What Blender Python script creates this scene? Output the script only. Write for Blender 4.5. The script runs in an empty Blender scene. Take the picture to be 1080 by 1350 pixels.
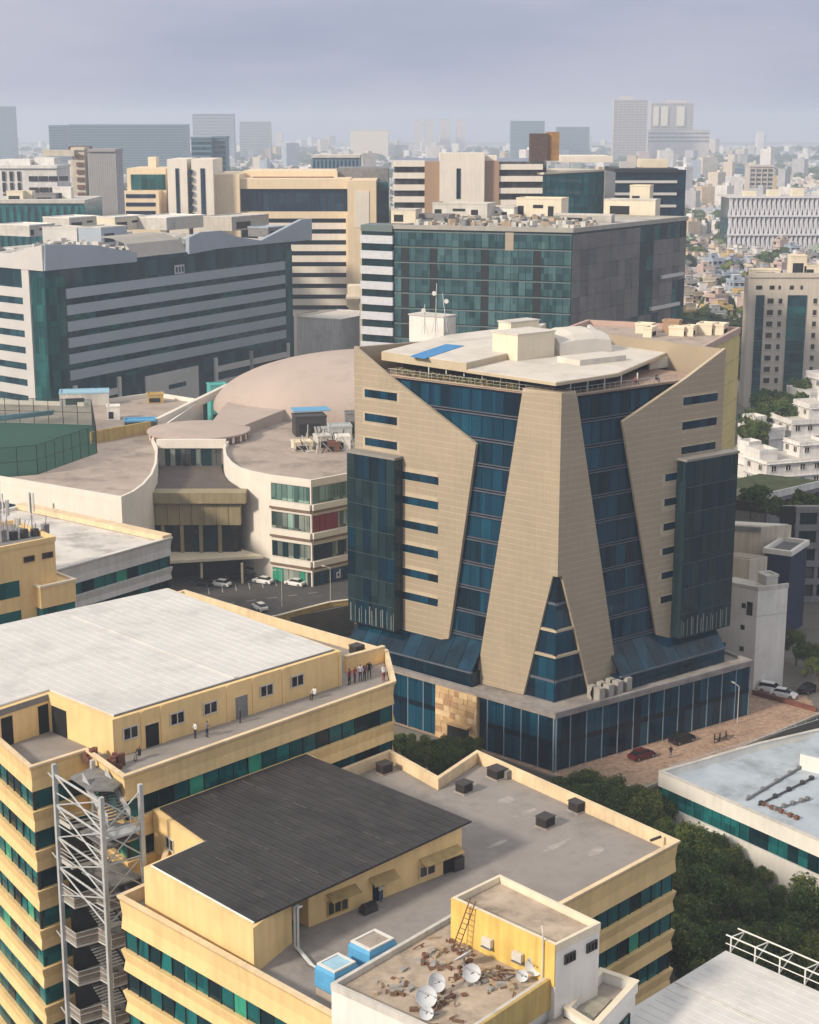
import bpy, bmesh, math, random
from mathutils import Vector, Matrix, Euler
random.seed(7)
R = math.radians
SC = bpy.context.scene
COL = SC.collection

# ------------------------------------------------------------------ camera
cam = bpy.data.cameras.new('camera')
camo = bpy.data.objects.new('camera', cam); COL.objects.link(camo)
camo.location = (0, 0, 88)
camo.rotation_euler = (R(90-13.650419), 0, 0)
cam.sensor_fit = 'VERTICAL'; cam.sensor_height = 24.0; cam.lens = 24.0*2100/1350
cam.clip_start = 1; cam.clip_end = 30000
SC.camera = camo

# ------------------------------------------------------------------ sky and sun
SUN_EL, SUN_DIR = 30.0, Vector((-0.70, -0.53, 0.50)).normalized()
SUN_EL = math.degrees(math.asin(SUN_DIR.z))
w = bpy.data.worlds.new('World'); SC.world = w; w.use_nodes = True
nt = w.node_tree; nt.nodes.clear()
N = nt.nodes.new; LK = nt.links.new
out = N('ShaderNodeOutputWorld'); sky = N('ShaderNodeTexSky'); sky.sky_type = 'NISHITA'; sky.sun_disc = False
sky.sun_elevation = R(SUN_EL); sky.sun_rotation = math.atan2(SUN_DIR.x, SUN_DIR.y) % (2*math.pi)
sky.air_density = 1.3; sky.dust_density = 3.0; sky.altitude = 100
bg1 = N('ShaderNodeBackground'); bg1.inputs['Strength'].default_value = 0.07
LK(sky.outputs[0], bg1.inputs['Color'])
# thin high overcast: pale lavender cloud sheet with soft streaks
tc = N('ShaderNodeTexCoord'); mp = N('ShaderNodeMapping'); mp.inputs['Scale'].default_value = (1.6, 1.6, 7.0)
nz = N('ShaderNodeTexNoise'); nz.inputs['Scale'].default_value = 1.7; nz.inputs['Detail'].default_value = 5
nz.inputs['Roughness'].default_value = 0.55
cr = N('ShaderNodeValToRGB'); cr.color_ramp.elements[0].position = .33; cr.color_ramp.elements[1].position = .68
cr.color_ramp.elements[0].color = (.31, .35, .51, 1); cr.color_ramp.elements[1].color = (.53, .52, .62, 1)
bg2 = N('ShaderNodeBackground'); bg2.inputs['Strength'].default_value = 0.86
LK(tc.outputs['Generated'], mp.inputs[0]); LK(mp.outputs[0], nz.inputs['Vector']); LK(nz.outputs[0], cr.inputs[0])
sx = N('ShaderNodeSeparateXYZ'); LK(tc.outputs['Generated'], sx.inputs[0])
zr = N('ShaderNodeMapRange'); zr.inputs[1].default_value = .12; zr.inputs[2].default_value = .6; LK(sx.outputs[2], zr.inputs[0])
zm = N('ShaderNodeMix'); zm.data_type = 'RGBA'; zm.inputs[7].default_value = (.84, .82, .80, 1)   # the cloud sheet is whiter overhead
LK(zr.outputs[0], zm.inputs[0]); LK(cr.outputs[0], zm.inputs[6]); LK(zm.outputs[2], bg2.inputs['Color'])
mx = N('ShaderNodeMixShader'); mx.inputs[0].default_value = 0.85
LK(bg1.outputs[0], mx.inputs[1]); LK(bg2.outputs[0], mx.inputs[2]); LK(mx.outputs[0], out.inputs['Surface'])

sun = bpy.data.lights.new('sun', 'SUN'); sun.energy = 3.1; sun.angle = R(7.0); sun.color = (1.0, .865, .69)
suno = bpy.data.objects.new('sun', sun); COL.objects.link(suno); suno.location = (-60, -60, 160)
suno.rotation_euler = SUN_DIR.to_track_quat('Z', 'Y').to_euler()
SC.view_settings.view_transform = 'Standard'; SC.view_settings.look = 'None'
SC.view_settings.exposure = 0.45; SC.view_settings.gamma = 1.0; SC.view_settings.use_curve_mapping = False
SC.cycles.use_denoising = True
SC.cycles.max_bounces = 6; SC.cycles.diffuse_bounces = 3; SC.cycles.glossy_bounces = 3
SC.cycles.transmission_bounces = 3; SC.cycles.volume_bounces = 2; SC.cycles.transparent_max_bounces = 8
SC.cycles.caustics_reflective = False; SC.cycles.caustics_refractive = False
HAZE_DENSITY = 0.00024

# ------------------------------------------------------------------ materials
MATS = {}
def mat(name, col, rough=.85, var=.18, scale=.35, metal=0.0, spec=.35, streak=0.0, grime=0.0, bump=0.0, ior=None):
    """plain surface with two scales of mottling, optional vertical rain streaks and dark grime patches"""
    if name in MATS: return MATS[name]
    m = bpy.data.materials.new(name); m.use_nodes = True
    t = m.node_tree; b = t.nodes['Principled BSDF']
    b.inputs['Roughness'].default_value = rough; b.inputs['Metallic'].default_value = metal
    b.inputs['Specular IOR Level'].default_value = spec
    n = t.nodes.new; l = t.links.new
    geo = n('ShaderNodeNewGeometry')
    n1 = n('ShaderNodeTexNoise'); n1.inputs['Scale'].default_value = scale; n1.inputs['Detail'].default_value = 6
    n1.inputs['Roughness'].default_value = .62
    l(geo.outputs['Position'], n1.inputs['Vector'])
    r1 = n('ShaderNodeMapRange'); r1.inputs[1].default_value = .3; r1.inputs[2].default_value = .7
    r1.inputs[3].default_value = 1-var; r1.inputs[4].default_value = 1+var*.6
    l(n1.outputs[0], r1.inputs[0]); val = r1.outputs[0]
    def mul(a, bb):
        q = n('ShaderNodeMath'); q.operation = 'MULTIPLY'; l(a, q.inputs[0]); l(bb, q.inputs[1]); return q.outputs[0]
    if streak > 0:
        mp_ = n('ShaderNodeMapping'); mp_.inputs['Scale'].default_value = (1.3, 1.3, .09); l(geo.outputs['Position'], mp_.inputs[0])
        n2 = n('ShaderNodeTexNoise'); n2.inputs['Scale'].default_value = 1.2; n2.inputs['Detail'].default_value = 5; l(mp_.outputs[0], n2.inputs['Vector'])
        r2 = n('ShaderNodeMapRange'); r2.inputs[1].default_value = .42; r2.inputs[2].default_value = .68
        r2.inputs[3].default_value = 1; r2.inputs[4].default_value = 1-streak; l(n2.outputs[0], r2.inputs[0]); val = mul(val, r2.outputs[0])
    if grime > 0:
        n3 = n('ShaderNodeTexNoise'); n3.inputs['Scale'].default_value = .16; n3.inputs['Detail'].default_value = 8; n3.inputs['Roughness'].default_value = .7
        l(geo.outputs['Position'], n3.inputs['Vector'])
        r3 = n('ShaderNodeMapRange'); r3.inputs[1].default_value = .5; r3.inputs[2].default_value = .66
        r3.inputs[3].default_value = 1; r3.inputs[4].default_value = 1-grime; l(n3.outputs[0], r3.inputs[0]); val = mul(val, r3.outputs[0])
    mc = n('ShaderNodeVectorMath'); mc.operation = 'SCALE'; mc.inputs[0].default_value = col[:3]; l(val, mc.inputs['Scale'])
    l(mc.outputs[0], b.inputs['Base Color'])
    if bump > 0:
        bp = n('ShaderNodeBump'); bp.inputs['Strength'].default_value = bump; bp.inputs['Distance'].default_value = .05
        n4 = n('ShaderNodeTexNoise'); n4.inputs['Scale'].default_value = 5; l(geo.outputs['Position'], n4.inputs['Vector'])
        l(n4.outputs[0], bp.inputs['Height']); l(bp.outputs[0], b.inputs['Normal'])
    MATS[name] = m; return m

def glass(name, col, col2, cell=(1.5, 1.5, 3.9), off=(0, 0, 0), rough=.06, spec=.18, wob=.012):
    """tinted facade glass: each pane has its own blind or darkness, and a slightly wavy reflection"""
    if name in MATS: return MATS[name]
    m = bpy.data.materials.new(name); m.use_nodes = True
    t = m.node_tree; b = t.nodes['Principled BSDF']; n = t.nodes.new; l = t.links.new
    b.inputs['Roughness'].default_value = rough; b.inputs['Specular IOR Level'].default_value = spec
    geo = n('ShaderNodeNewGeometry')
    v1 = n('ShaderNodeVectorMath'); v1.operation = 'ADD'; v1.inputs[1].default_value = off; l(geo.outputs['Position'], v1.inputs[0])
    v2 = n('ShaderNodeVectorMath'); v2.operation = 'DIVIDE'; v2.inputs[1].default_value = cell; l(v1.outputs[0], v2.inputs[0])
    v3 = n('ShaderNodeVectorMath'); v3.operation = 'FLOOR'; l(v2.outputs[0], v3.inputs[0])
    wn = n('ShaderNodeTexWhiteNoise'); l(v3.outputs[0], wn.inputs['Vector'])
    nn = n('ShaderNodeTexNoise'); nn.inputs['Scale'].default_value = .12; nn.inputs['Detail'].default_value = 3; l(geo.outputs['Position'], nn.inputs['Vector'])
    ma = n('ShaderNodeMath'); ma.operation = 'MULTIPLY'; l(wn.outputs['Value'], ma.inputs[0]); l(nn.outputs[0], ma.inputs[1])
    ra = n('ShaderNodeMapRange'); ra.inputs[1].default_value = .05; ra.inputs[2].default_value = .55; l(ma.outputs[0], ra.inputs[0])
    mi = n('ShaderNodeMix'); mi.data_type = 'RGBA'; mi.inputs[6].default_value = (*col, 1); mi.inputs[7].default_value = (*col2, 1)
    l(ra.outputs[0], mi.inputs[0]); l(mi.outputs[2], b.inputs['Base Color'])
    n2 = n('ShaderNodeTexNoise'); n2.inputs['Scale'].default_value = .5; l(geo.outputs['Position'], n2.inputs['Vector'])
    bp = n('ShaderNodeBump'); bp.inputs['Strength'].default_value = 1; bp.inputs['Distance'].default_value = wob
    l(n2.outputs[0], bp.inputs['Height']); l(bp.outputs[0], b.inputs['Normal'])
    MATS[name] = m; return m

# ------------------------------------------------------------------ mesh helpers
class MB:
    def __init__(s): s.v = []; s.f = []; s.m = []
    def add(s, vs, fs, m=0):
        o = len(s.v); s.v += [tuple(p) for p in vs]; s.f += [tuple(i+o for i in f) for f in fs]; s.m += [m]*len(fs); return s
    def hexa(s, b4, t4, m=0):
        return s.add(list(b4)+list(t4), [(3,2,1,0),(4,5,6,7),(0,1,5,4),(1,2,6,5),(2,3,7,6),(3,0,4,7)], m)
    def box(s, x0, x1, y0, y1, z0, z1, m=0):
        return s.hexa([(x0,y0,z0),(x1,y0,z0),(x1,y1,z0),(x0,y1,z0)], [(x0,y0,z1),(x1,y0,z1),(x1,y1,z1),(x0,y1,z1)], m)
    def obox(s, c, ang, lx, ly, z0, z1, m=0):
        a = R(ang); dx = (math.cos(a), math.sin(a)); dy = (-dx[1], dx[0])
        q = [(c[0]+dx[0]*lx*i/2+dy[0]*ly*j/2, c[1]+dx[1]*lx*i/2+dy[1]*ly*j/2) for i, j in ((-1,-1),(1,-1),(1,1),(-1,1))]
        return s.hexa([(x,y,z0) for x,y in q], [(x,y,z1) for x,y in q], m)
    def prism(s, poly, z0, z1, m=0, bottom=True):
        n = len(poly); vs = [(x,y,z0) for x,y in poly]+[(x,y,z1) for x,y in poly]
        fs = [(i,(i+1)%n,n+(i+1)%n,n+i) for i in range(n)]+[tuple(range(n,2*n))]
        if bottom: fs.append(tuple(range(n-1,-1,-1)))
        return s.add(vs, fs, m)
    def ring(s, outer, inner, z0, z1, m=0):
        n = len(outer)
        vs = [(x,y,z0) for x,y in outer]+[(x,y,z1) for x,y in outer]+[(x,y,z1) for x,y in inner]+[(x,y,z0) for x,y in inner]
        fs = []
        for i in range(n):
            j = (i+1) % n
            fs += [(i,j,n+j,n+i),(n+i,n+j,2*n+j,2*n+i),(2*n+i,2*n+j,3*n+j,3*n+i),(3*n+i,3*n+j,j,i)]
        return s.add(vs, fs, m)
    def loft(s, polys, m=0, cap=False, closed=True):
        """polys: list of equal-length 3d loops"""
        n = len(polys[0]); vs = [p for q in polys for p in q]; fs = []
        for k in range(len(polys)-1):
            for i in range(n if closed else n-1):
                j = (i+1) % n
                fs.append((k*n+i, k*n+j, (k+1)*n+j, (k+1)*n+i))
        if cap: fs.append(tuple(range(n-1,-1,-1))); fs.append(tuple(range((len(polys)-1)*n, len(polys)*n)))
        return s.add(vs, fs, m)
    def tube(s, p, q, r=.05, n=6, r2=None, m=0):
        p = Vector(p); q = Vector(q); d = q-p
        if d.length < 1e-6: return s
        u = d.normalized().orthogonal().normalized(); w_ = d.normalized().cross(u); r2 = r if r2 is None else r2
        a = [p+(u*math.cos(t)+w_*math.sin(t))*r for t in [2*math.pi*i/n for i in range(n)]]
        b = [q+(u*math.cos(t)+w_*math.sin(t))*r2 for t in [2*math.pi*i/n for i in range(n)]]
        return s.loft([a, b], m, cap=True)
    def lathe(s, prof, c=(0,0,0), n=16, m=0, cap=True):
        return s.loft([[(c[0]+r*math.cos(2*math.pi*i/n), c[1]+r*math.sin(2*math.pi*i/n), c[2]+z) for i in range(n)] for r, z in prof], m, cap=cap)
    def build(s, name, mats, parent=None, smooth=False, loc=None):
        if not isinstance(mats, (list, tuple)): mats = [mats]
        me = bpy.data.meshes.new(name)
        if parent is not None: o = wloc(parent)
        elif loc is not None: o = Vector(loc)
        else:
            xs = [v[0] for v in s.v]; ys = [v[1] for v in s.v]; zs = [v[2] for v in s.v]
            o = Vector(((min(xs)+max(xs))/2, (min(ys)+max(ys))/2, min(zs)))
        me.from_pydata([(v[0]-o.x, v[1]-o.y, v[2]-o.z) for v in s.v], [], s.f)
        for mm in mats: me.materials.append(mm)
        me.polygons.foreach_set('material_index', s.m)
        if smooth: me.polygons.foreach_set('use_smooth', [True]*len(s.f))
        me.update()
        ob = bpy.data.objects.new(name, me); COL.objects.link(ob)
        if parent is not None: ob.parent = parent
        else: ob.location = o
        return ob
def wloc(o):
    v = Vector((0,0,0))
    while o is not None: v = v+o.location; o = o.parent
    return v
def tag(o, label=None, cat=None, group=None, kind=None):
    if label: o['label'] = label
    if cat: o['category'] = cat
    if group: o['group'] = group
    if kind: o['kind'] = kind
    return o
def thing(name, label, cat, loc, group=None):
    o = bpy.data.objects.new(name, None); COL.objects.link(o); o.location = loc; o.empty_display_size = .5
    return tag(o, label, cat, group, 'thing')
def kids(o): return KIDS.get(o.name, [])
def copy_tree(o, loc=None, rotz=None, parent=None):
    c = o.copy(); COL.objects.link(c)
    if parent is not None: c.parent = parent
    if loc is not None: c.location = loc
    if rotz is not None: c.rotation_euler = (0, 0, rotz)
    for ch in list(o.children): copy_tree(ch, parent=c)
    return c

def off(poly, d):
    """offset a CCW polygon outwards by d (mitred)"""
    n = len(poly); r = []
    for i in range(n):
        p0 = Vector(poly[i-1]); p1 = Vector(poly[i]); p2 = Vector(poly[(i+1) % n])
        a = (p1-p0).normalized(); b = (p2-p1).normalized()
        na = Vector((a.y, -a.x)); nb = Vector((b.y, -b.x)); k = 1+na.dot(nb)
        mth = (na+nb)/max(k, .25)
        r.append((p1.x+mth.x*d, p1.y+mth.y*d))
    return r
class Face:
    """a vertical wall plane: t metres along it, z up, o metres outwards"""
    def __init__(s, P, ang, side):
        s.P = Vector(P[:2]); a = R(ang); s.ang = ang; s.d = Vector((math.cos(a), math.sin(a))); s.side = side
        s.n = Vector((-s.d.y, s.d.x))*side
    def p(s, t, z, o=0.0):
        q = s.P+s.d*t+s.n*o; return (q.x, q.y, z)
    def xy(s, t, o=0.0):
        q = s.P+s.d*t+s.n*o; return (q.x, q.y)
    def box(s, mb, t0, t1, z0, z1, o0, o1, m=0):
        q = [s.xy(t0,o0), s.xy(t1,o0), s.xy(t1,o1), s.xy(t0,o1)]
        if s.side > 0: q = q
        else: q = q[::-1]
        return mb.hexa([(x,y,z0) for x,y in q], [(x,y,z1) for x,y in q], m)
    def plate(s, mb, poly, o0, o1, m=0):
        """poly of (t,z) pushed from o0 to o1"""
        a = [s.p(t,z,o0) for t,z in poly]; b = [s.p(t,z,o1) for t,z in poly]; n = len(poly)
        fs = [tuple(range(n-1,-1,-1)), tuple(range(n,2*n))]+[(i,(i+1)%n,n+(i+1)%n,n+i) for i in range(n)]
        return mb.add(a+b, fs, m)
PANES = {}
def pane(parent, face, t, z, wd, ht, o, m, name='window_pane', th=.06):
    """one glass pane (centre t, sill z) as an object that shares its mesh with alike panes"""
    key = (round(wd,2), round(ht,2), m.name, name, th)
    if key not in PANES:
        me = bpy.data.meshes.new(name); x = wd/2
        b = MB().box(-x, x, -th/2, th/2, 0, ht); me.from_pydata(b.v, [], b.f); me.materials.append(m); me.update(); PANES[key] = me
    ob = bpy.data.objects.new(name, PANES[key]); COL.objects.link(ob); ob.parent = parent
    ob.location = Vector(face.p(t, z, o))-wloc(parent); ob.rotation_euler = (0, 0, R(face.ang)); return ob
def window(parent, face, t, z, wd, ht, m, fm, o=.03, name='window', bars=1, depth=.12):
    """framed opening: frame part with a glass pane as its sub-part"""
    f = .09; b = MB()
    face.box(b, t-wd/2, t+wd/2, z, z+f, o, o+depth); face.box(b, t-wd/2, t+wd/2, z+ht-f, z+ht, o, o+depth)
    face.box(b, t-wd/2, t-wd/2+f, z+f, z+ht-f, o, o+depth); face.box(b, t+wd/2-f, t+wd/2, z+f, z+ht-f, o, o+depth)
    for k in range(1, bars+1):
        c = t-wd/2+wd*k/(bars+1); face.box(b, c-f/2, c+f/2, z+f, z+ht-f, o, o+depth)
    fr = b.build(name, fm, parent)
    g = MB(); face.box(g, t-wd/2+.02, t+wd/2-.02, z+.02, z+ht-.02, o-.02, o+.03); g.build('pane', m, fr)
    return fr

# ------------------------------------------------------------------ shared materials
YEL = mat('yellow_paint', (.79,.57,.275), .8, .10, .25, streak=.11, grime=.10)
YELD = mat('yellow_paint_cap', (.74,.58,.38), .85, .12, .5, streak=.12, grime=.16)
OCHRE = mat('ochre_paint', (.50,.36,.13), .85, .15, .3, streak=.25)
WHITE = mat('white_paint', (.74,.72,.68), .8, .08, .3, streak=.07, grime=.12)
WHITED = mat('dirty_white_paint', (.56,.54,.50), .85, .14, .4, streak=.12, grime=.2)
CREAM = mat('cream_paint', (.72,.64,.50), .8, .08, .3, streak=.06, grime=.08)
SHEET = mat('white_roof_sheet', (.60,.59,.575), .6, .10, .22, grime=.16)
BLACKR = mat('black_roof_sheet', (.036,.033,.035), .65, .35, .5, grime=.3, bump=.2)
DECK = mat('grey_screed', (.29,.265,.25), .9, .26, .16, grime=.4, bump=.2)
DECK2 = mat('pale_screed', (.36,.31,.27), .9, .25, .3, grime=.4, bump=.3)
DIRT = mat('dirty_roof_screed', (.43,.35,.275), .95, .32, .5, grime=.5, bump=.5)
DARK = mat('dark_interior', (.012,.014,.017), .8, .3)
FRAME = mat('dark_frame', (.03,.035,.04), .5, .1, metal=.3)
METAL = mat('galvanised_steel', (.44,.46,.47), .6, .15, 1.2, metal=.1, grime=.2)
STEELD = mat('dull_steel', (.20,.20,.205), .7, .25, 1.0, metal=.0, grime=.3)
RUST = mat('rusty_brown', (.16,.075,.05), .9, .3, 1.5)
BLUEP = mat('blue_plastic', (.10,.34,.58), .5, .15, 1.0)
BLUEL = mat('pale_blue_plastic', (.33,.53,.66), .55, .15, 1.0)
ACW = mat('white_casing', (.62,.60,.55), .5, .12, 1.2, grime=.15)
ACD = mat('charcoal_casing', (.05,.045,.048), .6, .25, 2)
GRILL = mat('black_grille', (.02,.02,.02), .6, .2)
P_TEAL = glass('pane_teal', (.005,.060,.070), (.012,.145,.15), rough=.14)
P_GREEN = glass('pane_green_blind', (.03,.24,.16), (.05,.36,.24), rough=.16)
P_DARK = glass('pane_dark', (.003,.015,.02), (.006,.035,.045), rough=.07)
P_NAVY = glass('pane_navy', (.003,.012,.028), (.004,.03,.055), rough=.06)
P_GREY = glass('pane_grey', (.03,.035,.035), (.10,.11,.11), rough=.12)
WINB = glass('dark_window', (.010,.010,.012), (.05,.045,.04), (.7,.7,1.0), rough=.12)

# ------------------------------------------------------------------ ground
GROUND = mat('city_earth', (.16,.15,.13), .95, .4, .02, grime=.4)
PAVE = mat('brick_paving', (.40,.275,.20), .9, .38, 1.4, grime=.3, bump=.3)
ASPH = mat('asphalt', (.075,.072,.074), .9, .25, .3, grime=.25)
b = MB(); b.box(-6000, 6000, -120, 9000, -7.0, -6.0); tag(b.build('ground', GROUND), kind='structure')
plaza_poly = [(-420,268),(-60,262),(-48,283),(-24.27,278.32),(-10.05,288.77),(-3,262),(-4,227.5),(19.6,206.6),(26.2,204.6),(31.57,201.3),(63.5,230.6),(420,231),(5900,600),(5900,8900),(-5900,8900),(-5900,400)]
b = MB(); b.prism(plaza_poly, -5.9, 0.0, bottom=False)
tag(b.build('terrain', GROUND), kind='structure')
b = MB(); b.prism([(-3.5,228),(19.8,207.0),(26.2,205.0),(31.5,201.9),(63.2,230.9),(53.5,243),(40,250),(-3,262)], .004, .05)
tag(b.build('pavement', PAVE), kind='structure')
b = MB(); b.prism([(-70,283),(-48,283.3),(-24.20,279.24),(-10.21,289.26),(-3.4,262.5),(-3,300),(-12,318),(-80,318)], .01, .06)
tag(b.build('forecourt_road', ASPH), kind='structure')
t = thing('ramp_wall', 'ochre yellow wall along the edge of the hall forecourt beside the tower', 'wall', (*(-24.20,279.24),-3))
for (p_, q_) in (((-27.57,276.50), (-24.17,278.78)), ((-24.17,278.78), (-19.72,282.98)), ((-19.72,282.98), (-15.00,287.30)), ((-15.00,287.30), (-9.36,289.76))):
    p_, q_ = Vector(p_), Vector(q_); a_ = math.degrees(math.atan2(q_.y-p_.y, q_.x-p_.x)); b = MB(); b.obox((p_+q_)/2+Vector((0,-.6)), a_, (q_-p_).length+.12, .4, -4, .9); b.build('wall', OCHRE, t)
    b = MB(); b.obox((p_+q_)/2+Vector((0,-.6)), a_, (q_-p_).length+.12, .6, .902, 1.05); b.build('coping', CREAM, t)
# paving setts on the plaza beside the podium, laid as separate raised rows
b = MB(); rr = random.Random(3)
for i in range(90):
    for j in range(26):
        t = i*.62; o_ = j*.62+.4
        x = 20.6+math.cos(R(37))*t+math.cos(R(-53))*o_; y = 207.9+math.sin(R(37))*t+math.sin(R(-53))*o_
        if x > 26.4 and y < 204.9+(x-31.5)*.9 : continue
        if y < 206.6-(x-20.6)*.3 and x < 27: continue
        if x > 63 or (x > 31.5 and y < 201.9+(x-31.5)*.915+.5): continue
        b.obox((x,y), 37, .57, .57, .05, .055+rr.random()*.03)
tag(b.build('paving_setts', PAVE), kind='stuff')
# retaining wall along the plaza edge with a column, red edge rail on the far side
t = thing('retaining_wall', 'low concrete edge beam and column holding up the brick plaza by the trees', 'wall', (31.5,202,-6))
b = MB(); b.tube((31.2,202.0,-6),(31.2,202.0,-.3),.28,8); b.build('column', mat('concrete',(.40,.37,.33),.9,.2,.6,streak=.3), t)
b = MB(); b.obox((28.8,203.6),-28,6.2,.35,-.6,.18); b.obox((47.3,216.3),42.4,43,.35,-.6,.18); b.build('edge_beam', MATS['concrete'], t)
b = MB(); b.tube((31.2,202.0,-2.2),(36,204.5,-1.6),.12,6); b.tube((31.2,202.0,-3.6),(36,204.5,-3.0),.12,6); b.build('brace', MATS['concrete'], t)
q0 = Vector((54.50,239.21)); q1 = Vector((62.71,231.47)); dq = (q1-q0).normalized()
t = thing('boundary_wall', 'low red painted wall along the far side of the brick plaza', 'wall', (q0.x,q0.y,0))
b = MB(); a_ = math.degrees(math.atan2(dq.y,dq.x)); mid = (q0+q1)/2
b.obox(mid, a_, (q1-q0).length, .25, 0, .75); b.build('wall', mat('red_paint',(.17,.065,.05),.85,.25,.8,streak=.2), t)
b = MB(); b.obox(mid, a_, (q1-q0).length+.1, .36, .752, .84); b.build('coping', MATS['red_paint'], t)

# ------------------------------------------------------------------ banded yellow office blocks
def edge_face(poly, i):
    p, q = poly[i], poly[(i+1) % len(poly)]
    return Face(p, math.degrees(math.atan2(q[1]-p[1], q[0]-p[0])), -1), math.dist(p, q)
def banded(name, label, poly, ztop, zbase, top_h, storey, win_h, wall_m, deck_m, glasses, vis, pw, drop=1.2, pwid=.45, capm=None, cat='building', solid=()):
    cx = sum(p[0] for p in poly)/len(poly); cy = sum(p[1] for p in poly)/len(poly)
    root = thing(name, label, cat, (cx, cy, zbase))
    def z3(d, z): return [(x, y, z) for x, y in off(poly, d)]
    deck = ztop-drop
    b = MB(); b.prism(off(poly,-.5), zbase, deck-.35); b.build('core_wall', DARK, root)
    b = MB(); b.prism(off(poly,-.1), deck-.3, deck); b.build('roof_deck', deck_m, root)
    zb = ztop-top_h
    b = MB(); b.loft([z3(-.4,zb), z3(.22,zb), z3(.12,zb+top_h*.4), z3(.25,ztop-.5), z3(.42,ztop-.2)])
    b.build('parapet_band', wall_m, root)
    b = MB(); b.loft([z3(.42,ztop-.198), z3(.44,ztop), z3(.44-pwid,ztop), z3(.44-pwid,deck-.05)])
    b.build('coping', capm or wall_m, root)
    z = zb; row = 0
    rng = random.Random(len(poly)*100+int(ztop))
    while z > zbase+storey:
        zt = z-win_h; zn = z-storey
        b = MB(); h = zt-zn
        b.loft([z3(-.4,zn), z3(.2,zn), z3(.06,zn+h*.45), z3(.3,zt-.12), z3(.3,zt), z3(-.4,zt)])
        b.build('spandrel_band', wall_m, root)
        for i in vis:
            f, L = edge_face(poly, i)
            rows_vis = vis[i]
            if row >= rows_vis: continue
            n = max(1, int(L/pw)); wd = L/n; prev = 0
            for k in range(n):
                g = rng.choices(glasses[0], glasses[1])[0]
                po = pane(root, f, (k+.5)*wd, zt+.03, round(wd-.09,2), round(win_h-.06,2), -.12-.03*rng.random(), g)
                if rng.random() < .09: po.rotation_euler[0] = R(-7)
            b = MB()
            for k in range(n+1): f.box(b, k*wd-.04, k*wd+.04, zt, z, -.2, -.02)
            if row < 4: tag(b.build('mullions', FRAME, root), kind='stuff')
        z = zn; row += 1
    return root, deck
GL_SW = ([P_DARK, P_TEAL, P_GREEN, P_NAVY], [5, 2, 4, 2]); GL_SE = ([P_TEAL, P_DARK, P_GREEN], [7, 3, .6])

# block with the white shed
PA = [(-34.53,136.05), (-30.29,140.25), (-25.64,133.94), (-1.84,158.77), (-2.79,168.74), (-17.16,181.44), (-28.27,191.93), (-53.6,164.2)]
A_root, A_deck = banded('yellow_office_block', 'yellow banded office block carrying the big white sheet roof', PA, 31.2, -6, 2.6, 4.0, 1.95,
    YEL, DECK, GL_SE, {0:8, 1:3, 2:4, 3:2, 7:8}, 1.75, drop=1.1, capm=YELD)
# white shed on it
RA = [(-29.04,183.07), (-8.02,160.33), (-27.79,140.92), (-35.39,147.96), (-49.2,135.8+0.0), (-66,150.5)]
RA[4] = (-39.35, 143.3); RA[5] = (-52.3, 162.75); 
wallA = off(RA, -.55)
b = MB(); b.prism(wallA, 30.1, 33.95); sA = b.build('shed_wall', YEL, A_root)
b = MB(); b.prism(RA, 33.97, 34.17); b.build('shed_roof', SHEET, A_root)
# roof sheets: ribs running down the short way, plus two lap joints
b = MB()
fA, LA = Face(RA[2], math.degrees(math.atan2(RA[1][1]-RA[2][1], RA[1][0]-RA[2][0])), 1), math.dist(RA[1], RA[2])
def in_poly(x, y, poly):
    c = False
    for i in range(len(poly)):
        x0,y0 = poly[i-1]; x1,y1 = poly[i]
        if (y0 > y) != (y1 > y) and x < (x1-x0)*(y-y0)/(y1-y0)+x0: c = not c
    return c
def ribs_over(mb, poly, F, t0, t1, o0, o1, step, z, h=.035, wd=.06, along='o', seg=.5):
    """thin raised ribs clipped to a roof outline"""
    k = t0
    while k < t1:
        run = None; s_ = o0
        while s_ <= o1:
            x, y = (F.xy(k, s_) if along == 'o' else F.xy(s_, k)); ins = in_poly(x, y, poly)
            if ins and run is None: run = s_
            if (not ins or s_+seg > o1) and run is not None:
                if s_-seg > run:
                    if along == 'o': F.box(mb, k-wd/2, k+wd/2, z, z+h, run, s_-seg)
                    else: F.box(mb, run, s_-seg, z, z+h, k-wd/2, k+wd/2)
                run = None
            s_ += seg
        k += step
ribs_over(b, RA, fA, -30, 40, -.2, 45, 1.05, 34.17, .03, .05)
o = b.build('roof_ribs', SHEET, A_root); tag(o, kind='stuff')
b = MB(); p0 = fA.xy(14.6, .1); p1 = fA.xy(14.6, 29.5); mid = ((p0[0]+p1[0])/2, (p0[1]+p1[1])/2)
fA.box(b, 14.35, 14.85, 34.17, 34.26, .1, 29.6); b.build('lap_joint', SHEET, A_root)
b = MB(); fA.box(b, 0, LA, 33.92, 34.12, -.06, .0); b.build('eaves_trim', STEELD, A_root)
# windows, doors and pilasters of the shed's long wall
fw = Face(wallA[2], math.degrees(math.atan2(wallA[1][1]-wallA[2][1], wallA[1][0]-wallA[2][0])), -1); LW = math.dist(wallA[1], wallA[2])
for tt in ((1.90,31.75)[0], (7.33,31.87)[0], (11.34,32.02)[0], (18.50,32.24)[0], (22.60,32.32)[0]): window(A_root, fw, tt, 31.55, 1.7, 1.25, WINB, WHITED, bars=1)
for tt, mm in ((4.4, DARK), (15.3, STEELD)):
    b = MB(); fw.box(b, tt-.75, tt+.75, 30.1, 32.4, 0, .05); d = b.build('door', mm, A_root)
    b = MB(); fw.box(b, tt-.85, tt+.85, 32.4, 32.5, 0, .12); b.build('lintel', YELD, d)
for tt in (3.3, 5.6, 13.6, 16.9, 20.8, LW-.2):
    b = MB(); fw.box(b, tt-.2, tt+.2, 30.1, 33.9, 0, .10); b.build('pilaster', YEL, A_root)
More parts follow.
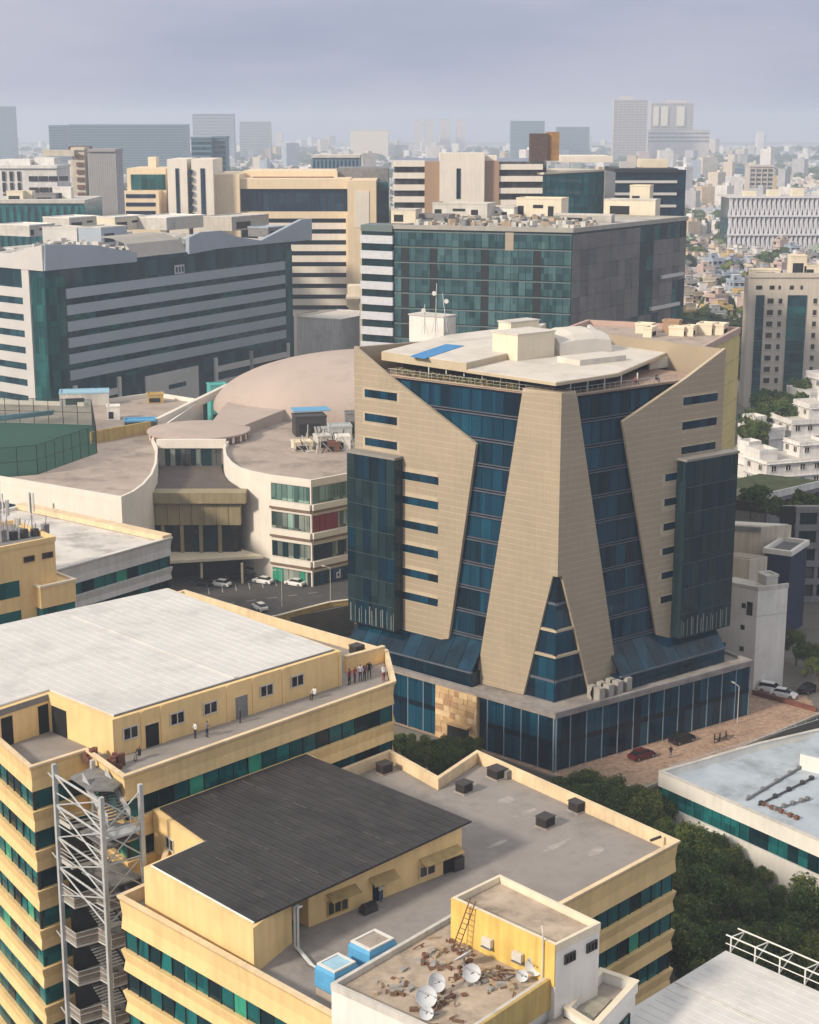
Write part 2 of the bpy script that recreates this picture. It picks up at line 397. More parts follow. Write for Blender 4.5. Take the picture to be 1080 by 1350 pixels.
f2 = Face(wallA[3], math.degrees(math.atan2(wallA[3][1]-wallA[4][1], wallA[3][0]-wallA[4][0])), -1)
L2 = math.dist(wallA[3], wallA[4])
f2 = Face(wallA[4], f2.ang, -1)
for a0, a1 in ((L2-1.3, L2-.1), (L2-5.6, L2-4.3)):
    b = MB(); f2.box(b, a0, a1, 30.1, 33.0, 0, .04); b.build('doorway', DARK, A_root)
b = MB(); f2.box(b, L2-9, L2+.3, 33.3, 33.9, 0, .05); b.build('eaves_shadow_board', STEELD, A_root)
f3 = Face(wallA[3], math.degrees(math.atan2(wallA[2][1]-wallA[3][1], wallA[2][0]-wallA[3][0])), -1)
b = MB(); f3.box(b, .5, 2.9, 30.1, 32.9, 0, .05); b.build('doorway', DARK, A_root)

p_, q_ = Vector((-7.02,164.53)), Vector((-2.87,168.06)); a_ = math.degrees(math.atan2(q_.y-p_.y, q_.x-p_.x))
b = MB(); b.obox((p_+q_)/2, a_, (q_-p_).length, .4, A_deck-.05, A_deck+1.7); b.build('corner_wall', YEL, A_root)
b = MB(); b.obox((p_+q_)/2, a_, (q_-p_).length+.1, .55, A_deck+1.702, A_deck+1.85); b.build('corner_coping', YELD, A_root)
# near block with the black roof
PB = [(-24.39,124.29), (-4.86,105.26), (24.30,134.96), (7.14,156.07), (2.89,149.10), (-2.1,156.3), (-21.8,135.8), (-21.8,127.2)]
B_root, B_deck = banded('yellow_office_wing', 'yellow banded office wing carrying the black sheet roof and grey deck', PB, 24.2, -6, 3.1, 3.95, 1.95,
    YEL, DECK, GL_SE, {0:5, 1:6}, 1.6, drop=1.2, capm=YELD)
RB = [(-10.59,148.73), (5.59,132.68), (-12.22,114.01), (-21.82,123.91), (-17.78,128.62), (-23.2,134.2)]
RB[0] = (-10.3, 148.4); RB[5] = (-22.9, 135.5)
WB = [off(RB,-.5)[i] for i in range(6)]
WB = [WB[0], (4.7,132.0), (-8.4,120.9), (-9.8,122.2), (-11.3,120.7), (-9.6,118.3), WB[2], WB[3], WB[4], WB[5]]
b = MB(); b.prism(WB, 22.9, 27.0); b.build('shed_wall', YEL, B_root)
b = MB(); b.prism(RB, 27.02, 27.18); b.build('shed_roof', BLACKR, B_root)
fB = Face(RB[2], math.degrees(math.atan2(RB[1][1]-RB[2][1], RB[1][0]-RB[2][0])), 1); LB = math.dist(RB[1], RB[2])
# black sheets: one object per visible sheet course, lapped over the next
sheet_i = 0
for k in range(26):
    for j in range(10):
        t0, o0_ = k*1.02, j*2.45
        cs = [fB.xy(t0+.06, o0_+.05), fB.xy(t0+.96, o0_+.05), fB.xy(t0+.96, o0_+2.4), fB.xy(t0+.06, o0_+2.4)]
        if not all(in_poly(x, y, RB) for x, y in cs): continue
        b = MB(); zz = 27.18
        pr = [0, .05, .0, .05, .0]
        a_ = [fB.p(t0+.9*u/4+.05, zz+.012+pr[u]*.8, o0_) for u in range(5)]; c_ = [fB.p(t0+.9*u/4+.05, zz+.035+pr[u]*.8, o0_+2.5) for u in range(5)]
        a2 = [fB.p(t0+1.02, zz+.01, o0_)]; c2 = [fB.p(t0+1.02, zz+.03, o0_+2.5)]
        b.loft([a_+a2, c_+c2], closed=False)
        o = b.build('roof_sheet', [BLACKR, mat('black_roof_sheet_worn',(.041,.038,.039),.7,.35,.6,grime=.25), mat('black_roof_sheet_new',(.032,.029,.031),.6,.3,.5)][(k*7+j*3+sheet_i*5) % 3 if random.random() < .55 else 0], B_root)
        sheet_i += 1
b = MB(); rng = random.Random(6)
for k in range(46):
    t_ = rng.choice([3.06,5.1,7.14,9.18,13.26,17.34])+rng.uniform(-.02,.02); o_ = rng.uniform(.3,22); l_ = rng.uniform(.5,2.6)
    if in_poly(*fB.xy(t_,o_), RB) and in_poly(*fB.xy(t_,o_+l_), RB): fB.box(b, t_-.03, t_+.03, 27.2, 27.285, o_, o_+l_)
tag(b.build('seam_flashing', mat('pale_flashing',(.075,.072,.07),.7,.3,1.5), B_root), kind='stuff')
b = MB()
for i in (2,3):
    p, q = RB[i], RB[(i+1) % 6]; b.tube((*p,27.1),(*q,27.1),.09,6)
b.build('eaves_trim', WHITE, B_root)
fbw = Face(WB[2], math.degrees(math.atan2(WB[1][1]-WB[2][1], WB[1][0]-WB[2][0])), -1); LBW = math.dist(WB[1], WB[2])
AWN = mat('ochre_awning', (.42,.31,.14), .85, .2, .8, streak=.2)
for tt, wd in ((3.4,3.1), (7.8,2.8), (14.4,4.6)):
    b = MB(); c = [fbw.p(tt-wd/2,25.4,0), fbw.p(tt+wd/2,25.4,0), fbw.p(tt+wd/2,24.95,.95), fbw.p(tt-wd/2,24.95,.95)]
    b.hexa([(x,y,z-.08) for x,y,z in c], c); b.build('awning', AWN, B_root)
window(B_root, fbw, 3.0, 23.35, 2.2, 1.3, P_GREY, OCHRE, bars=2)
window(B_root, fbw, 13.0, 23.5, 1.9, 1.15, P_GREY, YELD, bars=1)
for tt in (7.4, 15.5):
    b = MB(); fbw.box(b, tt-.55, tt+.55, 23.0, 25.0, .0, .06); b.build('door', DARK, B_root)
b = MB(); b.obox((-10.4,121.4), 45, 1.3, .1, 23, 26.3)
b.build('recess_door', DARK, B_root)
f4 = Face(WB[8], math.degrees(math.atan2(WB[9][1]-WB[8][1], WB[9][0]-WB[8][0])), 1)
window(B_root, Face(WB[9], math.degrees(math.atan2(WB[8][1]-WB[9][1], WB[8][0]-WB[9][0])), -1), 3.2, 24.2, 1.5, 1.2, WINB, WHITED, o=.0)
# twin white duct bending from the recess across the deck
t = B_root
b = MB()
for dd in (0, .28):
    P_ = [(-9.0+dd,117.9-dd*.7,26.6),(-9.3+dd,117.6-dd*.7,26.6),(-9.3+dd,117.4-dd,23.2),(-7.9+dd,114.6-dd,23.2),(-6.6+dd,113.2-dd,23.2)]
    for p, q in zip(P_[:-1], P_[1:]): b.tube(p, q, .10, 8)
b.build('drain_pipe', mat('pale_pipe',(.55,.58,.58),.5,.1,1.0), t)
# painted and patched strips on the grey deck: raised waterproofing patches
PATCH = mat('screed_patch', (.34,.31,.29), .9, .3, .8, grime=.4)
for i, (cx, cy, rx_, ry_) in enumerate(((11.2,143.6,1.5,.55),(9.6,146.6,1.2,.7),(13.6,136.4,2.0,.45),(5.2,140.4,1.3,.5),(8.4,137.0,1.7,.35),(17.2,135.2,1.2,.5))):
    rr_ = random.Random(i); b = MB(); b.prism([(cx+(rx_*math.cos(t_)*.72-ry_*math.sin(t_)*.7)*k_, cy+(rx_*math.cos(t_)*.7+ry_*math.sin(t_)*.72)*k_) for t_, k_ in [(6.2832*q/14, rr_.uniform(.7,1.15)) for q in range(14)]], 23.0, 23.01); b.build('screed_patch', PATCH, B_root)
b = MB(); b.obox((-3.2,113.6), 46, 4.6, 3.8, 23.0, 23.16); b.build('plinth', mat('stained_screed',(.30,.25,.19),.9,.3,.6,grime=.4), B_root)
b = MB(); b.obox((-3.2,114.0), 46, 2.0, 1.5, 23.162, 23.2); b.build('hatch', STEELD, B_root)

# lower white core with the dish-covered roof
PC = [(-5.63,103.47), (3.13,96.23), (10.68,104.95), (3.45,114.04)]
C_root = thing('white_service_block', 'white and yellow service block with dirty flat roof full of satellite dishes', 'building', (3,104,-6))
b = MB(); b.prism(PC, -6, 27.4); b.build('wall', WHITE, C_root)
b = MB(); b.prism(off(PC,-.3), 27.402, 27.5); b.build('roof_deck', DIRT, C_root)
b = MB(); b.ring(off(PC,.04), off(PC,-.28), 27.403, 27.95); b.build('parapet', WHITED, C_root)
fc = Face(PC[1], math.degrees(math.atan2(PC[2][1]-PC[1][1], PC[2][0]-PC[1][0])), -1); LC = math.dist(PC[1],PC[2])
b = MB(); fc.box(b, 0, LC, 25.6, 28.02, .06, .3); b.build('front_parapet', OCHRE, C_root)

# yellow penthouse on it: yellow side to the dishes, white end with two small windows
PP = [(3.29,110.94), (10.51,103.78), (14.04,107.03), (7.08,114.73)]
b = MB(); b.prism(PP, 22.0, 30.2); b.build('penthouse_wall', WHITE, C_root)
b = MB(); b.prism(off(PP,-.3), 30.202, 30.32); b.build('penthouse_roof', DIRT, C_root)
b = MB(); b.ring(off(PP,.05), off(PP,-.22), 30.203, 30.85); b.build('penthouse_parapet', CREAM, C_root)
fp, LP_ = edge_face(PP, 0)
b = MB(); fp.box(b, -.05, LP_+.03, 27.51, 30.84, .06, .14); b.build('yellow_wall', mat('bright_yellow_paint',(.76,.52,.15),.8,.12,.4,streak=.22,grime=.2), C_root)
fq, LQ = edge_face(PP, 1)
for tt in (1.5, 3.9): window(C_root, fq, tt, 28.9, 1.15, .75, WINB, ACD, o=.02, bars=2)
# stepped low block beside the penthouse, cream coping and a teal window
PL = [(11.12,104.95), (14.19,104.13), (16.22,109.14), (14.96,110.61)]
PL = [(11.4,104.2), (13.2,101.8), (17.0,107.9), (14.6,109.6)]
b = MB(); b.prism(PL, -6, 24.6); b.build('annex_wall', WHITE, C_root)
b = MB(); b.ring(off(PL,.12), off(PL,-.25), 24.602, 25.5); b.build('annex_parapet', WHITE, C_root)
b = MB(); b.ring(off(PL,.2), off(PL,-.3), 25.502, 25.6); b.build('annex_coping', CREAM, C_root)
b = MB(); b.prism(off(PL,-.3), 24.603, 24.7); b.build('annex_roof', DECK2, C_root)
fl, LL = edge_face(PL, 1)
window(C_root, fl, LL*.68, 21.3, 2.3, 2.2, P_TEAL, FRAME, bars=1)
b = MB(); b.obox((13.1,105.2), 58, 4.2, 1.9, 24.702, 24.9); b.build('skylight', mat('weathered_sheet',(.33,.31,.25),.8,.3,1,grime=.4), C_root)
# the lower ledge with debris in front of the dishes
PQ = [(5.24,102.73), (11.13,104.96), (13.02,107.06), (11.27,109.57)]

# white sheet roof in the bottom right corner with its pipe railing
zD = 22.0
PD = [(8.2,101.3), (30.0,84.0), (46.5,97.4), (26.03,118.87)]
D_root = thing('white_roof_block', 'building with a plain white sheet roof edged by a white pipe railing', 'building', (28,100,-6))
b = MB(); b.prism(off(PD,-.6), -6, 21.6); b.build('wall', WHITED, D_root)
b = MB(); b.prism(PD, 21.602, 22.0); b.build('roof', SHEET, D_root)
fD, LD = Face(PD[0], math.degrees(math.atan2(PD[3][1]-PD[0][1], PD[3][0]-PD[0][0])), -1), math.dist(PD[0],PD[3])
b = MB(); ribs_over(b, PD, fD, 0.5, 60, -1, 40, .95, 22.0, .03, .05); tag(b.build('roof_ribs', SHEET, D_root), kind='stuff')
fr_, Lr = edge_face(PD, 2)
b = MB(); fD.box(b, LD-7.2, LD-7.05, 22.0, 22.05, 0, 22); b.build('lap_joint', WHITED, D_root)
RAILW = mat('white_pipe', (.66,.65,.62), .5, .1, 1)
rail = thing('pipe_railing', 'white pipe railing frame standing along the edge of the corner white roof', 'railing', fr_.p(Lr-2, 21.6, .5))
b1 = MB(); b2 = MB()
n = 9
for k in range(n):
    tt = Lr-.3-k*2.35
    q = MB(); q.tube(fr_.p(tt,21.2,.25), fr_.p(tt,23.25,.25), .07, 6); q.build('post', RAILW, rail)
    q = MB(); q.tube(fr_.p(tt,23.25,.25), fr_.p(tt-.2,23.2,1.9), .055, 6); q.tube(fr_.p(tt,21.9,.25), fr_.p(tt-.2,23.2,1.9), .05, 6); q.build('bracket', RAILW, rail)
b = MB(); b.tube(fr_.p(Lr+.2,23.25,.25), fr_.p(Lr-20,23.25,.25), .07, 6); b.build('top_rail', RAILW, rail)
b = MB(); b.tube(fr_.p(Lr+.2,23.2,1.9), fr_.p(Lr-20,23.2,1.9), .07, 6); b.build('outer_rail', RAILW, rail)
b = MB(); b.tube(fr_.p(Lr+.2,22.5,.25), fr_.p(Lr-20,22.5,.25), .045, 6); b.build('mid_rail', RAILW, rail)

# low white block with pale blue roof on the right
PE = [(32.29,191.75), (49.08,169.74), (63.46,212.76), (45.18,199.73)]
PE = [(32.29,191.75), (54.05,162.83), (74,216), (47.05,201.35)]
E_root = thing('low_white_building', 'low white office building with a pale blue stained flat roof and one band of windows', 'building', (48,185,-6))
BLUER = mat('pale_blue_membrane', (.40,.46,.52), .7, .16, .22, grime=.34)
b = MB(); b.prism(off(PE,-.3), -6, 6.0); b.build('wall', WHITED, E_root)
b = MB(); b.prism(off(PE,-.32), 6.002, 6.12); b.build('roof_deck', BLUER, E_root)
b = MB(); b.ring(off(PE,.1), off(PE,-.35), 5.0, 7.0); b.build('parapet', WHITE, E_root)
b = MB(); b.ring(off(PE,.16), off(PE,-.42), 7.002, 7.1); b.build('coping', WHITED, E_root)
fe, LE = edge_face(PE, 0)
n = 24
for k in range(n):
    pane(E_root, fe, (k+.5)*LE/n, 2.75, round(LE/n-.1,2), 2.15, -.18, random.choice([P_TEAL,P_TEAL,P_DARK]))
b = MB(); fe.box(b, 0, LE, -6, 2.7, -.25, .06); b.build('lower_wall', WHITE, E_root)
b = MB(); fe.box(b, 0, LE, 2.7, 4.98, -.29, -.24); b.build('window_recess', DARK, E_root)
for i in (1,2,3):
    f_, L_ = edge_face(PE, i); b = MB(); f_.box(b, 0, L_, 2.6, 4.9, -.2, -.05); b.build('window_band', P_DARK, E_root)
# roof joints, pipes and a raised edge on it
for (p, q, r_, mm) in (((41.99,184.53), (51.28,194.91), .16, STEELD), ((43.17,182.93), (52.01,191.41), .12, ACD), ((43.64,183.39), (47.10,178.94), .12, RUST), ((44.75,181.59), (49.81,184.76), .08, STEELD)):
    b = MB(); b.tube((*p,6.32),(*q,6.32),r_,6)
    k = Vector(q)-Vector(p); 
    for u in (.05,.3,.55,.8,.97): c = Vector(p)+k*u; b.obox(c, 30, .5, .5, 6.12, 6.6)
    b.build('roof_pipe', mm, E_root)
b = MB(); b.tube((*(33.77,192.55),7.4),(*(58.49,210.22),7.4),.05,6)
for u in range(15):
    c = Vector((33.89,193.26)).lerp(Vector((58.70,211.01)), u/14); b.tube((c.x,c.y,7.0),(c.x,c.y,7.45),.04,5)
b.build('edge_rail', METAL, E_root)
b = MB(); b.prism([(51.02,194.65), (54.02,192.40), (57.46,197.99), (54.92,201.98)], 6.121, 8.2); b.build('plant_room', WHITE, E_root)
b = MB(); b.prism([(51.02,194.65), (54.02,192.40), (57.46,197.99), (54.92,201.98)], 8.202, 8.35); b.build('plant_room_roof', BLUER, E_root)

# ------------------------------------------------------------------ steel fire escape
FL, FR, BR = Vector((-32.3,135.2)), Vector((-26.9,129.2)), Vector((-23.9,131.6)); BL = FL+BR-FR
fe_root = thing('fire_escape', 'grey galvanised steel fire escape tower with crossed braces and folded landings', 'fire escape', (-28,132,-6))
for c, top in ((FL,31.6),(FR,31.0),(BR,31.2),(BL,31.0)):
    b = MB(); b.obox(c, 40, .38, .38, -6, top); b.build('post', METAL, fe_root)
cA = Vector((-35.0,135.0))
ax = (FR-FL).normalized(); ay = (BR-FR).normalized(); Lx = (FR-FL).length; Ly = (BR-FR).length
def fp3(u, v, z): c = FL+ax*u+ay*v; return (c.x, c.y, z)
TREAD = mat('grey_tread_plate', (.20,.20,.20), .8, .3, 1.2, metal=.0, grime=.35)
zl = 26.2; lev = 0
while zl > -6:
    open_ = lev < 2
    # folded landing: short run, diagonal, short run
    path = [(.15,.12), (2.1,.12), (2.4,2.2), (4.4,2.4), (4.5,Ly-.1)]
    b = MB(); poly = [fp3(u,v,0)[:2] for u,v in path]+[fp3(.1,Ly-.1,0)[:2]]
    deck_ = [fp3(u,v,0)[:2] for u,v in ((2.4,2.25),(Lx-.1,2.25),(Lx-.1,Ly-.1),(2.4,Ly-.1))]
    if not open_: b.prism(poly, zl-.14, zl); b.build('landing', TREAD, fe_root)
    else: 
        poly = [fp3(u,v,0)[:2] for u,v in ((3.6,.2),(Lx-.1,.2),(Lx-.1,Ly-.1),(3.6,Ly-.1))]; b.prism(poly, zl-.14, zl); b.build('landing', TREAD, fe_root)
    b = MB()
    for (u0,v0),(u1,v1) in zip(path[:-1], path[1:]):
        b.hexa([fp3(u0,v0,zl-.36),fp3(u1,v1,zl-.36),fp3(u1,v1+.09,zl-.36),fp3(u0,v0+.09,zl-.36)],[fp3(u0,v0,zl+.05),fp3(u1,v1,zl+.05),fp3(u1,v1+.09,zl+.05),fp3(u0,v0+.09,zl+.05)])
    b.build('stringer', mat('pale_stringer',(.50,.49,.46),.6,.12,1), fe_root)
    if not open_:
        b = MB()
        for (u0,v0),(u1,v1) in zip(path[:-1], path[1:]):
            b.hexa([fp3(u0,v0+.02,zl+.1),fp3(u1,v1+.02,zl+.1),fp3(u1,v1+.05,zl+.1),fp3(u0,v0+.05,zl+.1)],[fp3(u0,v0+.02,zl+1.1),fp3(u1,v1+.02,zl+1.1),fp3(u1,v1+.05,zl+1.1),fp3(u0,v0+.05,zl+1.1)])
        b.build('parapet_sheet', mat('brown_grey_sheet',(.24,.205,.175),.8,.25,.8,grime=.3), fe_root)
    b = MB()
    for (u0,v0),(u1,v1) in zip(path[:-1], path[1:]):
        for hh in ((.62,1.12) if not open_ else (.35,.75,1.1)): b.tube(fp3(u0,v0,zl+hh), fp3(u1,v1,zl+hh), .045, 6)
    b.build('handrail', METAL, fe_root)
    # flight of steps down inside the tower
    b = MB()
    for k in range(12):
        u = 1.0+k*.3; b.hexa([fp3(u,1.5,zl-.16*2-k*.16),fp3(u+.3,1.5,zl-.32-k*.16),fp3(u+.3,Ly-.3,zl-.32-k*.16),fp3(u,Ly-.3,zl-.32-k*.16)],[fp3(u,1.5,zl-.26-k*.16),fp3(u+.3,1.5,zl-.26-k*.16),fp3(u+.3,Ly-.3,zl-.26-k*.16),fp3(u,Ly-.3,zl-.26-k*.16)])
    b.build('stair_flight', TREAD, fe_root)
    zl -= 3.95; lev += 1
# cross bracing of the open upper bays and ties to the wall
for k, (za, zb) in enumerate(((30.6,27.6),(27.6,24.4),(24.4,21.4),(21.4,18.6))):
    b = MB(); b.tube(fp3(0,0,za), fp3(Lx,0,zb), .09, 6); b.tube(fp3(0,0,zb), fp3(Lx,0,za), .07, 6); b.tube(fp3(0,0,za), fp3(Lx,0,za-.2), .11, 6); b.build('front_brace', METAL, fe_root)
    b = MB(); b.tube(fp3(Lx,0,za), fp3(Lx,Ly,zb), .07, 6); b.tube(fp3(Lx,0,zb), fp3(Lx,Ly,za), .07, 6); b.tube(fp3(Lx,0,zb), fp3(Lx,Ly,zb), .09, 6); b.build('side_brace', METAL, fe_root)
    b = MB(); b.tube(fp3(0,.05,zb+1.2), fp3(Lx,.05,zb+1.2), .07, 6); b.build('beam', METAL, fe_root)
for z in (30,22,14,6,-2):
    b = MB(); b.tube(fp3(0,0,z), fp3(-1.6,.2,z+.25), .08, 6); b.build('wall_tie', METAL, fe_root)
for v_, z0_, z1_ in ((Ly+.05,-6,21.5),):
    b = MB(); b.hexa([fp3(-.2,v_,z0_),fp3(Lx,v_,z0_),fp3(Lx,v_+.06,z0_),fp3(-.2,v_+.06,z0_)],[fp3(-.2,v_,z1_),fp3(Lx,v_,z1_),fp3(Lx,v_+.06,z1_),fp3(-.2,v_+.06,z1_)]); b.build('back_sheet', mat('dark_back_sheet',(.06,.06,.06),.8,.3,.6,grime=.3), fe_root)  # added dark sheet, its colour stands for the shade behind the stairs
b = MB(); b.hexa([fp3(-.12,.9,-6),fp3(-.06,.9,-6),fp3(-.06,Ly,-6),fp3(-.12,Ly,-6)],[fp3(-.12,.9,25.5),fp3(-.06,.9,25.5),fp3(-.06,Ly,25.5),fp3(-.12,Ly,25.5)]); b.build('side_sheet', MATS['dark_back_sheet'], fe_root)  # second added sheet, painting the side of the stairs as shaded
# top landing and the first flight sloping down from the roof deck
b = MB(); b.prism([(-31.02,135.60), (-28.65,132.70), (-26.48,132.70), (-25.71,134.91), (-29.07,138.44)], 30.02, 30.2); b.build('top_landing', TREAD, fe_root)
b = MB()
for k in range(14):
    u = 2.4+k*.27; z = 30.0-k*.19
    b.hexa([fp3(u,1.6,z-.06),fp3(u+.3,1.6,z-.06),fp3(u+.3,Ly-.1,z-.06),fp3(u,Ly-.1,z-.06)],[fp3(u,1.6,z),fp3(u+.3,1.6,z),fp3(u+.3,Ly-.1,z),fp3(u,Ly-.1,z)])
b.build('top_flight', STEELD, fe_root)
for v in (1.55, Ly-.05):
    b = MB(); b.hexa([fp3(2.2,v,29.8),fp3(6.3,v,27.1),fp3(6.3,v+.05,27.1),fp3(2.2,v+.05,29.8)],[fp3(2.2,v,31.0),fp3(6.3,v,28.2),fp3(6.3,v+.05,28.2),fp3(2.2,v+.05,31.0)]); b.build('flight_side', mat('pale_sheet',(.42,.43,.44),.6,.15,1), fe_root)
b = MB(); b.prism([fp3(u,v,0)[:2] for u,v in ((Lx-2.2,.2),(Lx,.2),(Lx,Ly),(Lx-2.2,Ly))], 26.7, 26.85); b.build('quarter_landing', mat('pale_landing',(.40,.42,.43),.6,.15,1), fe_root)

# ------------------------------------------------------------------ left: yellow block and white banded block behind the shed
PW = [(-53.42,225.04), (-38.27,245.41), (-66.73,267.28), (-80,251)]
W_root, W_deck = banded('white_banded_block', 'white banded office block with yellow edged grimy white roof', PW, 24.3, -6, 3.0, 3.9, 1.9, mat('pale_grey_paint',(.60,.60,.60),.8,.1,.3,streak=.15),
    mat('blotchy_white_roof',(.60,.57,.54),.85,.2,.18,grime=.45), GL_SE, {0:3, 1:2}, 2.3, drop=.5, pwid=.9, capm=mat('white_coping',(.62,.60,.57),.8,.1))
fw_, Lw_ = edge_face(PW, 1)
b = MB(); fw_.box(b, -.1, Lw_, 23.9, 24.75, -1.5, .5); b.build('yellow_coping', YELD, W_root)
Y_root = thing('yellow_stair_tower', 'yellow stair tower with rooftop antennas, beside the white banded roof', 'building', (-58,225,-6))
PY = [(-61.56,204.50), (-49.67,215.75), (-57.5,225.5), (-82,212)]
b = MB(); b.prism(PY, -6, 31.4); b.build('wall', YEL, Y_root)
b = MB(); b.prism(off(PY,-.4), 31.402, 31.5); b.build('roof_deck', STEELD, Y_root)
b = MB(); b.ring(off(PY,.12), off(PY,-.35), 31.403, 32.1); b.build('parapet', YEL, Y_root)
fy, LY = edge_face(PY, 0)
for tt in (LY-1.3, LY-4.2): window(Y_root, fy, tt, 29.2, 1.7, .85, WINB, RUST, bars=0)
for zz in (24.6, 20.3, 16.2, 12.1):
    b = MB(); fy.box(b, LY-14, LY-5.9, zz, zz+2.3, -.2, .04); d = b.build('window_band', P_TEAL, Y_root)
PJ = [fy.xy(LY-3.6,1.6), fy.xy(LY+2.0,1.6), fy.xy(LY+2.0,-4), fy.xy(LY-3.6,-4)]
b = MB(); b.prism(PJ, 22.6, 25.6); b.build('balcony_box', YEL, Y_root)
b = MB(); b.ring(off(PJ,.15), off(PJ,-.3), 25.602, 25.9); b.build('balcony_coping', CREAM, Y_root)
b = MB(); fy.box(b, LY-3.4, LY+1.9, 19.6, 22.59, -.1, 1.4); b.build('window_band', P_TEAL, Y_root)
b = MB(); fy.box(b, LY-3.5, LY+2.0, -6, 19.58, -.1, 1.5); b.build('lower_wall', YEL, Y_root)
# antennas and cabling on that roof
for i, (px, py, h) in enumerate(((43,704,6.0),(10,706,5.2),(-4,700,5.5),(24,706,2.6))):
    c = (-53.61,219.39) if i == 0 else ((-56.96,218.53) if i == 1 else ((-58.47,221.13) if i == 2 else (-55.46,218.53)))
    t = thing('antenna_mast', ['tall white panel antenna mast at the right end of the yellow tower roof','thin antenna mast with side panels beside the photo edge on the yellow tower roof','antenna mast at the far back of the yellow tower roof','stubby antenna mast between the taller ones on the yellow tower roof'][i], 'antenna', (*c,31.5), 'antennas on the yellow tower')
    b = MB(); b.tube((*c,31.5),(*c,31.5+h),.09,6); b.build('pole', METAL, t)
    for k in range(3):
        a_ = k*2.1+i; b = MB(); b.obox((c[0]+.4*math.cos(a_),c[1]+.4*math.sin(a_)), math.degrees(a_), .16, .38, 31.5+h*.55, 31.5+h); b.build('panel_antenna', RAILW, t)
    b = MB(); b.tube((c[0]-.9,c[1]-.9,31.5),(*c,31.5+h*.5),.05,5); b.tube((c[0]+.9,c[1]-.7,31.5),(*c,31.5+h*.5),.05,5); b.build('stay', METAL, t)
for i in range(5):
    c = Vector((-56.77,215.15)).lerp(Vector((-51.78,219.39)), i/4)
    t = thing('equipment_cabinet', ['dark telecom cabinet at the left end of the row on the yellow tower','second dark telecom cabinet from the left on the yellow tower','middle dark telecom cabinet of the row on the yellow tower','dark telecom cabinet left of the tall white antenna mast','dark telecom cabinet at the right end of the row on the yellow tower'][i], 'cabinet', (c.x,c.y,31.5), 'telecom cabinets on the yellow tower')
    b = MB(); b.obox((c.x,c.y), 50, .9, .8, 31.52, 32.4+random.random()*.9); b.build('cabinet_body', random.choice([ACD,STEELD,FRAME]), t)
    b = MB(); b.tube((c.x,c.y,32.2),(c.x+.3,c.y-.2,33.4+random.random()),.06,5); b.build('cable_riser', STEELD, t)

# ------------------------------------------------------------------ the faceted tower
TP = (20.5, 212.5)
FLt = Face(TP, 141, 1); FRt = Face(TP, 37, -1)
TAN = mat('tan_panel', (.36,.297,.216), .5, .07, .12, grime=.05, spec=.4)
TAN2 = mat('tan_panel_pale', (.368,.304,.222), .5, .07, .12, grime=.05, spec=.4)
TANC = mat('tan_coping', (.46,.39,.29), .7, .1, .5, grime=.15)
NAVY = glass('tower_glass', (.002,.020,.044), (.004,.050,.092), (1.2,1.2,3.69), rough=.06, spec=.28)
NAVY2 = glass('tower_glass_blue', (.003,.028,.060), (.005,.070,.122), (1.2,1.2,3.69), rough=.06, spec=.28)
NAVYD = glass('tower_glass_dark', (.001,.011,.024), (.002,.028,.054), (1.2,1.2,3.69), rough=.06, spec=.28)
SMOKE = glass('smoked_glass', (.008,.022,.028), (.020,.043,.050), (.9,.9,3.77), rough=.06, spec=.2)
LEDGE = mat('slate_ledge', (.10,.115,.15), .5, .15, .8)
def sh(v, d):
    if isinstance(v, list): return [sh(q, d) for q in v]
    return (v[0]+d, v[1]) if len(v) == 2 else (v[0]+d, v[1]+d)+tuple(v[2:])
T_root = thing('faceted_tower', 'tan and dark blue glass tower with an A shaped front and tapering glass strips', 'building', (TP[0], TP[1], 0))
ZT = 52.3; ZP = 8.6
TL, TR = 36.95, 32.1
pl = FLt.xy(TL); pr = FRt.xy(TR)
bk = (pl[0]+FRt.d.x*TR, pl[1]+FRt.d.y*TR)
core = [TP, pr, bk, pl]
b = MB(); b.prism(off(core,-1.1), 0, ZT-.3); b.build('core_wall', NAVYD, T_root)
b = MB(); b.prism(off(core,-.7), ZT-.28, ZT); b.build('terrace_floor', mat('terrace_tile',(.36,.25,.20),.85,.2,.6), T_root)
# glass strips: each storey has a row of panes, a slim double ledge between storeys
def strip(F, polyv, tmax):
    z = ZT-.5
    row = 0
    while z > 12:
        zb = z-3.69
        for k in range(int(tmax/1.85)):
            t0 = .9+k*1.85; tc = t0+.92; zc = (z+zb)/2
            if not any(in_poly(tc+dx, zc+dz, polyv) for dx in (-1.7,0,1.7) for dz in (-1.8,0,1.8)): continue
            pane(T_root, F, tc, zb+.62, 1.79, 2.96, -.86, random.choices([NAVY,NAVY2,NAVYD],[5,4,3])[0])
        b = MB(); F.box(b, .8, tmax, zb+.06, zb+.20, -1.0, -.62); F.box(b, .8, tmax, zb+.44, zb+.56, -1.0, -.70); b.build('floor_ledge', LEDGE, T_root)
        z = zb; row += 1
stripL = [(7.2,52.3),(31.5,52.3),(15.2,43.6),(19.8,14.0),(26,8),(13,8)]
stripR = [(1.9,52.3),(22.5,52.3),(11.2,47.8),(19.6,14.7),(26,9),(11.0,9)]
stripL = sh(stripL,-.65); stripR = sh(stripR,.75)
strip(FLt, stripL, 33); strip(FRt, stripR, 27)
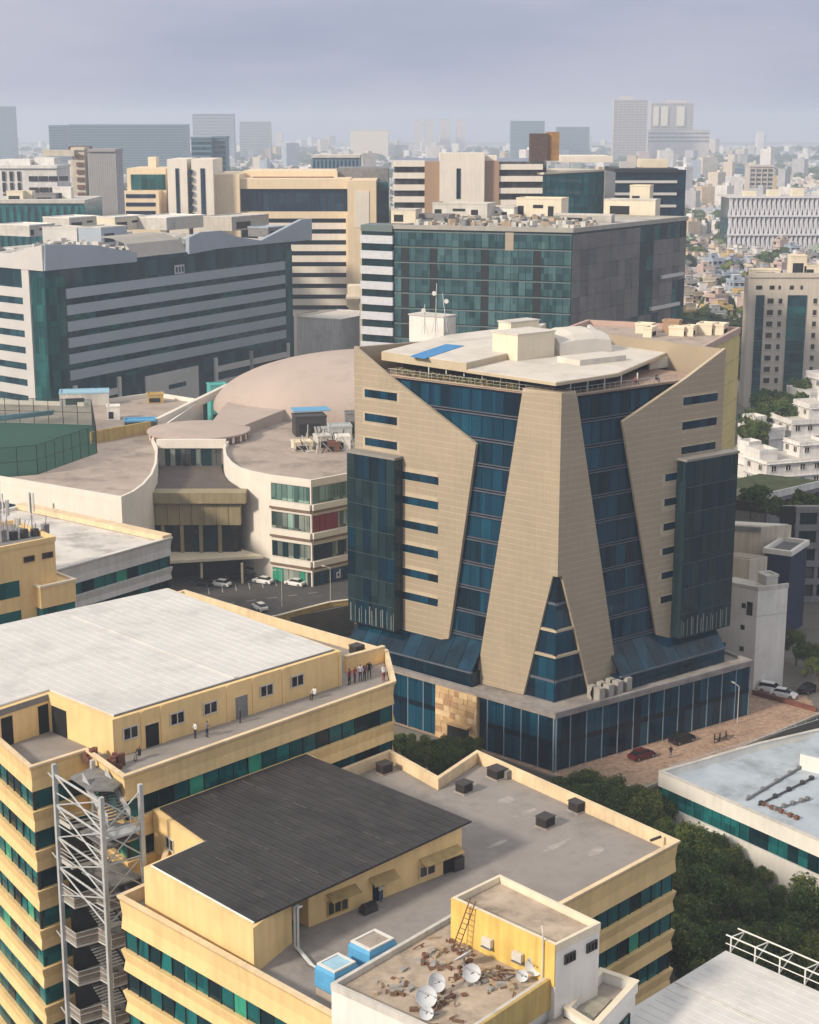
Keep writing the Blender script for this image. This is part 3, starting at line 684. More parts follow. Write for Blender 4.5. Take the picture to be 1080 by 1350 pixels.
# cladding: back plate plus individual cassettes with recessed joints
def clip_half(poly, a, bb, c):
    r = []
    for i in range(len(poly)):
        p, q = poly[i], poly[(i+1) % len(poly)]; dp = a*p[0]+bb*p[1]+c; dq = a*q[0]+bb*q[1]+c
        if dp >= 0: r.append(p)
        if dp*dq < 0:
            u = dp/(dp-dq); r.append((p[0]+(q[0]-p[0])*u, p[1]+(q[1]-p[1])*u))
    return r
def clad(F, convex_polys, plate, name, holes=(), o0=-.55, o1=.0, tw=1.18, zh=.93, gap=.04):
    b = MB(); F.plate(b, plate, o0, o1); pl_ = b.build(name, TANC, T_root)
    bs = [MB(), MB()]; rng = random.Random(5)
    for poly in convex_polys:
        t_min = min(p[0] for p in poly); t_max = max(p[0] for p in poly); z_min = min(p[1] for p in poly); z_max = max(p[1] for p in poly)
        for i in range(int(math.floor(t_min/tw)), int(math.ceil(t_max/tw))):
            for j in range(int(math.floor(z_min/zh)), int(math.ceil(z_max/zh))):
                c = poly
                for a, bb, cc in ((1,0,-(i*tw+gap)),(-1,0,(i+1)*tw-gap),(0,1,-(j*zh+gap*1.5)),(0,-1,(j+1)*zh-gap*1.5)):
                    c = clip_half(c, a, bb, cc)
                    if len(c) < 3: break
                if len(c) < 3: continue
                tc = sum(p[0] for p in c)/len(c); zc = sum(p[1] for p in c)/len(c)
                if any(h0 < tc < h1 and g0 < zc < g1 for h0, h1, g0, g1 in holes): continue
                F.plate(bs[0 if rng.random() < .6 else 1], c, o1+.004, o1+.022+rng.random()*.006)
    for q, mm in zip(bs, (TAN, TAN2)): tag(q.build('cladding_cassettes', mm, T_root), kind='stuff')
    return pl_
def slits(F, rects, o=.0):
    for t0, t1, z0, z1 in rects:
        b = MB(); F.box(b, t0, t1, z0, z1, o-.02, o+.025); fr = b.build('slit_window', NAVYD, T_root)
        b = MB(); F.box(b, t0-.06, t1+.06, z0-.10, z0, o, o+.10); F.box(b, t0-.06, t1+.06, z1, z1+.08, o, o+.12); b.build('slit_frame', TANC, fr)
        n = max(2, int((t1-t0)/1.5))
        for k in range(n):
            b = MB(); wd = (t1-t0)/n; F.box(b, t0+k*wd+.05, t0+(k+1)*wd-.05, z0+.05, z1-.05, o+.026, o+.05); b.build('pane', random.choice([NAVY,NAVYD,NAVY]), fr)
sl = [(29.4,35.6,48.7,49.9),(29.4,35.6,45.1,46.3),(29.4,35.6,41.4,42.6)]+[(21.6,28.6,37.3-k*3.69-.1,38.4-k*3.69) for k in range(6)]
panL = [(37.6,56.1),(31.3,52.5),(14.9,44.1),(19.6,14.2),(28.5,11.8),(37.6,10.6)]
sl = sh(sl,-.65); panL = sh(panL,-.65)
clad(FLt, sh([[(37.6,56.1),(31.3,52.5),(14.9,44.1),(17.2,29.2),(37.6,29.2)], [(37.6,29.2),(17.2,29.2),(19.6,14.2),(28.5,11.8),(37.6,10.6)]],-.65), panL, 'side_panel', holes=[(a-.3,c+.3,z0-.3,z1+.3) for a,c,z0,z1 in sl])
slits(FLt, sl)
sr = [(23.0,30.2,48.7,49.9),(23.0,30.2,45.1,46.3),(23.0,30.2,41.5,42.6)]+[(19.9,22.7,37.9-k*3.69,39.0-k*3.69) for k in range(6)]
panR = [(31.4,56.3),(23.3,52.6),(11.0,47.7),(19.5,14.7),(25,12.6),(31.6,11.0)]
sr = sh(sr,.75); panR = sh(panR,.75)
clad(FRt, sh([[(31.5,56.3),(23.3,52.6),(11.0,47.7),(15.2,31.2),(31.5,31.2)], [(31.5,31.2),(15.2,31.2),(19.5,14.7),(25,12.6),(31.5,11.0)]],.75), panR, 'side_panel', holes=[(a-.3,c+.3,z0-.3,z1+.3) for a,c,z0,z1 in sr])
slits(FRt, sr)
# the A: two legs folding round the front corner, glass wedge between them
legL = [(-.19,52.9),(6.25,52.4),(13.65,8.7),(5.2,8.7),(0.6,27.2),(-.19,27.2)]
clad(FLt, [[(-.22,52.9),(6.25,52.4),(10.5,27.2),(-.22,27.2)], [(.6,27.2),(10.5,27.2),(13.65,8.7),(5.2,8.7)]], legL, 'front_leg', o1=.25)
legR = [(-.19,52.9),(2.6,52.4),(12.3,8.7),(6.6,8.7),(0.6,27.2),(-.19,27.2)]
clad(FRt, [[(-.22,52.9),(2.6,52.4),(8.2,27.2),(-.22,27.2)], [(.6,27.2),(8.2,27.2),(12.3,8.7),(6.6,8.7)]], legR, 'front_leg', o1=.25)
b = MB()
b.prism([FLt.xy(6.25,-1.6), FLt.xy(6.25,.2), FLt.xy(-.15,.2), FRt.xy(2.5,.2), FRt.xy(2.5,-1.2)], 52.4, 52.95); b.build('front_cap', TANC, T_root)
# wedge between the legs: glass storeys with tan ledges, stepping out towards the podium
for k, (z0, z1) in enumerate(((23.3,26.9),(19.4,23.0),(15.6,19.0),(11.9,15.2),(8.7,11.6))):
    for F, m_ in ((FLt, 1), (FRt, 1)):
        w0 = .6+(27.2-z0)*(.255 if F is FLt else .325); n = max(1, int(w0/1.5))
        for i in range(n): pane(T_root, F, (i+.5)*w0/n, z0, round(w0/n-.05,2), round(z1-z0-.05,2), -.22, random.choice([NAVY,NAVY2,NAVYD]))
        b = MB(); F.box(b, -.1, w0, z0-.42, z0-.05, -.5, .12 if k in (1,2) else -.12); b.build('wedge_ledge', TANC if k in (1,2) else LEDGE, T_root)
# glazed skirt: sloping glass and a low wall where the strips meet the podium
def skirt(F, t0, t1, side):
    b = MB(); n = 9; 
    for k in range(n):
        a0 = t0+(t1-t0)*k/n+.04; a1 = t0+(t1-t0)*(k+1)/n-.04
        q = MB(); q.hexa([F.p(a0,10.9,2.3),F.p(a1,10.9,2.3),F.p(a1,14.6,-.8),F.p(a0,14.6,-.8)],[F.p(a0,11.0,2.4),F.p(a1,11.0,2.4),F.p(a1,14.75,-.75),F.p(a0,14.75,-.75)]); q.build('sloping_pane', random.choice([NAVY,NAVYD,NAVYD]), T_root)
        pane(T_root, F, (a0+a1)/2, ZP+.05, round(a1-a0,2), 2.15, 2.32, random.choice([NAVY,NAVYD,NAVYD]))
    b = MB(); F.box(b, t0-.1, t1+.1, 10.75, 10.98, 2.1, 2.55); b.build('skirt_ledge', LEDGE, T_root)
    b = MB(); F.box(b, t0, t1, ZP, 10.74, -1, 2.25); b.build('skirt_wall', NAVYD, T_root)
skirt(FLt, 12.9, 36.5, 1); skirt(FRt, 10.6, 32.6, -1)
# projecting smoked glass boxes on both flanks
GRIDM = mat('dark_transom', (.035,.05,.055), .5, .1, 1)
def glassbox(F, t0, t1, z0, z1, name):
    b = MB(); F.box(b, t0, t1, z0, z1, -.5, 1.9); bx = b.build(name, NAVYD, T_root)
    n = 6; rows = 7
    for k in range(n):
        for j in range(rows):
            wd = (t1-t0)/n; h = (z1-z0)/rows
            q = MB(); F.box(q, t0+k*wd+.03, t0+(k+1)*wd-.03, z0+j*h+.04, z0+(j+1)*h-.04, 1.905, 1.95); q.build('box_pane', random.choice([SMOKE,SMOKE,NAVYD]), bx)
    for j in range(rows):
        h = (z1-z0)/rows
        for tt in (t0, t1):
            q = MB(); F.box(q, tt-.04 if tt == t0 else tt+.002, tt-.002 if tt == t0 else tt+.04, z0+j*h+.04, z0+(j+1)*h-.04, 0, 1.9); q.build('box_pane', SMOKE, bx)
    for k in range(int((t1-t0)/.42)):
        if (k*7) % 5 < 3: q = MB(); F.box(q, t0+.15+k*.42, t0+.15+k*.42+(.1,.16,.22)[k%3], z0+.25, z0+(2.9,2.5,3.1)[k%3], 1.952, 1.97); q.build('blind', mat('faded_blind',(.17,.19,.18),.6,.25,1.5), bx)  # pale strips painted over the lowest glass to stand for reflections
    for j in range(1, rows): q = MB(); F.box(q, t0, t1, z0+j*(z1-z0)/rows-.05, z0+j*(z1-z0)/rows+.05, 1.952, 2.0); q.build('box_transom', GRIDM, bx)
    q = MB(); F.box(q, t0-.15, t1+.15, z1+.002, z1+.35, -.3, 2.05); q.build('box_cap', mat('grey_cap',(.25,.24,.22),.7,.2,.6), bx)
glassbox(FLt, 27.7, 36.9, 13.9, 40.3, 'glass_box'); glassbox(FRt, 23.0, 33.9, 14.0, 40.8, 'glass_box')
# parapet walls of the raised ends
b = MB(); b.hexa([FLt.p(TL,10.7,-.5),FLt.p(TL-.6,10.7,-.5),FLt.p(TL-.6,10.7,-TR*.5),FLt.p(TL,10.7,-TR*.5)],[FLt.p(TL,56.0,-.5),FLt.p(TL-.6,56.0,-.5),FLt.p(TL-.6,55.2,-TR*.5),FLt.p(TL,55.2,-TR*.5)]); b.build('end_wall', TAN, T_root)
b = MB(); b.hexa([FRt.p(TR,10.7,-.5),FRt.p(TR-.5,10.7,-.5),FRt.p(TR-.5,10.7,-TL*.9),FRt.p(TR,10.7,-TL*.9)],[FRt.p(TR,56.2,-.5),FRt.p(TR-.5,56.2,-.5),FRt.p(TR-.5,55.9,-TL*.9),FRt.p(TR,55.9,-TL*.9)]); b.build('end_wall', TAN, T_root)
# terrace: railing, glazed set-back storey, two-level white canopy roof
CAN = [(-4.17,235.61), (8.03,223.39), (19.63,211.61), (29.00,219.81), (39.47,241.37), (31.06,260.42), (23.21,270.55), (6.08,254.68)]
CANF = mat('canopy_fascia', (.50,.42,.30), .7, .1, .6, grime=.1)
WROOF = mat('white_canopy_roof', (.60,.565,.51), .75, .1, .25, grime=.18)
can2 = [CAN[0], CAN[1], (CAN[1][0]+7.5, CAN[1][1]+11.5), CAN[6], CAN[7]]
can1 = [CAN[1], CAN[2], CAN[3], CAN[4], CAN[5], CAN[6]]
b = MB(); b.prism([CAN[1],CAN[2],CAN[3],CAN[4],CAN[5],CAN[6]], 54.0, 54.4); b.build('canopy_roof', [CANF], T_root)
b = MB(); b.prism(off([CAN[1],CAN[2],CAN[3],CAN[4],CAN[5],CAN[6]],-.15), 54.402, 54.48); b.build('canopy_sheet', WROOF, T_root)
b = MB(); b.prism(can2, 54.05, 55.3); b.build('canopy_roof', [CANF], T_root)
b = MB(); b.prism(off(can2,-.15), 55.302, 55.38); b.build('canopy_sheet', WROOF, T_root)
cin = off([CAN[0],CAN[2],CAN[3],CAN[4],CAN[5],CAN[6],CAN[7]], -2.6)
b = MB(); b.prism(cin, ZT, 54.0); b.build('set_back_glazing', NAVYD, T_root)
for F, L_ in ((FLt, 31), (FRt, 23)):
    b = MB(); F.box(b, 1.5 if F is FRt else 6.4, L_, ZT, ZT+.12, -.9, -.5); b.build('terrace_kerb', TANC, T_root)
    b = MB()
    t_ = 2.0
    while t_ < L_: b.tube(F.p(t_,ZT,-.8), F.p(t_,ZT+.95,-.8), .03, 5); t_ += 1.1
    b.tube(F.p(1.5,ZT+.95,-.8), F.p(L_,ZT+.95,-.8), .035, 5); b.tube(F.p(1.5,ZT+.5,-.8), F.p(L_,ZT+.5,-.8), .02, 5)
    b.build('terrace_railing', METAL, T_root)
    t_ = 8.0 if F is FLt else 3.0
    while t_ < L_-6:
        b = MB(); b.tube(F.p(t_,ZT,-1.5), F.p(t_,54.02,-1.5), .1, 6); b.build('terrace_post', RAILW, T_root); t_ += 3.2
b = MB(); q = Vector(CAN[4]); b.obox((q.x-1.6,q.y-2.0), 37, 4.8, .4, ZT, 54.0); b.build('white_panel', WHITE, T_root)
# podium
PO = [(19.9,206.9), (51.95,229.20), (45,246), (18,250), (-8,233)]
PO = [(20.2,207.6), (52.0,229.9), (39,250), (13,262), (-9.5,233.0)]
b = MB(); b.prism(off(PO,-.5), 0, ZP-.5); b.build('podium_wall', NAVYD, T_root)
b = MB(); b.prism(off(PO,.12), ZP-.48, ZP); b.build('podium_roof', mat('podium_concrete',(.30,.27,.25),.9,.25,.5,grime=.35,bump=.3), T_root)
b = MB(); b.ring(off(PO,.18), off(PO,-.45), ZP-.1, ZP+.42); b.build('podium_coping', mat('podium_coping_grey',(.27,.25,.245),.85,.25,.6,grime=.3), T_root)
for i, nb in ((4, 13), (0, 13)):
    f_, L_ = edge_face(PO, i)
    wd = L_/nb
    for k in range(nb):
        tc = (k+.5)*wd
        if i == 4 and 17.0 < tc < 26.0: continue
        for z0, h in ((.15,3.9),(4.15,3.85)):
            for s_ in (-1,1): pane(T_root, f_, tc+s_*wd/4, z0, round(wd/2-.07,2), h, -.32, random.choices([NAVY,NAVY2,NAVYD],[4,4,3])[0])
    for k in range(nb):
        if i == 4 and 17.0 < (k+.5)*wd < 26.0: continue
        b = MB(); f_.box(b, k*wd+.07, (k+1)*wd-.07, 3.75, 4.5, -.27, -.2); b.build('podium_transom', mat('ink_spandrel',(.003,.010,.020),.15,.1,.6,spec=.2), T_root)
    for k in range(nb+1):
        b = MB(); f_.box(b, k*wd-.06, k*wd+.06, 0, ZP-.5, -.42, -.16); b.build('podium_fin', mat('pale_fin',(.22,.30,.38),.5,.1,1), T_root)
# stone entrance bay on the left podium wall
f_, L_ = edge_face(PO, 4)
STONE = mat('honey_stone', (.58,.40,.22), .85, .25, .9, grime=.2, bump=.4)
b = MB(); f_.box(b, 17.6, 25.4, 0, ZP-.5, -.5, .1); b.build('entrance_bay', STONE, T_root)
rng = random.Random(2)
for j in range(9):
    tt = 17.65
    while tt < 25.3:
        wd = min(.7+rng.random()*1.0, 25.35-tt); z0 = .1+j*.88
        if wd > .12 and not (z0 < 3.1 and tt+wd > 19.6 and tt < 24.2):
            b = MB(); f_.box(b, tt+.02, tt+wd-.02, z0+.02, z0+.86, .101, .15+rng.random()*.09); b.build('stone_block', [STONE, mat('dark_honey_stone',(.42,.26,.15),.9,.3,.9,bump=.4), mat('pale_honey_stone',(.66,.50,.30),.9,.2,.9,bump=.3)][rng.randrange(3)], T_root)
        tt += wd
b = MB(); f_.box(b, 19.9, 23.9, 0, 2.9, .02, .14); b.build('entrance_door', DARK, T_root)
b = MB(); f_.box(b, 19.4, 24.4, 3.0, 3.25, .1, 1.2); b.build('entrance_canopy', STONE, T_root)
# roof boxes
def roofbox(name, label, cat, pts, z0, z1, m, m2=None, cap=.0, group=None):
    cx = sum(p[0] for p in pts)/len(pts); cy = sum(p[1] for p in pts)/len(pts)
    t = thing(name, label, cat, (cx,cy,z0), group)
    b = MB(); b.prism(pts, z0, z1); b.build('casing', m, t)
    b = MB(); b.prism(off(pts,.15), z1+.002, z1+.2); b.build('roof_slab', m2 or m, t); return t
def sq(c, ang, lx, ly):
    a = R(ang); dx = (math.cos(a), math.sin(a)); dy = (-dx[1], dx[0])
    return [(c[0]+dx[0]*lx*i/2+dy[0]*ly*j/2, c[1]+dx[1]*lx*i/2+dy[1]*ly*j/2) for i, j in ((-1,-1),(1,-1),(1,1),(-1,1))]
roofbox('lift_motor_room', 'cream lift motor room on the white canopy roof of the faceted tower', 'rooftop room', sq((16.95,236.12),40,7.6,5.4), 54.482, 58.2, CREAM, WROOF)
roofbox('rooftop_store', 'small white store with a dark doorway beside the blue sheet on the tower roof', 'rooftop room', sq((3.85,268.49),-35,7,3.6), 52.4, 56.9, WHITE, WHITED)
t = roofbox('water_tank_room', 'small tan water tank room behind the cream motor room on the tower', 'rooftop room', sq((18.05,262.77),40,6.4,3), 54.482, 56.6, CREAM, WHITED)
t = thing('air_duct_housing', 'white rounded air duct housing on the tower roof behind the motor room', 'duct', (*(24.61,242.70),54.5))
c = Vector((24.61,242.70)); 
def swept(c, ang, L, w, h, z):
    a = R(ang); d = Vector((math.cos(a),math.sin(a))); n_ = Vector((-d.y,d.x)); b = MB(); loops = []
    for s_ in (-.5,-.2,.2,.5):
        sc = .82 if abs(s_) == .5 else 1
        loops.append([(c.x+d.x*L*s_+n_.x*w*.5*math.cos(math.pi*k/8), c.y+d.y*L*s_+n_.y*w*.5*math.cos(math.pi*k/8), z+h*sc*math.sin(math.pi*k/8)**.55) for k in range(9)])
    return b.loft(loops, cap=True)
swept(c, 30, 9.5, 8.5, 3.6, 54.5).build('duct_shell', WROOF, t, smooth=False)
b = MB(); a0 = Vector((28.29,248.76)); b.hexa([(a0.x-.6,a0.y-1,54.5),(a0.x+2.5,a0.y-3.2,54.5),(a0.x+3.2,a0.y-2.2,54.5),(a0.x,a0.y,54.5)],[(a0.x-.6,a0.y-1,57.8),(a0.x+2.5,a0.y-3.2,54.7),(a0.x+3.2,a0.y-2.2,54.7),(a0.x,a0.y,57.8)]); b.build('duct_ramp', WHITE, t)
t = thing('low_roof_housing', 'low white housing with a dark vent near the right edge of the tower roof', 'duct', (*(25.88,229.88),54.5))
b = MB(); b.prism(sq((26.60,231.41),36,9,5), 54.482, 55.3); b.build('casing', WROOF, t)
b = MB(); b.prism(sq((23.50,231.41),36,1.0,.8), 54.483, 55.2); b.build('vent', DARK, t)
b = MB(); b.prism([(0.00,229.78),(2.18,227.47),(8.30,241.22),(5.57,242.94)], 55.39, 55.46)
tag(b.build('tarpaulin', mat('blue_sheet',(.03,.22,.50),.5,.12,.6)), 'bright blue tarpaulin lying on the white canopy roof of the tower', 'tarpaulin')
for i, (px, py) in enumerate(((562,433),(574,430),(590,432))):
    c = (2.32,243.16) if i == 0 else ((3.97,245.00) if i == 1 else (5.84,245.00))
    t = thing('antenna_mast', ['short antenna mast at the left of the three on the tower roof store','tall thin antenna mast with white drums on the tower roof store','leaning antenna mast at the right of the three on the tower roof store'][i], 'antenna', (*c,57.1), 'antennas on the tower roof store')
    h = (4.5,7.5,6.0)[i]
    b = MB(); b.tube((*c,57.0),(c[0]+(0,.2,-.8)[i],c[1],57+h),.07,6); b.build('pole', METAL, t)
    for s_ in (-1,1):
        b = MB(); b.tube((c[0]+s_*.5,c[1],57.0),(c[0],c[1],57+h*.4),.03,5); b.build('stay', METAL, t)
    b = MB(); b.tube((c[0]-.2,c[1]-.3,57+h*.8),(c[0]-.2,c[1]-.55,57+h*.8),.35,10); b.build('drum_antenna', RAILW, t)
# planting along the terrace edge
b = MB(); rng = random.Random(9)
for k in range(700):
    t_ = 8+rng.random()*22; z = ZT+.1+rng.random()*.9; p = FLt.p(t_, z, -1.0-rng.random()*.7); s_ = .12+rng.random()*.18
    u = Vector((rng.uniform(-1,1),rng.uniform(-1,1),rng.uniform(-.4,1))).normalized(); v = u.orthogonal().normalized(); p = Vector(p)
    b.add([p-u*s_, p+v*s_*.6, p+u*s_, p-v*s_*.6], [(0,1,2,3)], rng.choice([0,0,1]))
t = tag(b.build('terrace_plants', [mat('leaf_yellowgreen',(.16,.17,.04),.8,.3,2), mat('leaf_dry',(.24,.15,.06),.8,.3,2)]), 'strip of yellow green potted plants along the left terrace under the tower canopy', 'plants', kind='stuff')

# ------------------------------------------------------------------ shopping hall with curved white walls
def fb(mb, tl, br, dep, m=0): return mb.box(tl[0], br[0], tl[1], tl[1]+dep, br[2], tl[2], m)
MWALL = mat('cream_white_render', (.74,.69,.62), .8, .07, .2, streak=.06)
MROOF = mat('dusty_pink_roof', (.385,.32,.275), .9, .22, .12, grime=.35)
DISC = mat('pinkish_roof_membrane', (.44,.36,.315), .8, .10, .08, grime=.16)
BRONZE = mat('bronze_cladding', (.30,.25,.15), .6, .12, .4, streak=.2)
BROWNR = mat('brown_canopy_roof', (.105,.085,.075), .85, .2, .4, grime=.2)
PGLASS = glass('mint_glass', (.05,.11,.10), (.34,.50,.44), (1.25,1.25,5.75), rough=.15)
PGLASS2 = glass('mixed_shop_glass', (.03,.05,.05), (.30,.34,.30), (1.25,1.25,5.75), rough=.15)
M_root = thing('shopping_hall', 'cream shopping hall with concave white walls round a recessed bronze entrance', 'building', (-45,330,0))
ZR = 21.5
MR = [(-39.61,331.82), (-38.39,323.82), (-36.53,316.93), (-34.29,311.76), (-31.52,308.16), (-27.46,304.65), (-19.01,299.85), (-10.48,307.45), (-5.84,344.55), (-12.47,368.97), (-30.03,377.17), (-36.85,363.05), (-39.71,349.00)]
ML = [(-150,322), (-79.81,303.26), (-53.07,285.66), (-51.57,290.03), (-50.64,296.51), (-50.43,305.34), (-51.21,316.18), (-53.46,331.82), (-57.17,347.21), (-51.42,392.38), (-65.13,403.98), (-80.62,389.02), (-150,400)]
for P_ in (MR, ML):
    b = MB(); b.prism(off(P_,-.05), 0, ZR-1.2); b.build('wall', MWALL, M_root)
    b = MB(); b.ring(P_, off(P_,-.5), ZR-1.25, ZR); b.build('parapet', MWALL, M_root)
    b = MB(); b.prism(off(P_,-.45), ZR-1.198, ZR-1.0); b.build('roof_deck', MROOF, M_root)
REDW = mat('red_banner', (.22,.012,.018), .6, .1, .5)
for ei, n in ((5,7),(6,7)):
    f_, L_ = edge_face(MR, ei)
    for k, (zb, zt) in enumerate(((16.7,20.0),(11.0,14.3),(5.3,8.4),(.1,2.9))):
        b = MB(); f_.box(b, .35, L_-.35, zb, zt, -.02, .02); d = b.build('window_bay', DARK, M_root)
        wd = (L_-.7)/n
        for i in range(n):
            m_ = [PGLASS, PGLASS2, P_DARK, P_GREEN][(0 if k == 0 else random.choice([1,1,0]) if k == 1 else random.choice([2,1]) if k == 2 else random.choice([3,1]))]
            if ei == 6 and k == 1 and 0 < i+1 <= 4: m_ = REDW
            if ei == 6 and k == 3: m_ = [P_DARK, NAVY2][i % 2]
            q = MB(); f_.box(q, .35+i*wd+.06, .35+(i+1)*wd-.06, zb+.08, zt-.08, .02, .07); q.build('pane', m_, d)
        b = MB(); f_.box(b, .1, L_-.05, zb-1.25, zb-.1, 0, .55); b.build('sill_slab', MWALL, M_root)
        b = MB(); f_.box(b, .1, L_-.05, zb-1.75, zb-1.3, 0, .4); b.build('soffit_trim', mat('brown_trim',(.22,.14,.10),.8,.25,1), M_root)
f_, L_ = edge_face(MR, 6)
b = MB(); f_.box(b, 5.2, 7.6, .4, 2.8, .12, .2); s_ = b.build('shop_sign', mat('sign_blue',(.012,.05,.16),.4,.08,1), M_root)
b = MB(); f_.plate(b, [(5.9,.75),(6.9,.75),(6.9,1.0),(6.15,1.0),(6.15,1.75),(6.65,1.75),(6.65,1.0),(6.9,1.0),(6.9,2.5),(6.65,2.5),(6.65,2.0),(5.9,2.0)], .2, .23); b.build('sign_mark', mat('sign_white',(.75,.78,.8),.4,.05,1), s_)
f_, L_ = edge_face(ML, 1)
b = MB(); f_.box(b, -1.0, 7.5, 13.2, 16.4, .0, .12); b.build('dark_blue_window', NAVY, M_root)
b = MB(); f_.box(b, 9.0, 11.2, 13.4, 16.2, .0, .12); b.build('dark_blue_window', NAVY, M_root)
b = MB(); f_.box(b, L_-8.5, L_-.3, 9.6, 12.6, .0, .1); b.build('lime_panel', mat('lime_panel_paint',(.36,.42,.07),.7,.15,.6), M_root)
b = MB(); f_.box(b, L_-17.8, L_-17.6, 8, 18, .0, .12); b.build('downpipe', BRONZE, M_root)
# entrance: drum, flared brown roof, bronze fascia, glazed front, lower canopy
DC = (-46.71,347.47)
b = MB(); b.box(*sorted(((-54.30,336.00,20.50)[0], (-39.63,336.00,20.50)[0])), 336, 346, 17, 20.6); b.build('drum_wall', MWALL, M_root)
b = MB(); tl, br = (-54.23,335.00,22.52), (-39.34,335.00,20.70); fb(b, tl, br, 1.2); b.build('drum_lintel', MWALL, M_root)
n = 12; tl, br = (-53.59,335.60,20.58), (-40.35,335.60,16.41)
for k in range(n):
    b = MB(); w_ = (br[0]-tl[0])/n; b.box(tl[0]+k*w_+.06, tl[0]+(k+1)*w_-.06, 335.3, 335.6, br[2], tl[2]-.02); b.build('drum_window', random.choice([P_GREY,P_DARK,PGLASS2]), M_root)
b = MB(); b.loft([[(x,y,z) for x,y,z in ((-53.59,305.50,17.65), (-32.39,305.50,17.65))], [(-52.23,311.00,17.47), (-34.61,311.00,17.78)], [(-51.96,319.00,17.09), (-37.49,319.00,17.41)], [(-52.72,329.00,16.84), (-39.57,329.00,17.00)], [(-53.47,335.00,16.88), (-40.43,335.00,16.88)]], closed=False)
fl_ = b.build('flared_roof', BROWNR, M_root)
b = MB(); tl, br = (-53.80,305.00,17.76), (-32.24,305.00,15.62); b.box(tl[0], br[0], 305, 309, br[2], tl[2]); b.build('cornice', BRONZE, M_root)
tl, br = (-52.75,306.20,15.33), (-33.38,306.20,11.01); n = 8
for k in range(n):
    w_ = (br[0]-tl[0])/n; b = MB(); b.box(tl[0]+k*w_+.04, tl[0]+(k+1)*w_-.04, 306.0, 309, br[2], tl[2]-.01); b.build('fascia_panel', BRONZE, M_root)
tl, br = (-53.06,307.00,10.81), (-33.73,307.00,0.15); b = MB(); b.box(tl[0], br[0], 307.2, 330, 0, tl[2]-.02); b.build('entrance_block', DARK, M_root)
tl, br = (-52.69,306.60,10.91), (-33.86,306.60,5.30); n = 5
for k in range(n):
    w_ = (br[0]-tl[0])/n; x = tl[0]+k*w_
    b = MB(); b.box(x-.35, x+.35, 306.1, 306.9, br[2], tl[2]-.03); b.build('pier', BRONZE, M_root)
    for i in range(2):
        for j in range(2):
            q = MB(); h = (tl[2]-br[2])/2; a0 = x+.4+i*(w_-.8)/2; q.box(a0+.05, a0+(w_-.8)/2-.05, 306.75, 306.9, br[2]+j*h+.05, br[2]+(j+1)*h-.06); q.build('entrance_pane', random.choice([P_DARK,WINB,WINB]), M_root)
b = MB(); b.hexa([(-48.90,300.00,4.62), (-28.96,304.00,4.75), (-33.82,309.00,4.81), (-51.79,309.00,4.81)], [(x,y,z+.55) for x,y,z in ((-48.90,300.00,4.62), (-28.96,304.00,4.75), (-33.82,309.00,4.81), (-51.79,309.00,4.81))]); b.build('porch_canopy', CREAM, M_root)
for x in (-49.5,-41,-33): 
    b = MB(); b.tube((x,302.5,0),(x,302.5,4.2),.25,8); b.build('porch_column', CREAM, M_root)
# disc roof and the long whale-backed dome
b = MB(); b.lathe([(10.6,0),(10.9,.1),(10.9,.9)], (DC[0],DC[1],21.2), 40); b.build('disc_soffit', mat('brown_soffit',(.15,.11,.09),.9,.3,1.2), M_root)
for k in range(26):
    a_ = -math.pi*(.04+.92*k/25); b = MB(); b.obox((DC[0]+10.95*math.cos(a_),DC[1]+10.95*math.sin(a_)), math.degrees(a_), .25, .7, 20.7, 22.1); b.build('soffit_fin', MWALL if k%2 else mat('brown_fin',(.25,.14,.09),.8,.2,1), M_root)
b = MB(); b.lathe([(11.4,0),(11.4,.35),(8,.9),(4,1.2),(.2,1.3)], (DC[0],DC[1],22.12), 40); b.build('disc_roof', DISC, M_root, smooth=False)
DCN = (-9.15,395.54)
b = MB(); loops = []; a0 = R(14)
NU, NV = 44, 16
for v in range(NV+1):
    el = (math.pi/2)*v/NV; r = math.cos(el); z = 20+math.sin(el)*13.5
    lp = []
    for u in range(NU):
        t = 2*math.pi*u/NU; ex = 40*r*math.copysign(abs(math.cos(t))**.9, math.cos(t)); ey = 27*r*math.copysign(abs(math.sin(t))**.9, math.sin(t))
        lp.append((DCN[0]+ex*math.cos(a0)-ey*math.sin(a0), DCN[1]+ex*math.sin(a0)+ey*math.cos(a0), z))
    loops.append(lp)
b.loft(loops); b.build('dome_roof', DISC, M_root, smooth=True)
b = MB(); rib = Vector((DC[0]+6,DC[1]+7,22.6)); b.hexa([(DC[0]+2,DC[1]+4,20.5),(DC[0]+10,DC[1]+3,20.5),(DC[0]+22,DC[1]+33,20.5),(DC[0]+3,DC[1]+33,20.5)],[(DC[0]+2,DC[1]+4,22.9),(DC[0]+10,DC[1]+3,22.9),(DC[0]+22,DC[1]+33,23.3),(DC[0]+3,DC[1]+33,23.3)]); b.build('linking_roof', DISC, M_root)
b = MB(); a1 = (-58.82,360.94); a2 = (-47.69,413.12); b.hexa([(*a1,20.5),(a1[0]+1,a1[1]-.6,20.5),(a2[0]+1,a2[1]-.6,20.5),(*a2,20.5)],[(*a1,22.4),(a1[0]+1,a1[1]-.6,22.4),(a2[0]+1,a2[1]-.6,22.4),(*a2,22.4)]); b.build('roof_upstand', MWALL, M_root)
b = MB(); b.obox((-36.00,372.76), 22, 17, .8, 20.5, 22.6); b.build('roof_upstand', mat('ochre_upstand',(.42,.33,.20),.9,.2,1), M_root)
tag(MB().prism([(-26.35,376.39),(-7.21,373.31),(-7.61,394.78),(-21.29,383.76)],20.52,20.9).build('roof_lawn', mat('lawn_green',(.07,.17,.03),.9,.3,.6)), 'strip of bright green lawn on the hall roof below the dome', 'lawn', kind='stuff')
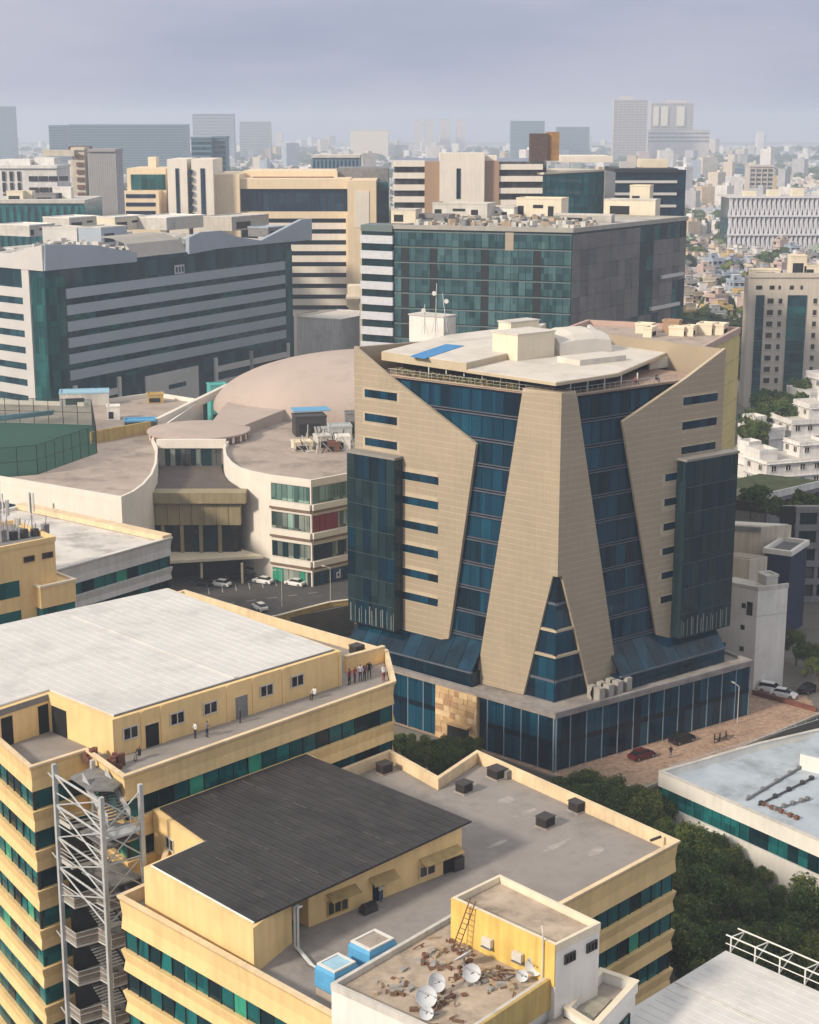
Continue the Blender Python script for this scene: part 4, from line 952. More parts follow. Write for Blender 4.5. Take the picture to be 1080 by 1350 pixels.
# sports court with green floor and tall netting on the left part of the roof
t = thing('sports_court', 'rooftop sports court with green floor behind tall net fencing', 'sports court', (*(-81.60,336.31),20.5))
CT = [(-84.66,304.59), (-73.88,309.47), (-66.15,330.59), (-73.40,363.09), (-101.11,366.98)]
b = MB(); b.prism(CT, 20.52, 20.6); b.build('court_floor', mat('court_green',(.014,.075,.052),.85,.15,.4), t)
NET = bpy.data.materials.new('net_mesh'); NET.use_nodes = True
nb = NET.node_tree.nodes['Principled BSDF']; nb.inputs['Base Color'].default_value = (.03,.10,.08,1); nb.inputs['Alpha'].default_value = .22; nb.inputs['Roughness'].default_value = .9
for i in (0,1,2,3):
    p, q = Vector(CT[i]), Vector(CT[(i+1) % 5]); L_ = (q-p).length; n = max(2, int(L_/3.2)); a_ = math.degrees(math.atan2(q.y-p.y,q.x-p.x))
    for k in range(n+1):
        c = p.lerp(q, k/n); b = MB(); b.tube((*c,20.6),(*c,26.5),.09,5); b.build('net_post', FRAME, t)
    b = MB(); b.obox((p+q)/2, a_, L_, .02, 20.7, 26.4); b.build('net', NET, t)
    b = MB(); b.obox((p+q)/2, a_, L_, .1, 26.4, 26.5); b.obox((p+q)/2, a_, L_, .1, 23.4, 23.5); b.build('net_rail', FRAME, t)
b = MB(); b.obox((-63.90,347.14), 50, 17, .5, 20.5, 23.2); tag(b.build('yellow_hoarding', OCHRE), 'ochre yellow hoarding wall beside the netted court on the hall roof', 'hoarding')
b = MB(); c4 = [(-89.65,340.30,25.50),(-79.13,348.67,25.50),(-78.39,347.11,26.80),(-89.38,339.56,26.80)]; b.hexa(c4,[(x,y,z+.12) for x,y,z in c4])
tag(b.build('net_awning', BLUEL), 'pale blue sheet awning slung over the netted rooftop court', 'awning')

# ------------------------------------------------------------------ generic slab fronts
def slab_tower(name, label, P, angL, LL, angR, LR, z0, z1, core_m, roof_m, cat='building'):
    FL_, FR_ = Face(P, angL, 1), Face(P, angR, -1)
    a = FR_.xy(LR); c = FL_.xy(LL); bk_ = (a[0]+FL_.d.x*LL, a[1]+FL_.d.y*LL)
    root = thing(name, label, cat, (P[0],P[1],z0))
    b = MB(); b.prism([tuple(P),a,bk_,c], z0, z1); b.build('core', core_m, root)
    b = MB(); b.prism(off([tuple(P),a,bk_,c],-.3), z1+.002, z1+.15); b.build('roof_deck', roof_m, root)
    return root, FL_, FR_
def fpart(root, F, name, m, *a):
    b = MB(); F.box(b, *a); return b.build(name, m, root)
ROOFG = mat('cluttered_roof_grey', (.46,.44,.42), .9, .3, .15, grime=.4)
# blue grey banded block on the left
BGREY = mat('blue_grey_cladding', (.32,.375,.44), .6, .08, .1, spec=.3)
PGREY = mat('pale_grey_cladding', (.52,.51,.50), .65, .08, .15)
HG = glass('band_glass', (.006,.026,.042), (.02,.08,.105), (2.2,2.2,4.3), rough=.07)
HGT = glass('corner_teal_glass', (.004,.04,.045), (.015,.11,.115), (2.6,2.6,4.3), rough=.07)
HP = (-93.3,410.0)
H_root, hL, hR = slab_tower('blue_grey_office_block', 'blue grey banded office block with teal glass corner and wavy roof parapet', HP, 140, 60, 60, 112, 0, 52.6, HG, ROOFG)
LHR = 112
for k in range(6):
    zt = 46.6-k*4.3
    fpart(H_root, hR, 'spandrel_band', BGREY, 7.5, LHR-4, zt-2.6, zt, .0, .35)
    for j in range(9):
        a0 = 7.6+j*11.2; fpart(H_root, hR, 'window_strip', random.choice([HG,HG,P_NAVY,HGT]), a0, a0+11.1, zt-4.28, zt-2.62, .02, .12)
    fpart(H_root, hL, 'spandrel_band', PGREY, 9, 60, zt-2.2, zt+.3, 0, .35)
for k in range(6,11):
    zt = 46.6-k*4.3; fpart(H_root, hL, 'spandrel_band', PGREY, 9, 60, zt-2.2, zt+.3, 0, .35)
fpart(H_root, hL, 'pale_pier', PGREY, 6.0, 9.0, 0, 52, 0, .5)
for j in range(3):
    for k in range(12):
        zt = 50-k*4.3
        fpart(H_root, hR, 'corner_pane', HGT, .15+j*2.4, 2.45+j*2.4, zt-4.2, zt, .02, .1)
        if j < 2: fpart(H_root, hL, 'corner_pane', HGT, .15+j*2.9, 2.95+j*2.9, zt-4.2, zt, .02, .1)
def plate_part(root, F, name, m, poly, o0, o1):
    b = MB(); F.plate(b, poly, o0, o1); return b.build(name, m, root)
plate_part(H_root, hL, 'roof_fascia', PGREY, [(-.3,51.8),(-.3,58.4),(14,55.6),(60,55.6),(60,51.8)], -.6, .7)
plate_part(H_root, hR, 'roof_fascia', BGREY, [(-0.43,51.88), (35.87,51.58), (36.03,54.05), (19.10,57.16), (0.09,58.54)], -.6, .7)
plate_part(H_root, hR, 'roof_fascia', BGREY, [(59.16,52.07), (72.92,52.69), (94.84,52.65), (122.94,52.34), (123.11,59.04), (117.47,59.07), (94.89,53.79), (82.46,55.66), (74.27,57.90), (64.80,57.98), (59.41,56.79)], -.6, .7)
b = MB(); b.loft([[hR.p(t, 52.7, -.5) for t in (36,44,52,60)], [hR.p(t, 56.2, -3) for t in (36,44,52,60)], [hR.p(t, 57.6, -8) for t in (36,44,52,60)], [hR.p(t, 57.8, -14) for t in (36,44,52,60)]], closed=False); b.build('curved_roof', mat('stone_grey_roof',(.36,.34,.31),.8,.15,.2), H_root)
fpart(H_root, hR, 'end_glass', HGT, LHR-4, LHR, 8, 50, 0, .3)
# lower storeys: white frames with dark openings
for a0, a1, zt in ((8.2,26,21.0),(70,88,20.8),(88,108,20.8)):
    fpart(H_root, hR, 'white_pier', PGREY, a0, a0+1.2, 4, zt, .1, .8); fpart(H_root, hR, 'white_pier', PGREY, a1, a1+1.2, 4, zt, .1, .8)
    for z in (16.4,12.2,8.4): fpart(H_root, hR, 'white_rail', PGREY, a0+1.2, a1, z, z+1.7, .1, .6)
fpart(H_root, hR, 'plain_wall', PGREY, 38, 62, 2, 19.5, .02, .5)
fpart(H_root, hR, 'window_strip', HG, 48, 56, 14.5, 15.8, .5, .56)
sg = fpart(H_root, hR, 'roof_sign', mat('pale_sign_frame',(.42,.42,.46),.6,.1,1), 52.5, 57.0, 46.8, 49.4, .36, .5)
for k in range(3): fpart(sg, hR, 'sign_stroke', HG, 53.1+k*1.35, 53.9+k*1.35, 47.3, 48.8, .5, .53)

# roof clutter of that block: plant rooms
def simple_box(name, label, cat, c, ang, lx, ly, z0, z1, m, mr=None, group=None, slots=0):
    pts = sq(c, ang, lx, ly); t = thing(name, label, cat, (c[0],c[1],z0), group)
    b = MB(); b.prism(pts, z0, z1); b.build('wall', m, t)
    b = MB(); b.ring(off(pts,.1), off(pts,-.25), z1+.002, z1+.4); b.prism(off(pts,-.26), z1+.002, z1+.1); b.build('roof', mr or m, t)
    for k in range(slots):
        f_, L_ = edge_face(pts, 0); q = MB(); f_.box(q, L_*(k+.12)/slots, L_*(k+.5+.3*((k+int(L_))%2))/slots, z0+(z1-z0)*(.55 if k%2 else .12), z0+(z1-z0)*(.72 if k%2 else .66), 0, .05); q.build('louvre', DARK, t)
    return t
simple_box('plant_room', 'long pale plant room nearest the corner on the blue grey block roof', 'rooftop room', (-105.91,502.63), 60, 9, 14, 52.8, 57.0, PGREY, WHITED, None, 2)
simple_box('plant_room', 'blue grey plant room with flat lid right of the long pale one', 'rooftop room', (-94.24,495.82), 60, 12, 9, 52.8, 57.6, BGREY, WHITED, None, 1)
simple_box('plant_room', 'white roofed plant room at the left rear of the blue grey block roof', 'rooftop room', (-126.21,531.82), 60, 12, 14, 52.8, 56.2, WHITED, WHITE, None, 3)
simple_box('plant_room', 'white plant room in the middle rear of the blue grey block roof', 'rooftop room', (-117.95,564.55), 60, 16, 12, 52.8, 56.8, WHITED, WHITE, None, 2)
simple_box('plant_room', 'cream plant room with a raised lid beside the banded cream building', 'rooftop room', (-99.97,560.25), 60, 16, 8, 52.8, 57.2, CREAM, WHITE, None, 2)
simple_box('plant_room', 'broad white plant room half way along the blue grey block roof', 'rooftop room', (-84.93,568.93), 60, 22, 16, 52.8, 56.8, WHITED, WHITE, None, 0)
simple_box('plant_room', 'stone coloured plant room at the far end of the blue grey block roof', 'rooftop room', (-60.43,564.55), 60, 22, 12, 52.8, 57.2, mat('stone_render',(.50,.46,.40),.8,.1,.3,streak=.2), WHITED, None, 1)
simple_box('plant_room', 'low dark plant enclosure near the raised parapet end of the blue grey roof', 'rooftop room', (-46.65,527.99), 60, 10, 8, 52.8, 55.6, STEELD, BGREY, None, 1)

b = MB(); rng = random.Random(12)
for k in range(170):
    u, v = 3+rng.random()*104, 4+rng.random()*52; p = hR.xy(u, -v)
    b.obox(p, rng.choice([60,60,150,20]), rng.uniform(.7,3.4), rng.uniform(.6,2.2), 52.7, 53.0+rng.random()*1.7, rng.randrange(3))
for k in range(14):
    u, v = 5+rng.random()*95, 6+rng.random()*40; b.tube((*hR.xy(u,-v),52.9),(*hR.xy(u+rng.uniform(4,14),-v),52.9),.2,5,m=1)
tag(b.build('roof_equipment', [WHITED, STEELD, PGREY]), 'scatter of ducts and small boxes over the blue grey banded block roof', 'roof equipment', kind='stuff')
# dark teal gridded glass block behind the tower
JG = glass('grid_glass', (.014,.042,.052), (.045,.11,.125), (1.55,1.55,3.95), rough=.08)
JGL = glass('grid_glass_light', (.035,.085,.095), (.075,.15,.165), (1.55,1.55,3.95), rough=.08)
JS = glass('grid_glass_smoke', (.012,.018,.026), (.085,.085,.09), (3.6,3.6,7.9), rough=.05, wob=.05)
GRIDL = mat('grid_mullion', (.11,.15,.15), .5, .1, 1)
JP = (40.9,404.7); jaL, jaR = 161.0, 55.1
J_root, jL, jR = slab_tower('gridded_glass_block', 'dark teal gridded glass office block standing directly behind the tan tower', JP, jaL, 47.4, jaR, 66, 0, 62.3, P_DARK, ROOFG)
rng = random.Random(4)
for r in range(10):
    zt = 61.2-r*3.98
    for k in range(24):
        a0 = .1+k*1.97
        dark = (k in (4,11,18,22) and 0 < r < 7)
        fpart(J_root, jL, 'window_pane', DARK if dark else rng.choice([JG,JG,JGL]), a0+.05, a0+1.9, zt-3.6, zt-.2, .03, .10 if dark else .18)
    fpart(J_root, jL, 'storey_ledge', GRIDL, 0, 47.4, zt-.18, zt+.12, .03, .26)
JREF = mat('polished_grey_granite', (.13,.125,.13), .28, .35, .10, spec=.4, grime=.35); JREF2 = mat('polished_dark_granite', (.085,.085,.095), .25, .35, .12, spec=.4, grime=.3)  # reflections of neighbouring buildings, painted as grey panels among dark panes
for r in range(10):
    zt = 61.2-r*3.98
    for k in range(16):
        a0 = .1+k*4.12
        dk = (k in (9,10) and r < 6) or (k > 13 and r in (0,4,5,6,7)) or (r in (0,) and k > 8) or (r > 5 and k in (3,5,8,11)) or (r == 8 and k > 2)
        fpart(J_root, jR, 'window_pane' if dk else 'granite_panel', rng.choice([P_NAVY,HGT,P_DARK]) if dk else rng.choice([JREF,JREF,JREF2]), a0+.04, a0+4.06, zt-3.9, zt, .03, .09 if dk else .16)
for (t0_, t1_, z_) in ((20,34,34.5),(44,62,38.2),(30,46,29.0),(50,64,46.5)): fpart(J_root, jR, 'pale_ledge', PGREY, t0_, t1_, z_, z_+.9, .16, .9)
fpart(J_root, jL, 'stone_panel', mat('beige_panel',(.34,.29,.23),.7,.1,1), 15.2, 17.4, 57.0, 61.5, .2, .32)
fpart(J_root, jR, 'white_ledge', PGREY, 6, 66, 21.0, 22.6, .05, 1.2)
b = MB(); jpoly = [JP, jR.xy(66), (jR.xy(66)[0]+jL.d.x*47.4, jR.xy(66)[1]+jL.d.y*47.4), jL.xy(47.4)]; b.ring(off(jpoly,.35), off(jpoly,-.5), 61.8, 62.9); b.build('parapet', mat('stone_parapet',(.34,.33,.30),.8,.15,.6), J_root)
# protruding left corner bay with white slabs
JB = [jL.xy(56,-9), jL.xy(56,-1.0), jL.xy(47.2,1.6), jL.xy(46.8,-9)]
JB = [jL.xy(47.3,-10), jL.xy(57.5,-10), jL.xy(57.0,-.5), jL.xy(47.3,.7)][::-1]
JB = [jL.xy(57.0,-1.2), jL.xy(48.0,.5), jL.xy(48.0,-10), jL.xy(57.5,-10)]
b = MB(); b.prism(JB, 0, 62.0); b.build('corner_bay', P_DARK, J_root)
for r in range(12):
    zt = 60-r*4.0; b = MB(); b.prism(off(JB,.35), zt-2.1, zt); b.build('white_slab', mat('white_slab_paint',(.50,.52,.56),.7,.12,.8), J_root)
b = MB(); b.prism(off(JB,.2), 61.0, 62.6); b.build('bay_cap', GRIDL, J_root)
# its roof equipment
for i, (px, py, w_, d_, h_, mm, lab) in enumerate(((612,288,16,8,4.2,WHITED,'white framed plant enclosure left of centre on the gridded glass block roof'),(655,286,12,7,3.0,WHITE,'white plant box beside the framed enclosure on the gridded glass block roof'),(715,285,13,8,5.4,CREAM,'cream plant room with a dark band in the middle of the gridded glass block roof'),(833,283,15,7,4.5,CREAM,'cream plant room at the right end of the gridded glass block roof'),(843,276,6,5,8.0,CREAM,'taller cream stair head behind the right plant room of the gridded glass block roof'),(536,290,7,5,3.4,CREAM,'small cream stair head near the left corner of the gridded glass block roof'),(575,290,9,5,2.0,STEELD,'low dark duct row near the left of the gridded glass block roof'),(770,290,16,4,1.8,ROOFG,'long low duct row right of the middle plant room on the gridded glass roof'))):
    simple_box('plant_room', lab, 'rooftop room', {612:(15.30,453.07),655:(24.64,456.83),715:(37.49,456.83),833:(64.36,468.50),843:(68.73,480.78),536:(-0.82,435.13),575:(7.15,435.13),770:(47.34,438.60)}[px], -20, w_, d_, 62.46, 62.46+h_, mm, WHITED if i % 2 else mm, None, 3 if i in (0,1,2) else 1)
b = MB(); rng = random.Random(11)
for k in range(260):
    u, v = rng.random(), rng.random(); p = Vector(jL.xy(46*u, -2-36*v)); p = Vector((p.x+jR.d.x*4, p.y+jR.d.y*4))
    b.obox(p, rng.uniform(0,90), rng.uniform(.6,2.6), rng.uniform(.6,1.8), 62.45, 62.6+rng.random()*1.6, rng.randrange(3))
tag(b.build('roof_equipment', [WHITED, STEELD, mat('tan_box',(.42,.33,.24),.8,.2,1)]), 'scatter of small ducts and boxes over the gridded glass block roof', 'roof equipment', kind='stuff')

# cream banded block, far left of centre
CRM = mat('warm_cream_cladding', (.74,.60,.42), .75, .06, .2, streak=.08)
CRW = mat('warm_white_cladding', (.74,.68,.60), .75, .06, .2, streak=.08)
IG = glass('navy_band_glass', (.006,.02,.045), (.02,.05,.085), (3,3,4), rough=.08)
I_root = thing('cream_banded_block', 'warm cream office complex with dark window bands and tall slotted white piers', 'building', (*(-39.58,600.00,42.67)[:2],0))
b = MB(); fb(b, (-63.01,600.00,66.77), (-22.84,600.00,-47.17), 46); b.build('core', IG, I_root)
def ib(name, m, tl, br, dep): b = MB(); fb(b, tl, br, dep); return b.build(name, m, I_root)
ib('roof_band', CRM, (-63.03,598.00,68.76), (-21.78,598.00,65.20), 46)
ib('top_glass', IG, (-62.71,599.40,65.15), (-23.03,599.40,56.89), 1)
for k in range(13): 
    b = MB(); x0 = (-62.69,599.30,65.15)[0]; x1 = (-22.95,599.30,65.15)[0]; x = x0+(x1-x0)*(k+.5)/13; b.box(x-.12, x+.12, 599.2, 599.39, (-62.86,599.00,57.18)[2], (-62.67,599.00,64.89)[2]); b.build('mullion', FRAME, I_root)
ib('middle_band', CRM, (-63.33,598.00,56.96), (-21.88,598.00,54.47), 3)
for k in range(9):
    zt = (-39.29,598.00,52.82)[2]-k*4.02
    b = MB(); b.box((-56.13,598.00,52.82)[0], (-22.73,598.00,52.82)[0], 598, 600, zt-2.25, zt); b.build('spandrel_band', CRW, I_root)
ib('corner_pier', CRM, (-22.64,592.00,68.41), (-12.12,592.00,18.17), 30)
ib('corner_panel', CRW, (-19.91,591.80,64.63), (-14.73,591.80,51.54), .3)
ib('slim_pier', CRM, (-23.39,594.00,55.80), (-21.45,594.00,22.17), 6)
ib('side_glass', HGT, (-12.04,600.00,67.60), (-7.63,600.00,42.67), 40)
ib('roof_terrace', CRM, (-63.91,618.00,70.93), (-27.40,618.00,66.42), 40)
b = MB(); fb(b, (-59.06,612.00,69.15), (-28.55,612.00,67.75), 1.5); b.build('terrace_shade', RUST, I_root)
ib('dark_roof_panel', STEELD, (-27.80,622.00,71.96), (-8.13,622.00,66.85), 30)
ib('cream_wall', CRM, (-71.66,596.00,70.46), (-62.35,596.00,42.97), 40)
ib('slotted_pier', CRW, (-87.80,590.00,76.00), (-80.63,590.00,43.42), 30); ib('slotted_pier', CRW, (-79.07,590.40,75.99), (-71.22,590.40,43.39), 30)
ib('pier_slot', IG, (-84.86,589.80,72.79), (-83.56,589.80,54.39), .3); ib('pier_slot', IG, (-75.85,590.20,72.78), (-74.21,590.20,54.37), .3)
for k in range(8): 
    tl = (-80.18,589.70,72.79); b = MB(); b.box(tl[0], tl[0]+1.6, 589.5, 590.2, tl[2]-2-k*2.55, tl[2]-.5-k*2.55); b.build('pier_window', IG, I_root)
ib('wing_wall', CRM, (-104.21,600.00,72.52), (-89.91,600.00,42.67), 30)
for k in range(4): 
    tl, br = (-102.85,599.70,70.35), (-89.91,599.70,64.86); w_ = (br[0]-tl[0])/4; b = MB(); b.box(tl[0]+k*w_+.1, tl[0]+(k+1)*w_-.1, 599.7, 600.1, br[2], tl[2]); b.build('wing_window', HGT, I_root)
ib('lower_wing', CRM, (-103.99,592.00,64.62), (-91.50,592.00,43.27), 10)
for y in (256,267,278): 
    ib('wing_band', IG, (-103.45,591.80,63.54) if y == 256 else ((-103.57,591.80,60.55) if y == 267 else (-103.70,591.80,57.55)), (-92.71,591.80,62.18) if y == 256 else ((-92.82,591.80,59.19) if y == 267 else (-92.94,591.80,56.19)), .4)
ib('rooftop_cabin', CREAM, (-98.63,615.00,76.33), (-95.65,615.00,72.14), 8)

# white and teal block in the centre distance
K_root = thing('white_and_teal_block', 'distant office block with white slabs, brown brick bays and a teal glass wing', 'building', (*(25.54,545.00,59.46)[:2],0))
def kb(name, m, tl, br, dep): b = MB(); fb(b, tl, br, dep); return b.build(name, m, K_root)
BRK = mat('brown_brick', (.36,.24,.16), .85, .12, 2)
KG = glass('teal_curtain_glass', (.006,.085,.10), (.015,.17,.19), (3,3,4), rough=.06)
kb('core', P_GREY, (-5.08,546.00,76.15), (45.89,546.00,2.63), 60)
for k in range(6):
    zt = (0.00,544.00,76.44)[2]-k*3.9
    b = MB(); b.box((-5.57,544.00,76.44)[0], (5.06,544.00,76.44)[0], 544, 550, zt-1.9, zt); b.build('white_slab', CRW, K_root)
    b = MB(); b.box((29.11,544.00,75.45)[0], (44.55,544.00,75.45)[0], 544, 550, zt-2.9, zt-1.1); b.build('white_slab', CRW, K_root)
kb('brick_bay', BRK, (5.06,543.50,76.21), (10.84,543.50,29.05), 6); kb('brick_bay', BRK, (24.27,543.50,76.45), (29.94,543.50,29.05), 6)
kb('white_stair_tower', CRW, (10.05,541.00,78.96), (24.92,541.00,29.33), 16)
kb('stair_slot', P_NAVY, (15.61,540.80,74.05), (16.95,540.80,64.16), .3)
kb('stair_cap', CRW, (23.94,548.00,78.10), (29.33,548.00,75.36), 10)
tF = Face((44.70,545.00,71.96)[:2], 57, -1)
b = MB(); q = [tF.xy(0), tF.xy(46), tF.xy(46,-40), tF.xy(0,-40)]; b.prism(q, 0, (44.70,545.00,71.96)[2]); b.build('teal_core', FRAME, K_root)
for k in range(8):
    for j in range(9):
        zt = (44.70,545.00,71.96)[2]-.4-j*4.0
        b = MB(); tF.box(b, k*5.75+.08, (k+1)*5.75-.08, zt-3.8, zt, .02, .12); b.build('teal_pane', KG, K_root)
b = MB(); q = [tF.xy(-.2,.3), tF.xy(46.2,.3), tF.xy(46.2,-40), tF.xy(-.2,-40)]; b.prism(q, (44.70,545.00,71.96)[2], (44.70,545.00,71.96)[2]+.7); b.build('teal_roof', CREAM, K_root)
kb('wing_core', P_NAVY, (72.84,575.00,72.65), (97.71,575.00,-7.49), 30)
for k in range(6):
    zt = (83.00,574.00,69.01)[2]-k*4.2
    b = MB(); b.box((72.83,574.00,69.01)[0], (94.51,574.00,69.01)[0], 574, 576, zt-.9, zt); b.build('wing_slab', PGREY, K_root)
kb('wing_parapet', FRAME, (72.41,573.80,73.20), (94.63,573.80,71.89), 31)
kb('roof_cabin', CREAM, (82.97,585.00,76.10), (92.64,585.00,72.38), 10)
kb('white_frame', PGREY, (75.01,580.00,75.42), (80.51,580.00,72.25), 3)
kb('rusty_tower', mat('rusty_orange_panel',(.34,.18,.06),.85,.3,.5,grime=.3), (47.21,560.00,85.73), (51.31,560.00,76.10), 8); kb('dark_lattice', mat('dark_rust',(.10,.065,.05),.9,.4,1), (41.44,559.00,85.23), (47.32,559.00,76.12), 8)
kb('cream_roof', CRW, (55.78,600.00,76.89), (74.81,600.00,74.71), 30)

# ------------------------------------------------------------------ right side, middle distance
CREAMD = mat('old_cream_paint', (.60,.54,.44), .85, .1, .3, streak=.2, grime=.15)
HOUSEW = mat('white_house_paint', (.72,.70,.68), .85, .1, .3, streak=.2, grime=.15)
# yellow block just behind the tower
yA, yB = Vector((51.52,276.27)), Vector((62.54,301.46)); yd = (yB-yA).normalized(); yn = Vector((-yd.y, yd.x))
YB_P = [tuple(yA-yd*22), tuple(yB), tuple(yB+yn*30), tuple(yA-yd*22+yn*30)]
t = thing('yellow_slab_block', 'yellow panelled block with pink roof edge behind the right side of the tan tower', 'building', (yA.x,yA.y,0))
YPAL = mat('pale_yellow_panel', (.62,.50,.22), .75, .1, .4, streak=.12)
b = MB(); b.prism(YB_P, 0, 49.6); b.build('wall', YPAL, t)
f_, L_ = edge_face(YB_P, 0)
for k in range(12): b = MB(); f_.box(b, 0, L_, 49.0-k*3.9-3.75, 49.0-k*3.9, .02, .12); b.build('panel_course', YPAL, t)
b = MB(); b.ring(off(YB_P,.2), off(YB_P,-.5), 49.602, 50.8); b.build('parapet', mat('pink_parapet',(.46,.33,.28),.85,.15,.5), t)
b = MB(); b.prism(off(YB_P,-.5), 49.603, 49.8); b.build('roof_deck', MROOF, t)
f_, L_ = edge_face(YB_P, 1)
for k in range(10): b = MB(); f_.box(b, .6, 2.0, 47-k*3.9-2, 47-k*3.9, .02, .08); b.build('window', WINB, t)
rng = random.Random(21)
for k in range(7):
    c = yB+yn*(3+k*2.2)-yd*(2+rng.random()*12)
    simple_box('roof_cabin', ['small cream roof cabin nearest the edge of the yellow slab block','cream roof cabin with a dark slot on the yellow slab block','long low cream cabin on the yellow slab block roof','square cream tank house in the middle of the yellow slab roof','brown roof box among the cream cabins of the yellow slab block','tall cream stair head at the back of the yellow slab block','farthest cream box on the yellow slab block roof'][k], 'rooftop room', c, 64, 2+rng.random()*2.2, 1.6+rng.random()*1.6, 49.81, 50.9+rng.random()*1.3, [CREAM,CREAM,CREAM,CREAM,BRK,CREAM,CREAM][k], None, None, 1)

# beige apartment slab with teal window strips
L_root = thing('beige_apartment_block', 'beige apartment block with two tall teal glass strips and columns of small square windows', 'building', (*(121.76,505.00,0.44)[:2],0))
BEI = mat('beige_render', (.56,.50,.425), .8, .06, .2, streak=.12)
yL = 505
def lb(name, m, tl, br, dep): b = MB(); fb(b, tl, br, dep); return b.build(name, m, L_root)
lb('wall', BEI, (107.04,505.00,41.33), (144.09,505.00,-5.74), 7)
lb('roof_parapet', BEI, (106.76,504.60,42.79), (141.09,504.60,41.37), 1)
for (x0, x1) in (((109.44,504.80,35.64)[0], (112.07,504.80,35.64)[0]), ((119.50,504.80,35.64)[0], (125.49,504.80,35.64)[0])):
    z1 = (110.15,504.80,35.88)[2]
    for k in range(10):
        b = MB(); b.box(x0, x1, 504.7, 505.2, z1-(k+1)*3.6+.08, z1-k*3.6-.05); b.build('glass_strip_pane', random.choice([HGT,HG]), L_root)
for k in range(9):
    z = (110.25,504.80,33.97)[2]-k*3.62
    for (xa, wd) in (((114.08,504.80,33.97)[0], 1.9), ((117.20,504.80,33.97)[0], 1.1), ((128.22,504.80,33.97)[0], 1.1)):
        b = MB(); b.box(xa-wd/2, xa+wd/2, 504.85, 505.3, z-.8, z+.8); w_ = b.build('window', WINB, L_root)
        b = MB(); b.box(xa-wd/2-.2, xa+wd/2+.2, 504.7, 505.1, z-1.05, z-.82); b.build('sill', BEI, w_)
z = (110.02,504.80,38.26)[2]
for xa, wd in (((110.26,504.80,38.26)[0],1.9),((114.33,504.80,38.26)[0],1.5),((116.72,504.80,38.26)[0],.7),((120.55,504.80,38.26)[0],1.2),((123.66,504.80,38.26)[0],.7)):
    b = MB(); b.box(xa-wd/2, xa+wd/2, 504.85, 505.3, z-.6, z+.6); b.build('window', WINB, L_root)
for k, (px, h) in enumerate(((1050,6.2),(1000,1.8),(1068,3.2))):
    c = (123.49,512.00,41.65) if k == 0 else ((113.32,512.00,41.65) if k == 1 else (128.33,512.00,41.65))
    simple_box('roof_cabin', ['tall cream stair head on the beige apartment block','low white cabin at the left of the beige apartment roof','cream cabin at the right of the beige apartment roof'][k], 'rooftop room', c[:2], 0, (5,9,6)[k], 5, (121.85,505.00,41.33)[2]+.18, (121.85,505.00,41.33)[2]+h, CREAM, None, None, 1)

# white lattice fronted block
M2 = thing('lattice_fronted_block', 'pale curved office block with a diamond lattice front, beyond the houses on the right', 'building', (*(249.15,1080.00,10.42)[:2],0))
yM = 1080
LAT = mat('lattice_white', (.60,.60,.64), .7, .08, .2)
b = MB(); fb(b, (215.97,1084.00,40.21), (311.94,1084.00,1.04), 40); b.build('core', HG, M2)
x0, x1 = (213.11,1080.00,41.38)[0], (282.80,1080.00,41.38)[0]; zt = (232.27,1080.00,41.88)[2]; hM = zt
for j in range(4):
    z = zt-j*(zt/3.4); b = MB(); b.box(x0, x1+20, 1080, 1083.9, z-1.1, z); b.build('lattice_band', LAT, M2)
nx = 22; st = (x1-x0)/nx; rng = random.Random(5)
for j in range(3):
    zb = zt-(j+1)*(zt/3.4); h = zt/3.4-1.1
    for k in range(nx+6):
        b = MB(); xa = x0+k*st
        b.hexa([(xa,1081,zb),(xa+1.2,1081,zb),(xa+1.2,1083.5,zb),(xa,1083.5,zb)],[(xa+st*.5,1081,zb+h),(xa+st*.5+1.2,1081,zb+h),(xa+st*.5+1.2,1083.5,zb+h),(xa+st*.5,1083.5,zb+h)])
        b.hexa([(xa+st-.6,1081.2,zb),(xa+st+.6,1081.2,zb),(xa+st+.6,1083.3,zb),(xa+st-.6,1083.3,zb)],[(xa+st*.5-.4,1081.2,zb+h),(xa+st*.5+.6,1081.2,zb+h),(xa+st*.5+.6,1083.3,zb+h),(xa+st*.5-.4,1083.3,zb+h)])
        b.box(xa+.6, xa+st*.38, 1082, 1083.6, zb+h*.55, zb+h)
        b.build('lattice_panel', LAT, M2)
b = MB(); b.box(x0, x1+20, 1084, 1124, zt-1.2, zt-.3); b.build('roof_deck', WHITED, M2)
for k in range(3): b = MB(); b.box(x0+12+k*16, x0+20+k*16, 1090, 1098, zt-.3, zt+3+k); b.build('roof_room', CREAM, M2)

# cluster at the right foot of the tower
t1, aL, aR = slab_tower('blank_white_block', 'blank white rendered block with a few tiny windows beside the tower podium', (54.96,241.00,0.76)[:2], 141, 9.5, 22, 5.6, 0, 16.6, WHITE, WHITED)
for k in range(4):
    for j in range(2): fpart(t1, aL, 'window', WINB, 2.0+j*3.2, 2.7+j*3.2, 2.6+k*3.6, 3.4+k*3.6, .01, .05)
fpart(t1, aL, 'window', WINB, .8, 1.8, 12.4, 14.6, .01, .06)
fpart(t1, aR, 'groove', WHITED, 0, 5.6, 12.4, 12.5, .01, .04)
fpart(t1, aR, 'parapet', WHITED, -.1, 5.7, 16.62, 17.3, -.3, .06); fpart(t1, aL, 'parapet', WHITED, 0, 9.5, 16.62, 17.25, -.3, .06)
simple_box('roof_cabin', 'small white cabin with a round hatch on the blank white block', 'rooftop room', aR.xy(3.8,-3), 22, 2.2, 2.4, 16.76, 18.0, WHITED)
t1, aL, aR = slab_tower('brown_roofed_house', 'cream house with a worn brown flat roof tucked behind the blank white block', (58.03,262.00,8.97)[:2], 150, 8, 30, 4, 0, 16.0, CREAMD, MROOF)
